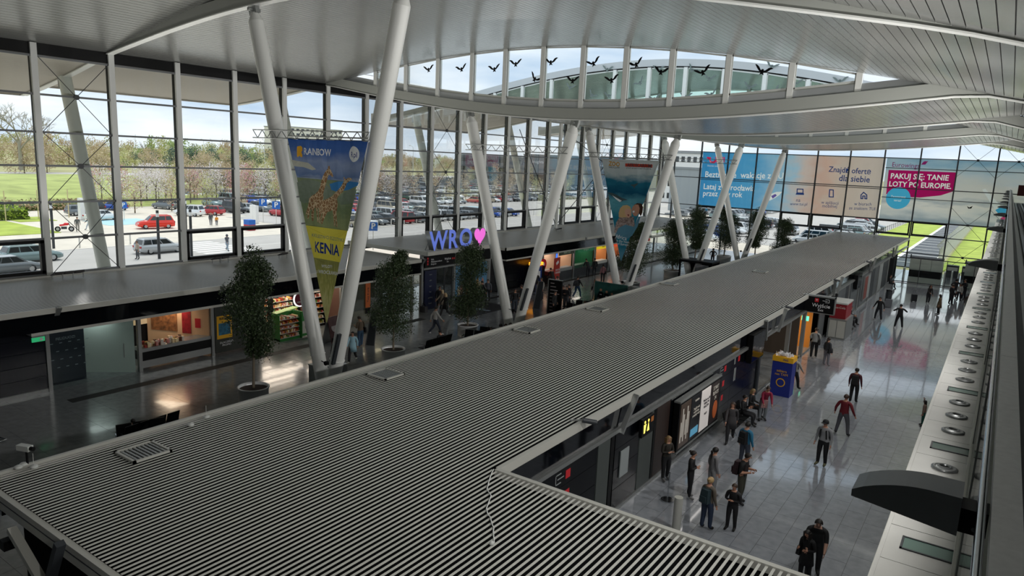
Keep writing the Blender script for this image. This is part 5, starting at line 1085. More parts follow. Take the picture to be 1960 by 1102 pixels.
MB().box(0, 0, 0, 2.7, .15, 2.1).build('board', mat('stadium_green', '#1f4f48', .5, var=.4, vscale=1.5), t); MB().box(0, -.006, 0, 2.7, 0, .5).build('turf_print', mat('turf_print', '#1f5a34', .6), t)
for k, x in enumerate((.55, 1.05, 1.5, 1.95)):
    f = MB(); z = 1.25-.1*k; f.poly([(x-.22, .35), (x+.22, .35), (x+.26, z-.3), (x+.16, z+.1), (x-.16, z+.1), (x-.26, z-.3)], (0, -.008, 0), (1, 0, 0), (0, 0, 1), .006).m(1); f.cyl((x, -.016, z+.24), (x, -.008, z+.24), .1, n=12).box(x-.2, -.016, .3, x-.1, -.01, .7).m(2).box(x-.08, -.018, z-.15, x+.1, -.01, z-.08); f.build('player_print', [BLACK, mat('skin_print', '#b08068', .6), WT], t)
t = thing('sponsor_stand', 'white and dark blue sponsor stand right of the green stadium panel', 'stand', (-22.2, 48.0, 0)); MB().box(0, 0, 0, .9, .5, 1.3).m(1).box(0, 0, 1.3, .9, .5, 2.0).build('body', [mat('ink_blue', '#2a2c5c', .5), WHITE], t); text('ACE', .28, 'lettering', DT, (-21.75, 48.0, 1.65), X_, Z_, t); text('KGHM', .2, 'lettering', WT, (-21.75, 48.0, 1.05), X_, Z_, t)
t = thing('display_stand', 'dark framed display stand with a portrait left of the right-hand raking columns', 'stand', (-24.9, 64.3, 0)); MB().box(0, 0, 0, 3.2, 2.2, .1).box(0, 0, 2.1, 3.2, 2.2, 2.3).box(0, 0, 0, .15, .15, 2.2).box(3.05, 0, 0, 3.2, .15, 2.2).box(0, 2.05, 0, 3.2, 2.2, 2.2).m(1).box(1.6, -.02, .6, 2.9, .0, 2.0).build('frame', [BLACK, mat('portrait_print', '#7c7c80', .6, var=.5, vscale=2)], t)
t = thing('blue_stand', 'low blue advertising cube beside the dark display stand', 'stand', (-20.9, 66.4, 0)); MB().box(0, 0, 0, 1.4, .8, 1.3).build('body', mat('navy_board', '#16305c', .5), t); text('ING', .3, 'lettering', WT, (-20.2, 66.4, 1.0), X_, Z_, t)
t = thing('info_totem', 'dark blue totem with a chrome foot frame at the far left edge', 'totem', (-29.3, 9.0, 0), .2); MB().box(-1.2, 0, .05, .1, .5, 3.2).m(1).box(-1.2, -.01, .1, .1, 0, .9).build('body', [mat('dark_blue_panel', '#10193a', .4), mat('sea_blue', '#1f4a6c', .5)], t); MB().cyl((-1.3, -.2, .05), (.5, -.2, .05), .025, n=8).cyl((.5, -.2, .05), (.5, .7, .05), .025, n=8).cyl((-1.3, .7, .05), (.5, .7, .05), .025, n=8).build('foot_frame', CHROME, t)
MB().cyl((0, 0, 0), (0, 0, .04), .22, n=24).cyl((0, 0, .04), (0, 0, 1.0), .025, n=8).build('barrier_post', CHROME, loc=(-7.94, 21.3, 0), label='chrome queue barrier post with a round foot before the toilet doors', category='barrier post')
MB().cyl((0, 0, 0), (0, 0, 1.1), .13, n=20).build('bin', ALUP, loc=(-6.95, 19.6, 0), label='pale metal cylinder bin just beyond the near roof edge', category='bin')
p = U(505, 668, z=0); MB().cyl((0, 0, 0), (0, 0, .04), .2, n=20).cyl((0, 0, .04), (0, 0, 1.0), .03, n=8).build('barrier_post', BLACK, loc=tuple(p), label='black barrier post at the corner of the food store', category='barrier post')
# -- security zone at the far end of the bright aisle
def sbox(x, y, w, lb_):
    t = thing('service_cabin', lb_, 'cabin', (x, y, 0)); MB().box(0, 0, .0, w, 2.0, .55).m(1).box(.02, .02, .55, w-.02, 2, 1.3).build('base', [ALUP, BLACK], t)
    n_ = 3 if w > 2.5 else 1
    for k in range(n_): MB().box(k*w/n_+.01, -.05, 1.3, (k+1)*w/n_-.01, 2.0, 2.45).build('panel', ALUP, t)
    MB().box(-.1, .2, 2.45, w, 1.9, 2.6).m(1).box(-.05, .3, 2.6, .05, .4, 2.9).box(w-.1, .3, 2.6, w, .4, 2.9).build('roof', [BLACK, DGREY], t)
sbox(-7.6, 85.6, 3.0, 'silver and black service cabin at the far end of the bright aisle'); sbox(-2.6, 85.4, 1.8, 'second silver service cabin half hidden by the ledge')
t = thing('glass_screen', 'glass partition with dark posts across the far end of the bright aisle', 'partition', (-8.9, 84.4, 0))
for k in range(3): MB().box(k*2.4, 0, .1, k*2.4+2.3, .03, 2.6).build('pane', GLI, t)
for k in range(4): MB().box(k*2.4-.06, -.04, 0, k*2.4, .06, 2.7).build('post', DGREY, t)
MB().box(0, -.03, 2.6, 7, .05, 2.68).box(0, -.03, .04, 7, .05, .12).build('rail', DGREY, t)
for k in range(9): MB().box(0, 0, 0, .12, 1.3, 1.05).m(1).cyl((-.01, .3, .8), (.13, .3, .8), .12, n=12).build('ticket_barrier', [WHITE, BLACK], loc=(-8.4+(k % 5)*1.3+(3.2 if k > 4 else 0), 88.5+(k//5)*1.2, 0), label='white access barrier with a black disc in the far glass zone', category='barrier', group='white access barriers at the far end')
t = thing('machine_row', 'row of low grey machines along the far glass wall', 'machines', (-4.6, 93, 0))
for k in range(3): MB().box(k*1.5, 0, 0, k*1.5+1.2, .8, 1.4).build('cabinet', DGREY, t); MB().box(k*1.5+.1, -.01, .8, k*1.5+1.1, 0, 1.2).build('window', ALUP, t)
import numpy as np
# ---------------------------------------------------------------- banners
def cloth(name, col, rough=.7):
    """printed mesh fabric that lets daylight through"""
    if name in _m: return _m[name]
    m = bpy.data.materials.new(name); m.use_nodes = True; nt = m.node_tree; nt.nodes.clear()
    o = nt.nodes.new('ShaderNodeOutputMaterial'); mx = nt.nodes.new('ShaderNodeMixShader'); mx.inputs[0].default_value = .55
    d = nt.nodes.new('ShaderNodeBsdfDiffuse'); t = nt.nodes.new('ShaderNodeBsdfTranslucent')
    nt.links.new(d.outputs[0], mx.inputs[1]); nt.links.new(t.outputs[0], mx.inputs[2]); nt.links.new(mx.outputs[0], o.inputs['Surface'])
    c = col
    if isinstance(col, str): d.inputs['Color'].default_value = (*lin(col), 1); t.inputs['Color'].default_value = (*lin(col), 1)
    else:
        s = col(nt); nt.links.new(s, d.inputs['Color']); nt.links.new(s, t.inputs['Color'])
    _m[name] = m; return m
def ramp(stops, axis='X', lo=0., hi=1., noise=.0, nscale=(1, 1, 1), detail=5):
    def f(nt):
        g = nt.nodes.new('ShaderNodeNewGeometry'); sp = nt.nodes.new('ShaderNodeSeparateXYZ'); nt.links.new(g.outputs['Position'], sp.inputs[0])
        mr = nt.nodes.new('ShaderNodeMapRange'); mr.inputs['From Min'].default_value = lo; mr.inputs['From Max'].default_value = hi; nt.links.new(sp.outputs[axis], mr.inputs['Value'])
        v = mr.outputs[0]
        if noise:
            mp_ = nt.nodes.new('ShaderNodeMapping'); mp_.inputs['Scale'].default_value = nscale; nt.links.new(g.outputs['Position'], mp_.inputs['Vector'])
            n = nt.nodes.new('ShaderNodeTexNoise'); n.inputs['Scale'].default_value = 1; n.inputs['Detail'].default_value = detail; nt.links.new(mp_.outputs[0], n.inputs['Vector'])
            a = nt.nodes.new('ShaderNodeMath'); a.operation = 'MULTIPLY_ADD'; a.inputs[1].default_value = noise; a.inputs[2].default_value = -noise/2; nt.links.new(n.outputs['Fac'], a.inputs[0])
            b = nt.nodes.new('ShaderNodeMath'); b.operation = 'ADD'; nt.links.new(v, b.inputs[0]); nt.links.new(a.outputs[0], b.inputs[1]); v = b.outputs[0]
        r = nt.nodes.new('ShaderNodeValToRGB'); e = r.color_ramp.elements
        while len(e) < len(stops): e.new(.5)
        for k, (p, c) in enumerate(stops): e[k].position = p; e[k].color = (*lin(c), 1)
        nt.links.new(v, r.inputs['Fac']); return r.outputs[0]
    return f
from mathutils.geometry import delaunay_2d_cdt
class Print:
    """a printed sheet: the layers are cut into one flat plane, the topmost one keeps each face"""
    def __init__(s, y, parent): s.y = y; s.p = parent; s.L = []
    def add(s, name, m, polys):
        out = []
        for p in polys:
            ar = sum(p[i][0]*p[(i+1) % len(p)][1]-p[(i+1) % len(p)][0]*p[i][1] for i in range(len(p)))
            if abs(ar) > 1e-6: out.append(p if ar > 0 else p[::-1])
        s.L.append((name, m, out)); return s
    def pix(s, pts, m, name, tr=None): return s.add(name, m, [[(q.x, q.z) for q in [U(*(tr(*p) if tr else p), y=s.y) for p in pts]]])
    def disc(s, px, py, r, m, name): c = U(px, py, y=s.y); return s.add(name, m, [[(c.x+r*math.cos(2*PI*k/28), c.z+r*math.sin(2*PI*k/28)) for k in range(28)]])
    def fit(s, txt, a, b, hgt, m, bold=0.000):
        A, B = U(*a, y=s.y), U(*b, y=s.y); cu = bpy.data.curves.new('l', 'FONT'); cu.body = txt; cu.offset = bold; cu.align_y = 'CENTER'; cu.resolution_u = 2
        tmp = bpy.data.objects.new('tmp', cu); COL.objects.link(tmp); dg = bpy.context.evaluated_depsgraph_get(); me = bpy.data.meshes.new_from_object(tmp.evaluated_get(dg), depsgraph=dg); bpy.data.objects.remove(tmp); bpy.data.curves.remove(cu)
        xs = [v.co.x for v in me.vertices]; x0, x1 = min(xs), max(xs); d = B-A; hgt = min(hgt*1.15, d.length/(x1-x0)*1.12)
        f = lambda v: (A.x+d.x*(v.x-x0)/(x1-x0), A.z+d.z*(v.x-x0)/(x1-x0)+v.y*hgt)
        s.add('lettering', m, [[f(me.vertices[i].co) for i in p.vertices] for p in me.polygons]); bpy.data.meshes.remove(me); return s
    def finish(s, wave=None, grid=0):
        V = []; Fc = []; own = []; key = {}
        def vi(p):
            k = (round(p[0], 4), round(p[1], 4))
            if k not in key: key[k] = len(V); V.append(Vector(k))
            return key[k]
        for li, (_, _, polys) in enumerate(s.L):
            for p in polys:
                f = []
                for q in p:
                    i = vi(q)
                    if not f or (f[-1] != i and f[0] != i): f.append(i)
                if len(f) > 2: Fc.append(f); own.append(li)
        if grid:
            xs = [v.x for v in V]; zs = [v.y for v in V]; x = min(xs)+.01
            while x < max(xs):
                z = min(zs)+.013
                while z < max(zs): vi((x, z)); z += grid*2.3
                x += grid
        ed = set()
        for f in Fc:
            for i, j in zip(f, f[1:]+f[:1]): ed.add((min(i, j), max(i, j)))
        ov, oe, of, _, _, _ = delaunay_2d_cdt(V, list(ed), [], 0, 1e-5)
        cen = np.array([[(ov[f[0]].x+ov[f[1]].x+ov[f[2]].x)/3, (ov[f[0]].y+ov[f[1]].y+ov[f[2]].y)/3] for f in of]); own_t = np.full(len(of), -1)
        for f, li in zip(Fc, own):
            P = np.array([[V[i].x, V[i].y] for i in f]); m = np.nonzero((cen[:, 0] >= P[:, 0].min()) & (cen[:, 0] <= P[:, 0].max()) & (cen[:, 1] >= P[:, 1].min()) & (cen[:, 1] <= P[:, 1].max()))[0]
            if not len(m): continue
            c = cen[m]; ins = np.zeros(len(m), bool)
            for (x0, y0), (x1, y1) in zip(P, np.roll(P, -1, 0)):
                cr = ((y0 > c[:, 1]) != (y1 > c[:, 1])) & (c[:, 0] < (x1-x0)*(c[:, 1]-y0)/((y1-y0) or 1e-12)+x0); ins ^= cr
            own_t[m[ins]] = np.maximum(own_t[m[ins]], li)
        per = {}
        for f, li in zip(of, own_t):
            if li >= 0: per.setdefault(int(li), []).append(f)
        loc = s.p.location
        for li, fs in per.items():
            used = sorted({i for f in fs for i in f}); mp_ = {i: k for k, i in enumerate(used)}
            b = MB(); b._a([(ov[i].x-loc.x, s.y-loc.y+(wave(ov[i].x, ov[i].y) if wave else 0), ov[i].y-loc.z) for i in used], [tuple(mp_[i] for i in f) for f in fs]); b.build(s.L[li][0], s.L[li][1], s.p)
def rect(x0, z0, x1, z1): return [(x0, z0), (x1, z0), (x1, z1), (x0, z1)]
YB_ = YF+.25
tb = thing('holiday_banner', 'wide blue and sand holiday banner with white lettering on the far glass wall', 'banner', (-23.9, YB_, 9.4))
TUIB = cloth('holiday_print', ramp([(0, '#3f97cf'), (.30, '#5aa9d8'), (.50, '#a9cbe0'), (.60, '#d8c4bc'), (.70, '#d9b3a4'), (.78, '#d6c0b4'), (1, '#d2c2bb')], 'X', -35.3, -12.6, .22, (.5, .3, 1.0)))
PR = Print(YB_, tb); PR.add('sheet', TUIB, [rect(-35.2, 5.78, -12.6, 13.08)])
WB = cloth('white_banner_print', '#f2f4f4'); NB = cloth('navy_banner_print', '#2a3f78'); RB = cloth('tui_red_print', '#e02058')
PR.fit('Beztroskie  wakacje z TUI', (1350, 334), (1503, 337), 1.08, WB, bold=0.012)
PR.fit('Lataj z Wrocławia', (1347, 357), (1445, 361), 1.01, WB, bold=0.012); PR.fit('przez cały rok', (1346, 370), (1421, 373), 1.01, WB, bold=0.012)
PR.fit('Znajdź ofertę', (1586, 324), (1667, 329), 1.30, NB, bold=0.012); PR.fit('dla siebie', (1606, 341), (1665, 344), 1.30, NB, bold=0.012)
PR.fit('na', (1524, 383), (1532, 383), 0.72, NB); PR.fit('www.tui.pl', (1512, 390), (1545, 391), 0.72, NB); PR.fit('w aplikacji', (1572, 387), (1605, 389), 0.72, NB); PR.fit('mobilnej', (1574, 394), (1602, 395), 0.72, NB); PR.fit('w biurach', (1635, 390), (1668, 391), 0.72, NB); PR.fit('ze znakiem TUI', (1625, 398), (1675, 400), 0.72, NB)
PR.fit('TUI', (1368, 306), (1387, 306), 0.86, RB, bold=0.020); PR.fit('Discover your smile', (1354, 317), (1384, 318), 0.36, WB)
PR.pix([(1353, 300), (1361, 301), (1361, 304), (1359, 304), (1361, 308), (1364, 309), (1368, 307), (1371, 301), (1372, 296), (1375, 296), (1373, 303), (1369, 311), (1364, 313), (1359, 311), (1356, 304), (1353, 303)], RB, 'smile_logo')
PR.pix([(1470, 377), (1476, 371), (1486, 367), (1497, 367), (1492, 373), (1483, 379), (1473, 384)], WB, 'boat_print'); PR.pix([(1476, 375), (1484, 371), (1487, 374), (1479, 380)], cloth('violet_print', '#6c5aa8'), 'boat_deck_print')
def ibar(A, B):
    d = Vector((B.x-A.x, B.z-A.z)); n_ = Vector((-d.y, d.x)).normalized()*.06; e = d.normalized()*.05; a = Vector((A.x, A.z))-e; b = Vector((B.x, B.z))+e; MBi.append([tuple(a-n_), tuple(b-n_), tuple(b+n_), tuple(a+n_)])
def iconbox(px, py, pts, name): 
    for a, b in zip(pts, pts[1:]+pts[:1]):
        A, B = U(px+a[0], py+a[1], y=YB_), U(px+b[0], py+b[1], y=YB_); ibar(A, B)
MBi = []; iconbox(1531, 367, [(-5, -5.5), (6, -5), (6, 2.5), (-5.5, 2)], ''); iconbox(1531, 367, [(-6, 3), (7, 3.5), (7, 5), (-7, 4.5)], ''); PR.add('laptop_icon', NB, MBi)
MBi = []; iconbox(1591, 370, [(-3, -7), (4, -6.5), (4, 7), (-4, 6.5)], ''); PR.add('phone_icon', NB, MBi)
MBi = []; iconbox(1653, 374, [(-5, 6), (-5, -1), (0, -6), (6, -1), (6, 6.5), (2.5, 6), (2.5, 1), (-1.5, 1), (-1.5, 6)], ''); PR.add('house_icon', NB, MBi)
eb = thing('airline_banner', 'cloudy sky banner with a magenta offer box on the far glass wall', 'banner', (-2.1, YB_, 9.4))
EWB = cloth('cloud_sky_print', ramp([(0, '#9aa6b2'), (.14, '#cfd0d2'), (.24, '#e2dcd8'), (.33, '#b4b8bf'), (.44, '#d6d2d0'), (.62, '#cfccca'), (.80, '#bcc6d0'), (.92, '#9db8cc'), (1, '#86a9c4')], 'Z', 5.8, 13.1, .5, (.3, .3, 1.1), 10))
PR.finish(); PR = Print(YB_, eb); PR.add('sheet', EWB, [rect(-12.5, 5.85, 8.3, 13.05)])
MG = cloth('magenta_print', '#b01863'); 
PR.pix([(1701, 325), (1831, 330), (1825, 366), (1800, 374), (1760, 378), (1740, 377), (1696, 371)], MG, 'offer_box')
PR.fit('PAKUJ SIĘ: TANIE', (1705, 337), (1816, 341), 1.26, WB, bold=0.020); PR.fit('LOTY PO EUROPIE.', (1702, 352), (1821, 357), 1.26, WB, bold=0.020)
PB = cloth('purple_print', '#8a2668'); PR.fit('Eurowings', (1708, 315), (1760, 318), 1.08, PB)
for dx in (0, 4): PR.pix([(1763+dx, 315), (1768+dx, 309), (1773+dx, 308), (1767+dx, 315)], PB, 'wing_logo')
PR.disc(1719, 379, 1.3, cloth('badge_blue_print', '#4fb2de'), 'badge')
PR.fit('Zarezerwuj', (1705, 376), (1733, 377), 0.64, WB); PR.fit('teraz!', (1711, 383), (1725, 384), 0.64, WB)
LG = cloth('pale_wing_print', '#dfe1e4'); PR.pix([(1880, 363), (1886, 361), (1925, 405), (1940, 420), (1925, 428), (1915, 418)], LG, 'wing_print'); PR.pix([(1905, 402), (1915, 396), (1960, 392), (1960, 408), (1912, 410)], cloth('tail_blue_print', '#46a8d8'), 'tail_print'); PR.pix([(1914, 418), (1926, 411), (1942, 412), (1940, 424), (1928, 426)], cloth('tail_pink_print', '#c84a7c'), 'tail_print')
PR.pix([(1851, 394), (1855, 397), (1862, 394), (1859, 399), (1853, 399)], BLACK, 'aircraft_print')

PR.finish()
for t_, x0_, x1_ in ((tb, -11.3, 11.3), (eb, -10.4, 10.4)):
    for z_ in ((-3.65, 0, 3.7) if t_ is tb else (-3.65, -.94, 2.54, 3.7)): MB().box(x0_, -.27, z_-.03, x1_, .02, z_+.03).build('fixing_rail', DGREY, t_)
# pennants between the V legs
def truss(yb, label):
    t = thing('lighting_truss', label, 'truss', (-24.2, yb-.05, 11.6)); m = MB(); w = 3.65
    m.cyl((-w, 0, -.17), (w, 0, -.17), .028, n=6).cyl((-w, 0, .17), (w, 0, .17), .028, n=6); n = 22
    for k in range(n): x0 = -w+2*w*k/n; x1 = -w+2*w*(k+1)/n; s = .17 if k % 2 else -.17; m.cyl((x0, 0, -s), (x1, 0, s), .018, n=5)
    m.build('lattice', ALU, t, kind='stuff'); return t
truss(YB[1]-.42, 'thin lattice truss carrying the giraffe pennant'); truss(YB[2]-.42, 'thin lattice truss on the second V column, empty'); truss(YB[3]-.42, 'thin lattice truss carrying the blue zoo pennant'); truss(YB[4]-.42, 'thin lattice truss before the blue holiday banner')
def pennant(name, label, y, tl, tr, tip, bands):
    A, B, T = U(*tl, y=y), U(*tr, y=y), U(*tip, y=y); t = thing(name, label, 'banner', tuple(Vector((T.x, y, T.z))))
    zt = (A.z+B.z)/2
    def edge(P, z): f = (z-T.z)/(P.z-T.z); return T.x+(P.x-T.x)*f
    pr = Print(y, t)
    for z0, z1, m in bands:
        z1_ = min(z1, zt+.0); pr.add('sheet', m, [[(edge(A, z0), z0), (edge(B, z0)+.03, z0), (edge(B, z1_), z1_), (edge(A, z1_), z1_)]])
    global PR; PR = pr
    return t, T
yk = YB[1]-.5
SKYK = cloth('pennant_sky_print', ramp([(0, '#5b93c8'), (.25, '#b9c4d4'), (.40, '#6f88b4'), (.6, '#93a3c4'), (.8, '#4f72b4'), (1, '#3f66b0')], 'Z', 9.0, 11.5, .45, (.8, .5, 1.6)))
VEG = cloth('savanna_print', ramp([(0, '#a0a878'), (.4, '#8f9c70'), (.7, '#7b8c68'), (1, '#8e9c7c')], 'Z', 7.6, 9.2, .9, (3.5, 2, 5)))
GRS = cloth('tall_grass_print', ramp([(0, '#c4bc78'), (.35, '#dcd694'), (.65, '#b4b264'), (1, '#98995a')], 'Z', 3.6, 6.4, 1.3, (16, 8, 3)))
YLW = cloth('yellow_band_print', '#efe25c')
zy1 = U(630, 437, y=yk).z; zy0 = U(630, 498, y=yk).z; zs_ = U(640, 345, y=yk).z
pk, T = pennant('giraffe_pennant', 'long pointed blue and green pennant with two giraffes and a yellow band', yk, (551, 264), (703, 270), (625, 618), [(U(625, 617, y=yk).z, zy0, GRS), (zy0, zy1, YLW), (zy1, zs_, VEG), (zs_, 20, SKYK)])
o4 = lambda a, b: (540+a*.2088, 230+b*.2088)
ACA = cloth('acacia_print', ramp([(0, '#6f7f66'), (1, '#8b9887')], 'Z', 8, 9.6, 1.2, (5, 3, 6)))
PR.pix([(128, 570), (180, 548), (250, 545), (330, 560), (390, 590), (440, 620), (470, 660), (450, 700), (380, 740), (200, 760), (165, 740)], ACA, 'acacia_print', o4); PR.pix([(520, 720), (560, 670), (610, 635), (688, 640), (670, 720), (655, 760), (540, 775)], ACA, 'acacia_print', o4)
PR.pix([(88, 362), (150, 375), (240, 390), (310, 450), (270, 458), (200, 430), (140, 425), (105, 420)], cloth('cream_cloud_print', '#c9cabc'), 'cloud_print', o4); PR.pix([(430, 585), (520, 560), (620, 560), (705, 570), (695, 600), (600, 640), (500, 655), (450, 640)], cloth('deep_blue_print', '#4a8cc8'), 'mountain_print', o4)
def gir(nt):
    tcn = nt.nodes.new('ShaderNodeNewGeometry'); v = nt.nodes.new('ShaderNodeTexVoronoi'); v.feature = 'DISTANCE_TO_EDGE'; v.inputs['Scale'].default_value = 6.5; r = nt.nodes.new('ShaderNodeValToRGB'); r.color_ramp.elements[0].position = .05; r.color_ramp.elements[1].position = .09
    r.color_ramp.elements[0].color = (*lin('#dcc6a0'), 1); r.color_ramp.elements[1].color = (*lin('#9c7856'), 1); nt.links.new(tcn.outputs['Position'], v.inputs['Vector']); nt.links.new(v.outputs['Distance'], r.inputs['Fac']); return r.outputs[0]
GIR = cloth('giraffe_print', gir)
G1 = [(420, 418), (432, 418), (436, 445), (455, 480), (468, 512), (458, 522), (440, 505), (425, 500), (412, 525), (402, 570), (392, 620), (382, 670), (384, 710), (378, 750), (372, 790), (362, 800), (357, 860), (354, 945), (342, 945), (340, 870), (334, 805), (326, 805), (330, 860), (336, 935), (325, 935), (318, 860), (308, 800), (292, 805), (286, 850), (279, 925), (268, 925), (262, 870), (266, 820), (258, 815), (250, 870), (245, 905), (235, 900), (240, 840), (229, 868), (219, 864), (233, 820), (244, 765), (247, 718), (265, 692), (300, 677), (330, 650), (350, 615), (365, 565), (380, 508), (395, 470), (412, 446)]
G2 = [(558, 522), (568, 522), (578, 542), (602, 526), (632, 530), (640, 543), (610, 560), (590, 577), (577, 612), (555, 655), (525, 692), (508, 722), (518, 770), (510, 810), (500, 850), (505, 900), (514, 980), (502, 982), (490, 900), (484, 860), (487, 972), (475, 972), (469, 880), (460, 822), (430, 836), (410, 842), (395, 882), (374, 952), (362, 952), (368, 892), (376, 845), (366, 862), (352, 945), (343, 942), (350, 870), (358, 812), (362, 762), (375, 737), (420, 715), (460, 692), (490, 662), (520, 640), (545, 600), (560, 562), (566, 548)]
PR.pix(G1, GIR, 'giraffe_print', o4); PR.pix(G2, GIR, 'giraffe_print', o4)
WK = cloth('white_pennant_print', '#eef0f0'); PR.fit('RAINBOW', (583, 290), (633, 293), 0.50, WK, bold=0.020)
PR.pix([(568, 280), (576, 279), (579, 282), (579, 288), (577, 291), (579, 296), (579, 300), (576, 301), (574, 298), (572, 299), (570, 301), (567, 299), (567, 283)], cloth('logo_orange_print', '#f0b43c'), 'company_logo')
PR.disc(677.5, 295, .31, WK, 'badge'); PR.fit('R.pl', (671, 296), (684, 297), 0.29, cloth('navy_pennant_print', '#2c3f8c'), bold=0.008)
NK = cloth('navy_pennant_print', '#2c3f8c'); PR.fit('KRÓLESTWO EGZOTYKI', (596, 450), (657, 460), 0.27, cloth('grey_blue_print', '#5c7a8c')); PR.fit('KENIA', (602, 473), (651, 481), 0.74, NK, bold=0.024)
PR.fit('WYLOTY', (616, 509), (636, 511), 0.24, WK, bold=0.012); PR.fit('z WROCŁAWIA', (606, 519), (647, 524), 0.34, WK, bold=0.012)
PR.finish(lambda x, z: .03*math.sin(x*6)+.015*math.sin(x*13+z*.5), .22); MB().cyl((-2.4, 0, T.z*0+U(627, 264, y=yk).z-T.z+.03), (2.45, 0, U(627, 264, y=yk).z-T.z+.03), .03, n=8).build('top_tube', ALU, pk)
yz = YB[3]-.5
SEA = cloth('sea_print', ramp([(0, '#6fa3bc'), (.18, '#2f7c92'), (.42, '#2f8299'), (.58, '#63a7b4'), (.68, '#1d5570'), (.78, '#2a6f86'), (.86, '#b4c0c0'), (1, '#c4c8c6')], 'Z', 3.4, 11.4, .16, (.9, .6, 2.2), 8))
pz, T = pennant('zoo_pennant', 'long pointed sea-blue zoo pennant with a mother and a blond child', yz, (1152, 303), (1262, 308), (1188, 500), [(U(1188, 499, y=yz).z, 5.0, SEA), (5.0, 8.0, SEA), (8.0, 20, SEA)])
o5 = lambda a, b: (1130+a*.2086, 290+b*.2086)
SK_ = cloth('skin_print_a', '#d6a890'); SK2 = cloth('skin_print_b', '#c09078')
PR.pix([(215, 740), (235, 650), (270, 600), (330, 590), (400, 600), (410, 690), (380, 760), (300, 770)], cloth('speckled_dress_print', ramp([(0, '#b8a8a0'), (1, '#6c5c58')], 'Z', 5, 8, 2.5, (9, 5, 9))), 'child_dress_print', o5)
PR.pix([(225, 770), (260, 700), (320, 670), (400, 690), (440, 600), (460, 600), (430, 690), (385, 770), (340, 800), (260, 790)], cloth('blue_dress_print', '#5e8fa4'), 'woman_dress_print', o5)
PR.pix([(262, 600), (262, 560), (275, 520), (300, 495), (335, 490), (365, 505), (378, 540), (378, 590), (350, 600), (290, 605)], cloth('blond_hair_print', '#cfb080'), 'child_hair_print', o5)
PR.pix([(318, 535), (345, 520), (368, 530), (376, 565), (365, 598), (345, 610), (325, 590), (315, 560)], SK_, 'child_face_print', o5); PR.pix([(338, 575), (356, 578), (352, 592), (342, 590)], cloth('mouth_print', '#7a3030'), 'child_mouth_print', o5)
PR.pix([(400, 490), (430, 472), (470, 478), (484, 510), (478, 560), (462, 595), (440, 560), (420, 520)], cloth('brown_hair_print', '#4c382e'), 'woman_hair_print', o5)
PR.pix([(392, 500), (415, 484), (440, 488), (450, 520), (445, 560), (425, 592), (400, 590), (385, 560), (380, 525)], SK2, 'woman_face_print', o5); PR.pix([(388, 545), (405, 540), (408, 556), (392, 562)], WK, 'woman_smile_print', o5)
PR.pix([(155, 375), (200, 378), (245, 400), (290, 425), (340, 442), (300, 450), (285, 462), (250, 450), (215, 420), (180, 395)], cloth('penguin_print', '#4a5a5c'), 'penguin_print', o5); PR.pix([(200, 400), (240, 425), (290, 452), (270, 462), (235, 440)], WK, 'penguin_belly_print', o5)
PR.pix([(365, 305), (400, 300), (440, 288), (432, 305), (412, 320), (405, 340), (395, 322)], cloth('penguin_print', '#4a5a5c'), 'penguin_print', o5)
PR.fit('ZOO', (1165, 313), (1186, 315), 0.64, cloth('gold_print', '#b8862c'), bold=0.032); PR.fit('WROCŁAW', (1165, 320), (1186, 321), 0.26, cloth('dark_print', '#2c3030'), bold=0.012)
PR.pix([(322, 108), (570, 118), (568, 148), (322, 138)], cloth('brick_print', '#b04030'), 'red_bar_print', o5); PR.fit('AFRYKARIUM', (1200, 316), (1247, 318), 0.34, cloth('dark_print', '#2c3030'), bold=0.012)
PR.fit('oceanarium', (1199, 321), (1246, 323), 0.18, cloth('dark_print', '#2c3030'))
PR.fit('Africa', (1178, 452), (1199, 457), 0.68, WK); PR.fit('in the heart', (1180, 460), (1205, 464), 0.36, WK); PR.fit('of Europe', (1182, 466), (1203, 469), 0.34, WK)
PR.finish(lambda x, z: .03*math.sin(x*6)+.015*math.sin(x*13+z*.5), .22); MB().cyl((-2.35, 0, U(1207, 303, y=yz).z-T.z+.04), (2.4, 0, U(1207, 303, y=yz).z-T.z+.04), .03, n=8).cyl((-2, .05, U(1207, 303, y=yz).z-T.z), (-2, .08, U(1207, 303, y=yz).z-T.z+.4), .01, n=5).build('top_tube', ALU, pz)
# birds on the clerestory glass
def bird(px, py, s, y, dark, flip=1):
    p = U(px, py, y=y); m = MB()
    for w in ([(0, -.02), (.12, .02), (.24, .14), (.36, .18), (.46, .15), (.34, .08), (.24, -.02), (.1, -.08)], [(0, -.02), (-.1, .03), (-.2, .15), (-.32, .22), (-.4, .22), (-.3, .1), (-.2, 0), (-.1, -.08)], [(-.05, .06), (.05, .06), (.06, -.08), (.1, -.2), (0, -.16), (-.1, -.2), (-.06, -.08)]):
        w = [(a*s*flip, b*s) for a, b in w]; w = w if flip > 0 else w[::-1]; m.poly(w, (0, -.04, 0), (1, 0, 0), (0, 0, 1), .008)
    o = m.build('bird_sticker', BLACK if dark else mat('grey_sticker', '#6d7a78', .6), loc=tuple(p), label=('black' if dark else 'grey')+' bird-shaped sticker on the curved roof window', category='bird sticker', group=('black' if dark else 'grey')+' bird stickers on the roof windows'); o.rotation_euler = (0, rnd.gauss(0, .25), 0)
for a in [(821, 132), (884, 131), (947, 131), (988, 121), (1055, 118), (1136, 120), (1218, 122), (1097, 153), (1171, 152), (1266, 136), (1345, 137), (1460, 135), (1025, 150)]: bird(*a, 1.05, YB[2]+.02, True, rnd.choice((1, -1)))
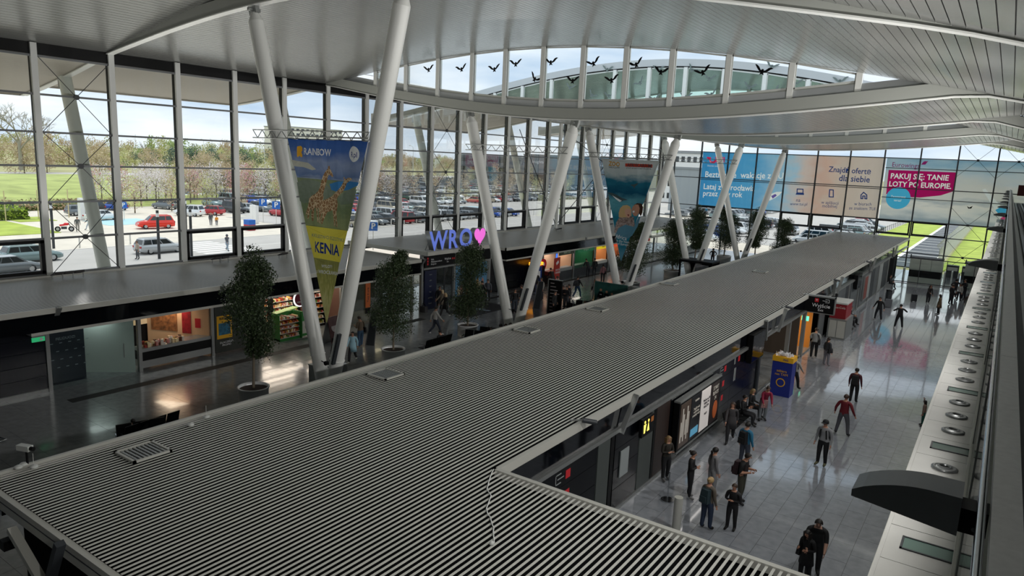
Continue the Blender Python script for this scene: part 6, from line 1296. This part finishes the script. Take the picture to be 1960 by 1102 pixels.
for a in [(1092, 166), (1163, 132), (1134, 181), (1166, 182), (1225, 157), (1253, 188), (1260, 132), (1326, 133), (1358, 149), (1313, 184), (1362, 179), (1435, 165), (1478, 126), (1481, 173), (1523, 158), (1608, 154)]: bird(*a, 1.15, YB[3]-.05, False, rnd.choice((1, -1)))
# ---------------------------------------------------------------- people
_pm = {}
def add_skin_body(J, seg, kind):
    """one continuous skinned surface over the joints; J: name -> (pos, radius x, radius y)"""
    names = list(J); me = bpy.data.meshes.new('body'); me.from_pydata([J[n][0] for n in names], [(names.index(a), names.index(b)) for a, b in seg], [])
    o = bpy.data.objects.new('tmp', me); COL.objects.link(o); md = o.modifiers.new('s', 'SKIN'); md.use_smooth_shade = True
    for i, n in enumerate(names):
        d = me.skin_vertices[0].data[i]; d.radius = J[n][1:3]; d.use_root = (n == 'pelvis')
    sb = o.modifiers.new('u', 'SUBSURF'); sb.levels = 1; sb.render_levels = 1
    dg = bpy.context.evaluated_depsgraph_get(); m2 = bpy.data.meshes.new_from_object(o.evaluated_get(dg), depsgraph=dg)
    bpy.data.objects.remove(o); return m2
def person_mesh(pose, fem=False, coat=False, shorts=False):
    """slots: skin, top, trousers, shoes"""
    key = (pose, fem, coat, shorts)
    if key in _pm: return _pm[key]
    sh = .165 if fem else .19; hp = .10
    V = Vector; J = {}; sit = pose.startswith('sit')
    zp = .52 if sit else .95
    lean = V((0, {'phone': .03, 'bend': .32, 'trolley': .1}.get(pose, 0), 0))
    def P(n, x, y, z, rx, ry=None): J[n] = (V((x, y, z)), rx, ry or rx)
    P('pelvis', 0, 0, zp, .155, .12); P('waist', 0, lean.y*.2, zp+.15, .132 if fem else .155, .108); P('chest', 0, lean.y*.6, zp+.36, .155 if fem else .185, .125); P('collar', 0, lean.y, zp+.49, .10, .075); P('neck', 0, lean.y+.01, zp+.56, .05, .05)
    hd = {'phone': .07, 'bend': .12, 'look': .03}.get(pose, .01); P('chin', 0, lean.y+.03+hd*.5, zp+.62, .058, .062); P('head', 0, lean.y+.02+hd, zp+.70, .076, .092); P('crown', 0, lean.y+.01+hd, zp+.775, .06, .07)
    arm = {'stand': ((.05, -.02, -.28), (.02, .08, -.25)), 'walk': ((.03, .16, -.26), (.0, .17, -.2)), 'phone': ((.05, -.02, -.28), (-.09, .24, .06)), 'cross': ((.06, .03, -.27), (-.22, .14, .04)), 'hips': ((.17, -.06, -.22), (-.12, .1, -.2)), 'trolley': ((.02, .06, -.28), (.0, .24, -.08)), 'bend': ((.02, .1, -.27), (-.02, .16, -.16)), 'lean': ((.12, -.02, -.27), (.05, .12, -.22)), 'sit': ((.04, .03, -.28), (-.05, .24, -.04)), 'sitphone': ((.05, .03, -.27), (-.1, .22, .09)), 'raise': ((.1, .05, .1), (-.05, .05, .24)), 'wide': ((.2, .02, -.18), (-.06, .2, .04)), 'child': ((.04, .02, -.28), (.02, .08, -.24))}
    a = arm.get(pose, arm['stand'])
    for s, t in ((1, 'r'), (-1, 'l')):
        y0 = lean.y; S = V((s*sh, y0, zp+.46)); d1, d2 = V(a[0]), V(a[1])
        if pose == 'walk' and s < 0: d1 = V((.03, -.17, -.25)); d2 = V((0, -.02, -.26))
        if pose in ('trolley', 'raise') and s < 0: d1, d2 = V(arm['stand'][0]), V(arm['stand'][1])
        E_ = S+V((s*d1.x, d1.y, d1.z)); W_ = E_+V((s*d2.x, d2.y, d2.z)); hd_ = (W_-E_).normalized()
        J['sh'+t] = (S, .066 if fem else .078, .07); J['el'+t] = (E_, .054, .054); J['wr'+t] = (W_, .036, .032); J['pa'+t] = (W_+hd_*.07, .038, .018)
        H = V((s*hp, 0, zp-.03))
        if sit: K = V((s*.13, .44, zp-.02)); A = V((s*.13, .46 if t == 'r' else .40, .09)); 
        elif pose == 'walk': K = H+V((0, .20 if s > 0 else -.06, -.42)); A = V((s*.09, .30 if s > 0 else -.36, .09 if s > 0 else .17))
        elif pose in ('lean', 'wide'): K = H+V((s*.07, .05, -.43)); A = V((s*.22, 0, .09))
        else: K = H+V((s*.01, .03*(1 if s > 0 else .3), -.44)); A = V((s*.11, -.01+.04*s, .09))
        J['hi'+t] = (H, .108, .112); J['kn'+t] = (K, .075, .078); J['an'+t] = (A, .054, .06); J['toe'+t] = (A+V((s*.03, .17, -.055)), .05, .034)
    if pose == 'lean':
        pass
    seg = [('pelvis', 'waist'), ('waist', 'chest'), ('chest', 'collar'), ('collar', 'neck'), ('neck', 'chin'), ('chin', 'head'), ('head', 'crown')]
    for t in 'rl': seg += [('collar', 'sh'+t), ('sh'+t, 'el'+t), ('el'+t, 'wr'+t), ('wr'+t, 'pa'+t), ('pelvis', 'hi'+t), ('hi'+t, 'kn'+t), ('kn'+t, 'an'+t), ('an'+t, 'toe'+t)]
    me = add_skin_body(J, seg, key)
    # cloth regions from the nearest bone
    reg = []
    short = shorts
    for a_, b_ in seg:
        k = b_[:2]
        r = 1 if b_ in ('waist', 'chest', 'collar') or k == 'sh' else 0 if b_ in ('neck', 'chin', 'head', 'crown') else (0 if short else 1) if k in ('wr',) else 1 if k == 'el' else 0 if k == 'pa' else 2 if k in ('hi', 'kn', 'an') else 3
        reg.append((J[a_][0], J[b_][0], r))
    for m_ in ('skin', 'top', 'trousers', 'shoes'): me.materials.append(None)
    me.materials.clear()
    for m_ in range(4): me.materials.append(SKINM)
    idx = []
    for p in me.polygons:
        c = p.center; best = None
        for A_, B_, r in reg:
            ab = B_-A_; t = max(0, min(1, (c-A_).dot(ab)/ab.length_squared)); q = A_+ab*t; d = (c-q).length
            if best is None or d < best[0]: best = (d, r, t)
        r = best[1]
        if r == 2 and c.z > zp+.03: r = 1
        if not sit and c.z < .11: r = 3
        idx.append(r)
    me.polygons.foreach_set('material_index', idx)
    # face and fingers joined to the same mesh
    x = MB(); hx, hy, hz = J['head'][0]
    x.m(0); x.hexa([(hx-.012, hy+.085, hz-.02), (hx+.012, hy+.085, hz-.02), (hx-.012, hy+.112, hz-.02), (hx+.012, hy+.112, hz-.02), (hx-.006, hy+.08, hz+.02), (hx+.006, hy+.08, hz+.02), (hx-.006, hy+.09, hz+.02), (hx+.006, hy+.09, hz+.02)])
    for s in (-1, 1): x.ball((hx+s*.078, hy, hz), .018, 6, 4, (.5, 1, 1.4))
    x.m(4)
    for s in (-1, 1): x.ball((hx+s*.028, hy+.083, hz+.012), .008, 6, 4)
    x.m(5); x.box(hx-.02, hy+.078, hz-.045, hx+.02, hy+.088, hz-.038)
    x.m(0)
    for t, s in (('r', 1), ('l', -1)):
        Wp, Pp = J['wr'+t][0], J['pa'+t][0]; d = (Pp-Wp).normalized(); side = d.cross(V((s, 0, 0)) if abs(d.x) < .8 else V((0, 0, 1))).normalized(); nrm = d.cross(side)
        for k in range(4):
            L = (.062, .072, .068, .052)[k]; b0 = Pp+side*((k-1.5)*.019)+d*.01; b1 = b0+d*L*.55+nrm*.004*s; b2 = b1+(d*.8-nrm*.5*s).normalized()*L*.5
            x.cyl(b0, b1, .0095, .0088, 5); x.cyl(b1, b2, .0088, .007, 5)
        tb_ = Wp+(Pp-Wp)*.4-side*.03; t1 = tb_+(d*.6-side*.8).normalized()*.035; x.cyl(tb_, t1, .011, .010, 5); x.cyl(t1, t1+(d*.95-side*.25).normalized()*.03, .010, .008, 5)
    if coat:
        x.m(1); n = 14; z0, z1 = (zp-.32, zp+.2)
        ring = lambda z, rx, ry, cy=0: [(rx*math.cos(2*PI*k/n), cy+ry*math.sin(2*PI*k/n), z) for k in range(n)]
        vs = ring(z1, .16, .125)+ring(zp, .18, .15)+ring(z0, .215, .185)+ring(z0+.01, .20, .17); x._a(vs, [(j*n+k, j*n+(k+1) % n, (j+1)*n+(k+1) % n, (j+1)*n+k) for j in range(3) for k in range(n)], True)
    nv = len(me.vertices); vs = [v.co[:] for v in me.vertices]+x.v; fs = [tuple(p.vertices) for p in me.polygons]+[tuple(i+nv for i in f) for f in x.f]; mi = idx+x.mi
    out_ = bpy.data.meshes.new('body'); out_.from_pydata(vs, [], fs)
    for m_ in range(6): out_.materials.append([SKINM, BLACK, BLACK, BLACK, mat('eye_dark', '#1c1614', .3), mat('lip_tone', '#8a4a44', .6)][m_])
    out_.polygons.foreach_set('material_index', mi); out_.polygons.foreach_set('use_smooth', [True]*len(fs)); out_.update()
    _pm[key] = (out_, J['head'][0].copy(), J['chest'][0].copy(), J['par'][0].copy(), zp); return _pm[key]
SKINM = mat('skin_light', '#b98a72', .6)
_hm = {}
def hair_mesh(style):
    if style in _hm: return _hm[style]
    m = MB(); n = 14; lv = 7
    vs = []
    for j in range(lv+1):
        ph = PI*.62*j/lv
        for k in range(n):
            th = 2*PI*k/n; fr = math.sin(th)      # +y is the face
            q = ph*(1-.42*max(0, fr)); r = 1.13
            vs.append((.082*r*math.sin(q)*math.cos(th), .098*r*math.sin(q)*math.sin(th)-.004, .01+.1*r*math.cos(q)))
    m._a(vs, [(j*n+k, (j+1)*n+k, (j+1)*n+(k+1) % n, j*n+(k+1) % n) for j in range(lv) for k in range(n)], True)
    if style in ('long', 'bob'):
        L = .34 if style == 'long' else .15
        m.hexa([(-.085, -.11, -L), (.085, -.11, -L), (-.075, -.05, -L), (.075, -.05, -L), (-.09, -.10, .03), (.09, -.10, .03), (-.09, .015, .03), (.09, .015, .03)])
        for s in (-1, 1): m.hexa([(s*.075-.02, -.06, -L*.8), (s*.075+.02, -.06, -L*.8), (s*.075-.02, .02, -L*.8), (s*.075+.02, .02, -L*.8), (s*.082-.018, -.06, .05), (s*.082+.018, -.06, .05), (s*.082-.018, .045, .05), (s*.082+.018, .045, .05)])
    if style == 'tail': m.ball((0, -.12, -.02), .045, sc=(1, 1, 1)).cyl((0, -.13, -.02), (0, -.13, -.34), .04, .015, n=8)
    if style == 'bun': m.ball((0, -.10, .07), .05)
    if style == 'cap': m.m(1).lathe([(.098, .0), (.098, .06), (.07, .115), (0, .13)], (0, 0, 0), 14).box(-.07, .07, .02, .07, .19, .035)
    if style == 'beanie': m.m(1).lathe([(.104, -.01), (.104, .06), (.08, .12), (0, .145)], (0, 0, 0), 14)
    if style == 'hood': m.m(1).ball((0, -.02, .0), .13, 10, 8, (.9, 1.0, 1.15))
    me = m.mesh('hair', [SKINM, BLACK]) if style in ('cap', 'beanie', 'hood') else m.mesh('hair', [SKINM])
    _hm[style] = me; return me
def colm(c, r=.75): return mat('cloth_'+c.strip('#'), c, r)
npl = 0
def person(px, py, label, pose='stand', face=None, h=1.72, top='#1b1c20', legs='#1c1f26', shoes='#22201f', hair=('short', '#2a2019'), fem=False, coat=False, shorts=False, bag=None, skin='#b98a72', at=None, z=0., suitcase=None, hat='#15161a'):
    """face: compass heading in the plan, 0 = along +Y (away from the camera), 90 = +X"""
    p = at or U(px, py, z=z); me, hd, ch, pa, zp = person_mesh(pose, fem, coat, shorts); s = h/1.755
    t = thing('person', label, 'person', tuple(p), -math.radians(face or 0)); t.scale = (s*1.1, s*1.1, s)
    b = put(me, 'body', t)
    for i, m_ in enumerate((mat('skin_'+skin.strip('#'), skin, .6), colm(top), colm(legs), colm(shoes))): b.material_slots[i].link = 'OBJECT'; b.material_slots[i].material = m_
    hr = put(hair_mesh(hair[0]), 'hair', t, tuple(hd)); hr.material_slots[0].link = 'OBJECT'; hr.material_slots[0].material = mat('hair_'+hair[1].strip('#'), hair[1], .6)
    if len(hr.material_slots) > 1: hr.material_slots[1].link = 'OBJECT'; hr.material_slots[1].material = colm(hat)
    if bag:
        kind, bc = bag; m = MB()
        if kind == 'backpack': m.hexa([(-.14, -.27, zp+.03), (.14, -.27, zp+.03), (-.15, -.1, zp+.03), (.15, -.1, zp+.03), (-.11, -.23, zp+.47), (.11, -.23, zp+.47), (-.13, -.09, zp+.47), (.13, -.09, zp+.47)]).box(-.1, -.31, zp+.06, .1, -.26, zp+.26)
        if kind == 'backpack':
            for s_ in (-1, 1): m.bar((s_*.09, -.1, zp+.49), (s_*.09, .11, zp+.44), .045, .015).bar((s_*.09, .12, zp+.44), (s_*.12, .1, zp+.12), .04, .015)
        if kind == 'shoulder': m.hexa([(.16, -.2, zp-.1), (.27, -.2, zp-.1), (.16, .14, zp-.1), (.27, .14, zp-.1), (.17, -.17, zp+.17), (.25, -.17, zp+.17), (.17, .11, zp+.17), (.25, .11, zp+.17)]).bar((.22, -.1, zp+.16), (.08, -.07, zp+.53), .03, .012).bar((.22, .08, zp+.16), (.08, .06, zp+.53), .03, .012)
        if kind == 'apron': m.hexa([(-.1, .10, zp-.3), (.14, .10, zp-.3), (-.1, .16, zp-.3), (.14, .16, zp-.3), (-.1, .20, zp+.1), (.14, .20, zp+.1), (-.1, .28, zp+.1), (.14, .28, zp+.1)])
        m.build({'backpack': 'backpack', 'shoulder': 'shoulder_bag', 'apron': 'folded_jacket'}[kind], colm(bc), t)
    if suitcase:
        sx, sy, sc_, sl = suitcase; c = p+Vector((sx, sy, 0)); k = thing('suitcase', sl, 'suitcase', tuple(c), .4)
        MB().box(-.22, -.13, .06, .22, .13, .66).build('shell', colm(sc_, .4), k); MB().bar((-.12, .1, .66), (-.12, .1, 1.0), .02).bar((.12, .1, .66), (.12, .1, 1.0), .02).bar((-.13, .1, 1.0), (.13, .1, 1.0), .03).build('handle', DGREY, k)
        for a in (-.17, .17): MB().cyl((a, -.1, .04), (a, .1, .04), .04, n=8).build('wheel', BLACK, k)
    return t
JN, BK = '#2c3c58', '#17181c'
# bright aisle, nearest first
person(1554, 1096, 'broad-shouldered man in a black t-shirt and shorts looking down, beside a sitting dark figure', 'bend', 170, 1.86, '#0e0f12', '#121317', '#101010', ('short', '#17120f'), shorts=True, skin='#a98472')
person(1535, 1100, 'dark figure in a black hooded coat with a pushchair beside the black t-shirt man', 'phone', 200, 1.55, '#0d0d10', '#0e0f12', hair=('long', '#120e0c'), fem=True, coat=True, bag=('shoulder', '#15161a'), at=U(1538, 1113, z=0))
person(1571, 890, 'man with a black cap, grey sweater and black string bag walking away', 'stand', 195, 1.82, '#8f9194', '#101216', '#5c5c44', ('cap', '#2a2019'), bag=('backpack', '#101114'))
person(1610, 832, 'man in a dark red sweater and grey trousers seen from behind', 'lean', 10, 1.80, '#6a1420', '#55565c', '#1b1b1d', ('short', '#3c2a20'))
person(1632, 770, 'person in a maroon top with a big black backpack, before the red sweater man', 'stand', 5, 1.74, '#4a1c28', '#15161a', hair=('short', '#16120f'), bag=('backpack', '#141518'))
person(1350, 1012, 'woman in an olive jacket and jeans with a dark teal backpack, seen from behind', 'stand', 15, 1.70, '#5c554c', '#26344c', '#15120f', ('bun', '#b09468'), True, bag=('backpack', '#25383e'))
person(1398, 1013, 'boy in black clothes with folded hands facing the camera by the olive jacket woman', 'cross', 185, 1.52, '#141418', '#121216', '#101010', ('short', '#3a2a1e'))
person(1318, 952, 'slim woman all in black with crossed arms and dark hair, near the chrome barrier post', 'cross', 80, 1.68, '#0f1013', '#101116', '#7c7c7c', ('bun', '#1c1512'), True)
person(1360, 946, 'woman in a pale grey hooded top with a long black ponytail', 'stand', 40, 1.70, '#77777a', '#8f9092', '#8b8b8b', ('tail', '#0f0c0b'), True)
person(1272, 918, 'blond woman in a dark camouflage top standing against the wall by the toilets', 'cross', 120, 1.66, '#2a2620', '#131418', '#5c5c5c', ('long', '#8f7450'), True)
person(1415, 962, 'bearded man in a black t-shirt and patterned shorts with a dark red backpack', 'phone', 95, 1.80, '#0f1013', '#3a3a30', '#1b1b1d', ('short', '#1b1410'), shorts=True, bag=('backpack', '#2c1a20'))
person(1422, 893, 'man in a blue jacket with a black backpack and beanie', 'stand', 20, 1.76, '#1f6a8c', '#3c4250', '#1b1b1d', ('short', '#0f0d0c'), bag=('backpack', '#0f1013'))
person(1396, 845, 'woman in an open black coat and grey top walking towards the camera', 'walk', 165, 1.70, '#3c3a3c', '#121318', '#131313', ('long', '#3a2a20'), True, coat=True)
person(1385, 836, 'dark clothed person seated on the seat row by the wall', 'sitphone', 90, 1.70, '#101216', '#14151a', at=Vector((-8.25, 30.4, 0)), hair=('short', '#1b1512'))
person(1408, 838, 'blond person in dark clothes seated at the far end of the same seat row', 'sit', 100, 1.68, '#15161a', '#15161a', at=Vector((-8.25, 31.6, 0)), hair=('bob', '#8a7450'), fem=True)
person(1458, 804, 'woman in a crimson top and grey trousers carrying a pink jacket before the blue box', 'bend', 150, 1.72, '#8c1c3c', '#70767a', '#2b2b2d', ('bun', '#2c2019'), True, bag=('apron', '#b88c8c'))
person(1516, 746, 'man in a pale hooded top with a small black backpack by the blue box', 'walk', 20, 1.82, '#9a9690', '#0f1013', '#101010', ('short', '#1c1512'), bag=('backpack', '#141416'))
person(1500, 735, 'person in a pale beige jacket walking ahead of the pale hooded man', 'walk', 350, 1.72, '#8f8678', '#787a7c', '#8b8b8b', ('short', '#2c2019'))
person(1556, 685, 'man in a grey t-shirt with black shoulder bag and white shoes under the exit sign', 'phone', 355, 1.84, '#8f9190', '#0f1013', '#c8c8c8', ('short', '#2c2019'), bag=('shoulder', '#0f1013'))
person(1580, 699, 'woman in a dark grey jacket and pink shorts over tights with a black bag', 'stand', 30, 1.66, '#30343a', '#77777f', '#88888a', ('tail', '#2b1f1a'), True, bag=('shoulder', '#101114'))
person(1520, 665, 'shopper in a teal t-shirt inside the warm lit opening', 'stand', 300, 1.72, '#23707c', '#20242c', at=Vector((-10.0, 38.6, 0)))
person(1680, 613, 'man in black leaning with feet apart near the seat row', 'lean', 200, 1.84, '#101217', '#12151c', '#888888', ('short', '#17120f'))
person(1719, 628, 'man in black standing with both elbows out, alone on the bright floor', 'wide', 350, 1.80, '#101115', '#0f1014', '#a0a0a0', ('short', '#14100e'))
person(1775, 581, 'person in dark clothes pulling a dark suitcase at the far end', 'trolley', 140, 1.70, '#1f1a1a', '#17181c', '#9b9b9b', ('long', '#33231c'), True, suitcase=(-1.1, .2, '#1b1d22', 'dark suitcase pulled by the person at the far end'))
person(1795, 603, 'woman in a long camel coat with dark hair', 'stand', 260, 1.72, '#6c5c44', '#121316', '#101010', ('bob', '#14100e'), True, coat=True)
person(1818, 583, 'man in black with a bag, first of the group by the ledge', 'stand', 60, 1.84, '#15171c', '#1a2028', bag=('shoulder', '#14161a'))
person(1834, 577, 'woman in a white top in the middle of the group by the ledge', 'stand', 200, 1.66, '#a9a8a4', '#15171c', hair=('long', '#2b1f1a'), fem=True)
person(1843, 573, 'tall man in black at the back of the group by the ledge', 'cross', 230, 1.9, '#111318', '#14161c')
person(1826, 570, 'man in a dark hooded coat behind the white top woman', 'hips', 150, 1.82, '#14151a', '#15171c', hair=('hood', '#111111'), hat='#111215')
person(1850, 601, 'person in a brown coat nearest the ledge', 'stand', 10, 1.74, '#3a3026', '#14161a', '#101010', ('short', '#15110f'), coat=True)
person(1857, 590, 'person in a grey jacket with a pale bag at the ledge', 'stand', 60, 1.70, '#5b5c60', '#15171c', bag=('shoulder', '#9a9a98'))
person(1625, 607, 'person in dark clothes on the near seat beyond the drinks cabinet', 'sit', 100, 1.74, '#18191d', '#14151a', at=Vector((-8.45, 55.0, 0)))
person(1632, 600, 'person with fair hair on the middle seat beyond the drinks cabinet', 'sitphone', 90, 1.70, '#2b2724', '#1a1b20', at=Vector((-8.45, 56.1, 0)), hair=('short', '#5b4630'))
person(1645, 600, 'person in black on the far seat beyond the drinks cabinet, legs stretched', 'sit', 80, 1.76, '#101115', '#101115', at=Vector((-8.45, 57.0, 0)))
person(1700, 552, 'dark clothed traveller sitting at the edge of the glass partition', 'sit', 90, 1.72, '#17181c', '#17181c', at=Vector((-8.5, 78.8, 0))); MB().box(-.25, -.25, 0, .25, .25, .42).build('stool', ALU, loc=(-8.6, 78.8, 0), label='low metal stool at the end of the glass partition', category='stool')
person(1765, 822, 'child in a beige top stretching one arm beside the duct ledge', 'raise', 270, 1.2, '#8a7468', '#1f5a50', '#222222', ('bob', '#1b1512'), True, at=Vector((-1.75, 35.6, 0)))
person(1780, 800, 'adult in dark clothes mostly hidden by the duct ledge beside the child', 'stand', 300, 1.7, '#2a2526', '#1a1b1f', at=Vector((-1.35, 37.0, 0)), hair=('short', '#1b1512')); person(1790, 770, 'second adult half hidden behind the duct ledge with a black backpack', 'stand', 330, 1.75, '#54382c', '#17181c', at=Vector((-1.3, 38.6, 0)), bag=('backpack', '#101114'))
# left side of the hall
person(833, 641, 'man in a pale grey sweatshirt and dark jeans walking in front of the gate', 'walk', 30, 1.82, '#a9a9a6', '#232b3a', '#c0c0c0', ('short', '#1b1512'))
person(852, 607, 'woman in a long black padded coat walking to the gate', 'walk', 200, 1.72, '#15161a', '#2b2b2f', '#b8b8b8', ('long', '#c0a880'), True, coat=True); person(846, 598, 'woman in a beige coat close behind the black padded coat', 'walk', 205, 1.66, '#a89c8c', '#8b8b8f', '#b8b8b8', ('long', '#d0bc98'), True, coat=True)
person(675, 693, 'woman in a light blue denim coat and black trousers behind the nearest V column', 'walk', 150, 1.68, '#9cc4d4', '#121318', '#d8d8d4', ('short', '#14100e'), True, coat=True)
person(690, 664, 'man in a brown jacket and blue jeans holding a coat behind the denim coat woman', 'phone', 270, 1.80, '#6a5c4c', '#34506c', '#8b7b64', ('short', '#2b1f18'), bag=('shoulder', '#15161a'))
person(636, 690, 'dark haired person in black half hidden between the two V legs', 'bend', 330, 1.7, '#15161a', '#15161a', suitcase=(.7, -.6, '#14161a', 'black suitcase just right of the nearest V column'), at=U(640, 700, z=0))
person(805, 585, 'person in dark uniform before the blue information board', 'stand', 120, 1.78, '#0f1114', '#0f1114', at=Vector((-32.6, 38.3, 0)))
person(900, 560, 'dark clothed person walking past the city mural', 'walk', 200, 1.74, '#1b1d22', '#1b1d22', at=Vector((-32.0, 42.6, 0)), bag=('backpack', '#14161a')); person(905, 555, 'person with a grey jacket beside the city mural', 'stand', 160, 1.72, '#50545c', '#1b1d22', at=Vector((-32.2, 43.6, 0)))
person(984, 599, 'man in a black jacket left of the second V column right leg', 'stand', 120, 1.80, '#14161a', '#2c3440', '#101010', ('short', '#15110e')); person(997, 590, 'man in black with white shirt collar just left of the right leg', 'stand', 250, 1.80, '#121418', '#15171c', hair=('short', '#3a2c22'))
person(975, 573, 'person in black standing by the cash machine', 'stand', 300, 1.74, '#0f1114', '#15171c', at=Vector((-31.6, 49.6, 0)))
person(1027, 579, 'woman in a grey sweater and grey trousers left of the black text board', 'stand', 60, 1.68, '#8b8c8c', '#5c5e60', '#a8a8a8', ('short', '#2c2019'), True); person(1035, 574, 'man in a pale cardigan and dark jeans left of the black text board', 'stand', 200, 1.80, '#b0aca4', '#2a2c34', hair=('short', '#4a3a2c')); person(1030, 560, 'person in a black jacket bending at the dusty red counter', 'bend', 300, 1.74, '#15171a', '#20242c', at=Vector((-31.6, 52.3, 0)))
person(1068, 571, 'man in a white sweatshirt and blue jeans before the peach booth', 'phone', 250, 1.82, '#cfcfcc', '#3c5068', '#b8b8b8', ('short', '#3a2c20'))
person(1104, 570, 'man in a black jacket and blue jeans with a backpack walking away', 'walk', 10, 1.82, '#14161a', '#26405c', '#8b8b8b', ('short', '#15110e'), bag=('backpack', '#1b1d22'))
person(1060, 603, 'person in black right beside the black text board', 'stand', 90, 1.78, '#0f1013', '#0f1013'); person(1083, 592, 'young man in a black jacket with pale shirt facing the camera', 'cross', 190, 1.80, '#15161a', '#3a3c42', hair=('short', '#1b1512')); person(1076, 590, 'person with dark hair behind the young man in the black jacket', 'stand', 160, 1.76, '#17181c', '#55524c'); person(1088, 588, 'third figure of the dark clothed trio', 'stand', 220, 1.80, '#202226', '#2b2c30', hair=('short', '#2c2019'))
person(1137, 574, 'woman in a pale grey outfit with a small dark bag', 'stand', 200, 1.70, '#a0a09a', '#a8a8a4', '#c8c8c8', ('bob', '#5b4634'), True, bag=('shoulder', '#1b1c20'))
person(1153, 541, 'woman in a rose jacket with dark trousers left of the zoo V column', 'stand', 320, 1.72, '#a87880', '#1b1d24', hair=('bun', '#1b1512'), fem=True, bag=('shoulder', '#17181c')); person(1115, 532, 'person in black at the green rental booth', 'stand', 300, 1.76, '#14161a', '#20242c', at=Vector((-32.4, 61.4, 0))); person(1106, 532, 'person leaning on the counter of the green rental booth', 'bend', 300, 1.74, '#26282c', '#20242c', at=Vector((-32.5, 60.3, 0)))
person(1363, 505, 'hooded man with a hand on his hip on the bright floor far off', 'hips', 180, 1.82, '#15171c', '#1b1d24', hair=('hood', '#111'+'111'), hat='#14161b')
# seated travellers whose heads show over the long roof
HC = ['#1b1512', '#2c2019', '#4a382a', '#15110e', '#3a2a20', '#1b1512', '#5b4634', '#231a15']
for k, (px, py, c_, st_) in enumerate([(941, 630, '#8f9298', 'short'), (958, 625, '#55585f', 'beanie'), (968, 628, '#2b2226', 'short'), (980, 622, '#17181c', 'short'), (1004, 614, '#20242a', 'long'), (1012, 612, '#3a3032', 'bob'), (1120, 580, '#c8ccd4', 'short'), (1130, 578, '#1b1d22', 'short'), (1145, 573, '#c03020', 'short'), (1148, 576, '#17181c', 'long')]):
    q = U(px, py, z=1.15); q.y -= 2.0 if k in (3, 4, 5) else 0; person(0, 0, 'seated traveller over the roof edge, %s, %s' % ('%s hair and %s clothes' % (['black', 'brown', 'brown', 'black', 'brown', 'black', 'fair', 'dark'][k % 8], {'#8f9298': 'pale', '#55585f': 'grey', '#2b2226': 'dark', '#17181c': 'black', '#20242a': 'navy', '#3a3032': 'brown', '#c8ccd4': 'white', '#1b1d22': 'black', '#c03020': 'red'}[c_]), ['first from the ficus', 'second from the ficus', 'third from the ficus', 'fourth from the ficus', 'before the V foot', 'behind the V foot', 'left of the red coat', 'close to the red coat', 'in the red coat', 'right of the red coat'][k]), 'sit', [160, 120, 200, 90][k % 4], 1.72, c_, '#1b1d22', hair=(st_, HC[k % 8]), at=Vector((q.x, q.y, 0)), hat='#2b2b30')
    if k in (0, 2, 4, 6, 8): bench(q.x-.55, q.y-.2, math.radians(-[160, 120, 200, 90][k % 4]), 2, 'black seat pair under the seated travellers, %s' % ['before the third ficus', 'left of the second V foot', 'at the second V foot', 'near the green panel', 'under the red coat'][k//2])
person(0, 0, 'dark haired child in navy lying on the near seat row', 'sitphone', -100, 1.35, '#1c2a44', '#15171c', hair=('short', '#0f0c0b'), at=Vector((-25.15, 12.5, 0))); person(0, 0, 'dark haired man seated before the second potted ficus', 'sit', -90, 1.72, '#15171a', '#15171c', hair=('short', '#0f0c0b'), at=Vector((-25.3, 29.9, 0)))
person(964, 615, 'dark clothed woman sitting right of the second V column foot', 'sit', 60, 1.74, '#14161a', '#15171c', hair=('bun', '#15110e'), fem=True, at=Vector((-22.6, 38.6, 0)))
# outside
person(264, 486, 'person in a pale beige coat standing behind the silver-white estate car outside', 'stand', 180, 1.76, '#b0a090', '#55585c', hair=('short', '#5b4634'), at=U(264, 496, z=0)); person(435, 480, 'person in a grey hooded jacket crossing the zebra crossing outside', 'walk', 90, 1.76, '#5b5e66', '#8fa0b0', hair=('hood', '#333'+'333'), hat='#4b4e56'); person(404, 432, 'person in a dark jacket walking in the car park entry', 'walk', 300, 1.80, '#4b4e54', '#6b6e74', hair=('short', '#8b7b64')); person(415, 432, 'child in an orange jacket beside the dark jacket walker', 'walk', 300, 1.4, '#e0942c', '#5b5e66'); person(149, 443, 'person in dark clothes beside the red motorcycle', 'stand', 100, 1.78, '#5b5e5c', '#8b8880'); person(171, 440, 'person walking behind the raking column outside', 'walk', 200, 1.78, '#2b2d33', '#b8c4cc'); person(1351, 411, 'walker in a bright blue jacket beyond the far glass', 'walk', 60, 1.78, '#2b8cb0', '#2b4460')
person(1415, 405, 'person in dark clothes on the pale paving beyond the far glass', 'stand', 60, 1.78, '#3b3e44', '#3b3e44')
# small loose things
p = U(811, 597, z=0); t = thing('travel_bag', 'small dark travel bag standing alone on the floor by the gate', 'bag', tuple(p)); MB().box(-.25, -.15, 0, .25, .15, .42).build('body', colm('#3c3c40'), t); MB().bar((-.12, 0, .42), (-.12, 0, .6), .03).bar((.12, 0, .42), (.12, 0, .6), .03).bar((-.12, 0, .6), (.12, 0, .6), .03).build('handle', BLACK, t)
p = U(1700, 588, z=0); t = thing('suitcase', 'grey suitcase standing behind the leaning man in black', 'suitcase', tuple(p)); MB().box(-.25, -.15, .05, .25, .15, .7).build('shell', colm('#6b6e74'), t); MB().bar((-.1, 0, .7), (-.1, 0, 1.0), .02).bar((.1, 0, .7), (.1, 0, 1.0), .02).bar((-.1, 0, 1), (.1, 0, 1), .03).build('handle', DGREY, t)
p = U(1700, 575, z=0); MB().cyl((0, 0, 0), (0, 0, .9), .25, n=16).m(1).lathe([(.27, .9), (.27, .95), (.1, .97)], n=16).build('litter_bin', [DGREY, BLACK], loc=tuple(p), label='dark round litter bin beside the grey suitcase', category='bin')
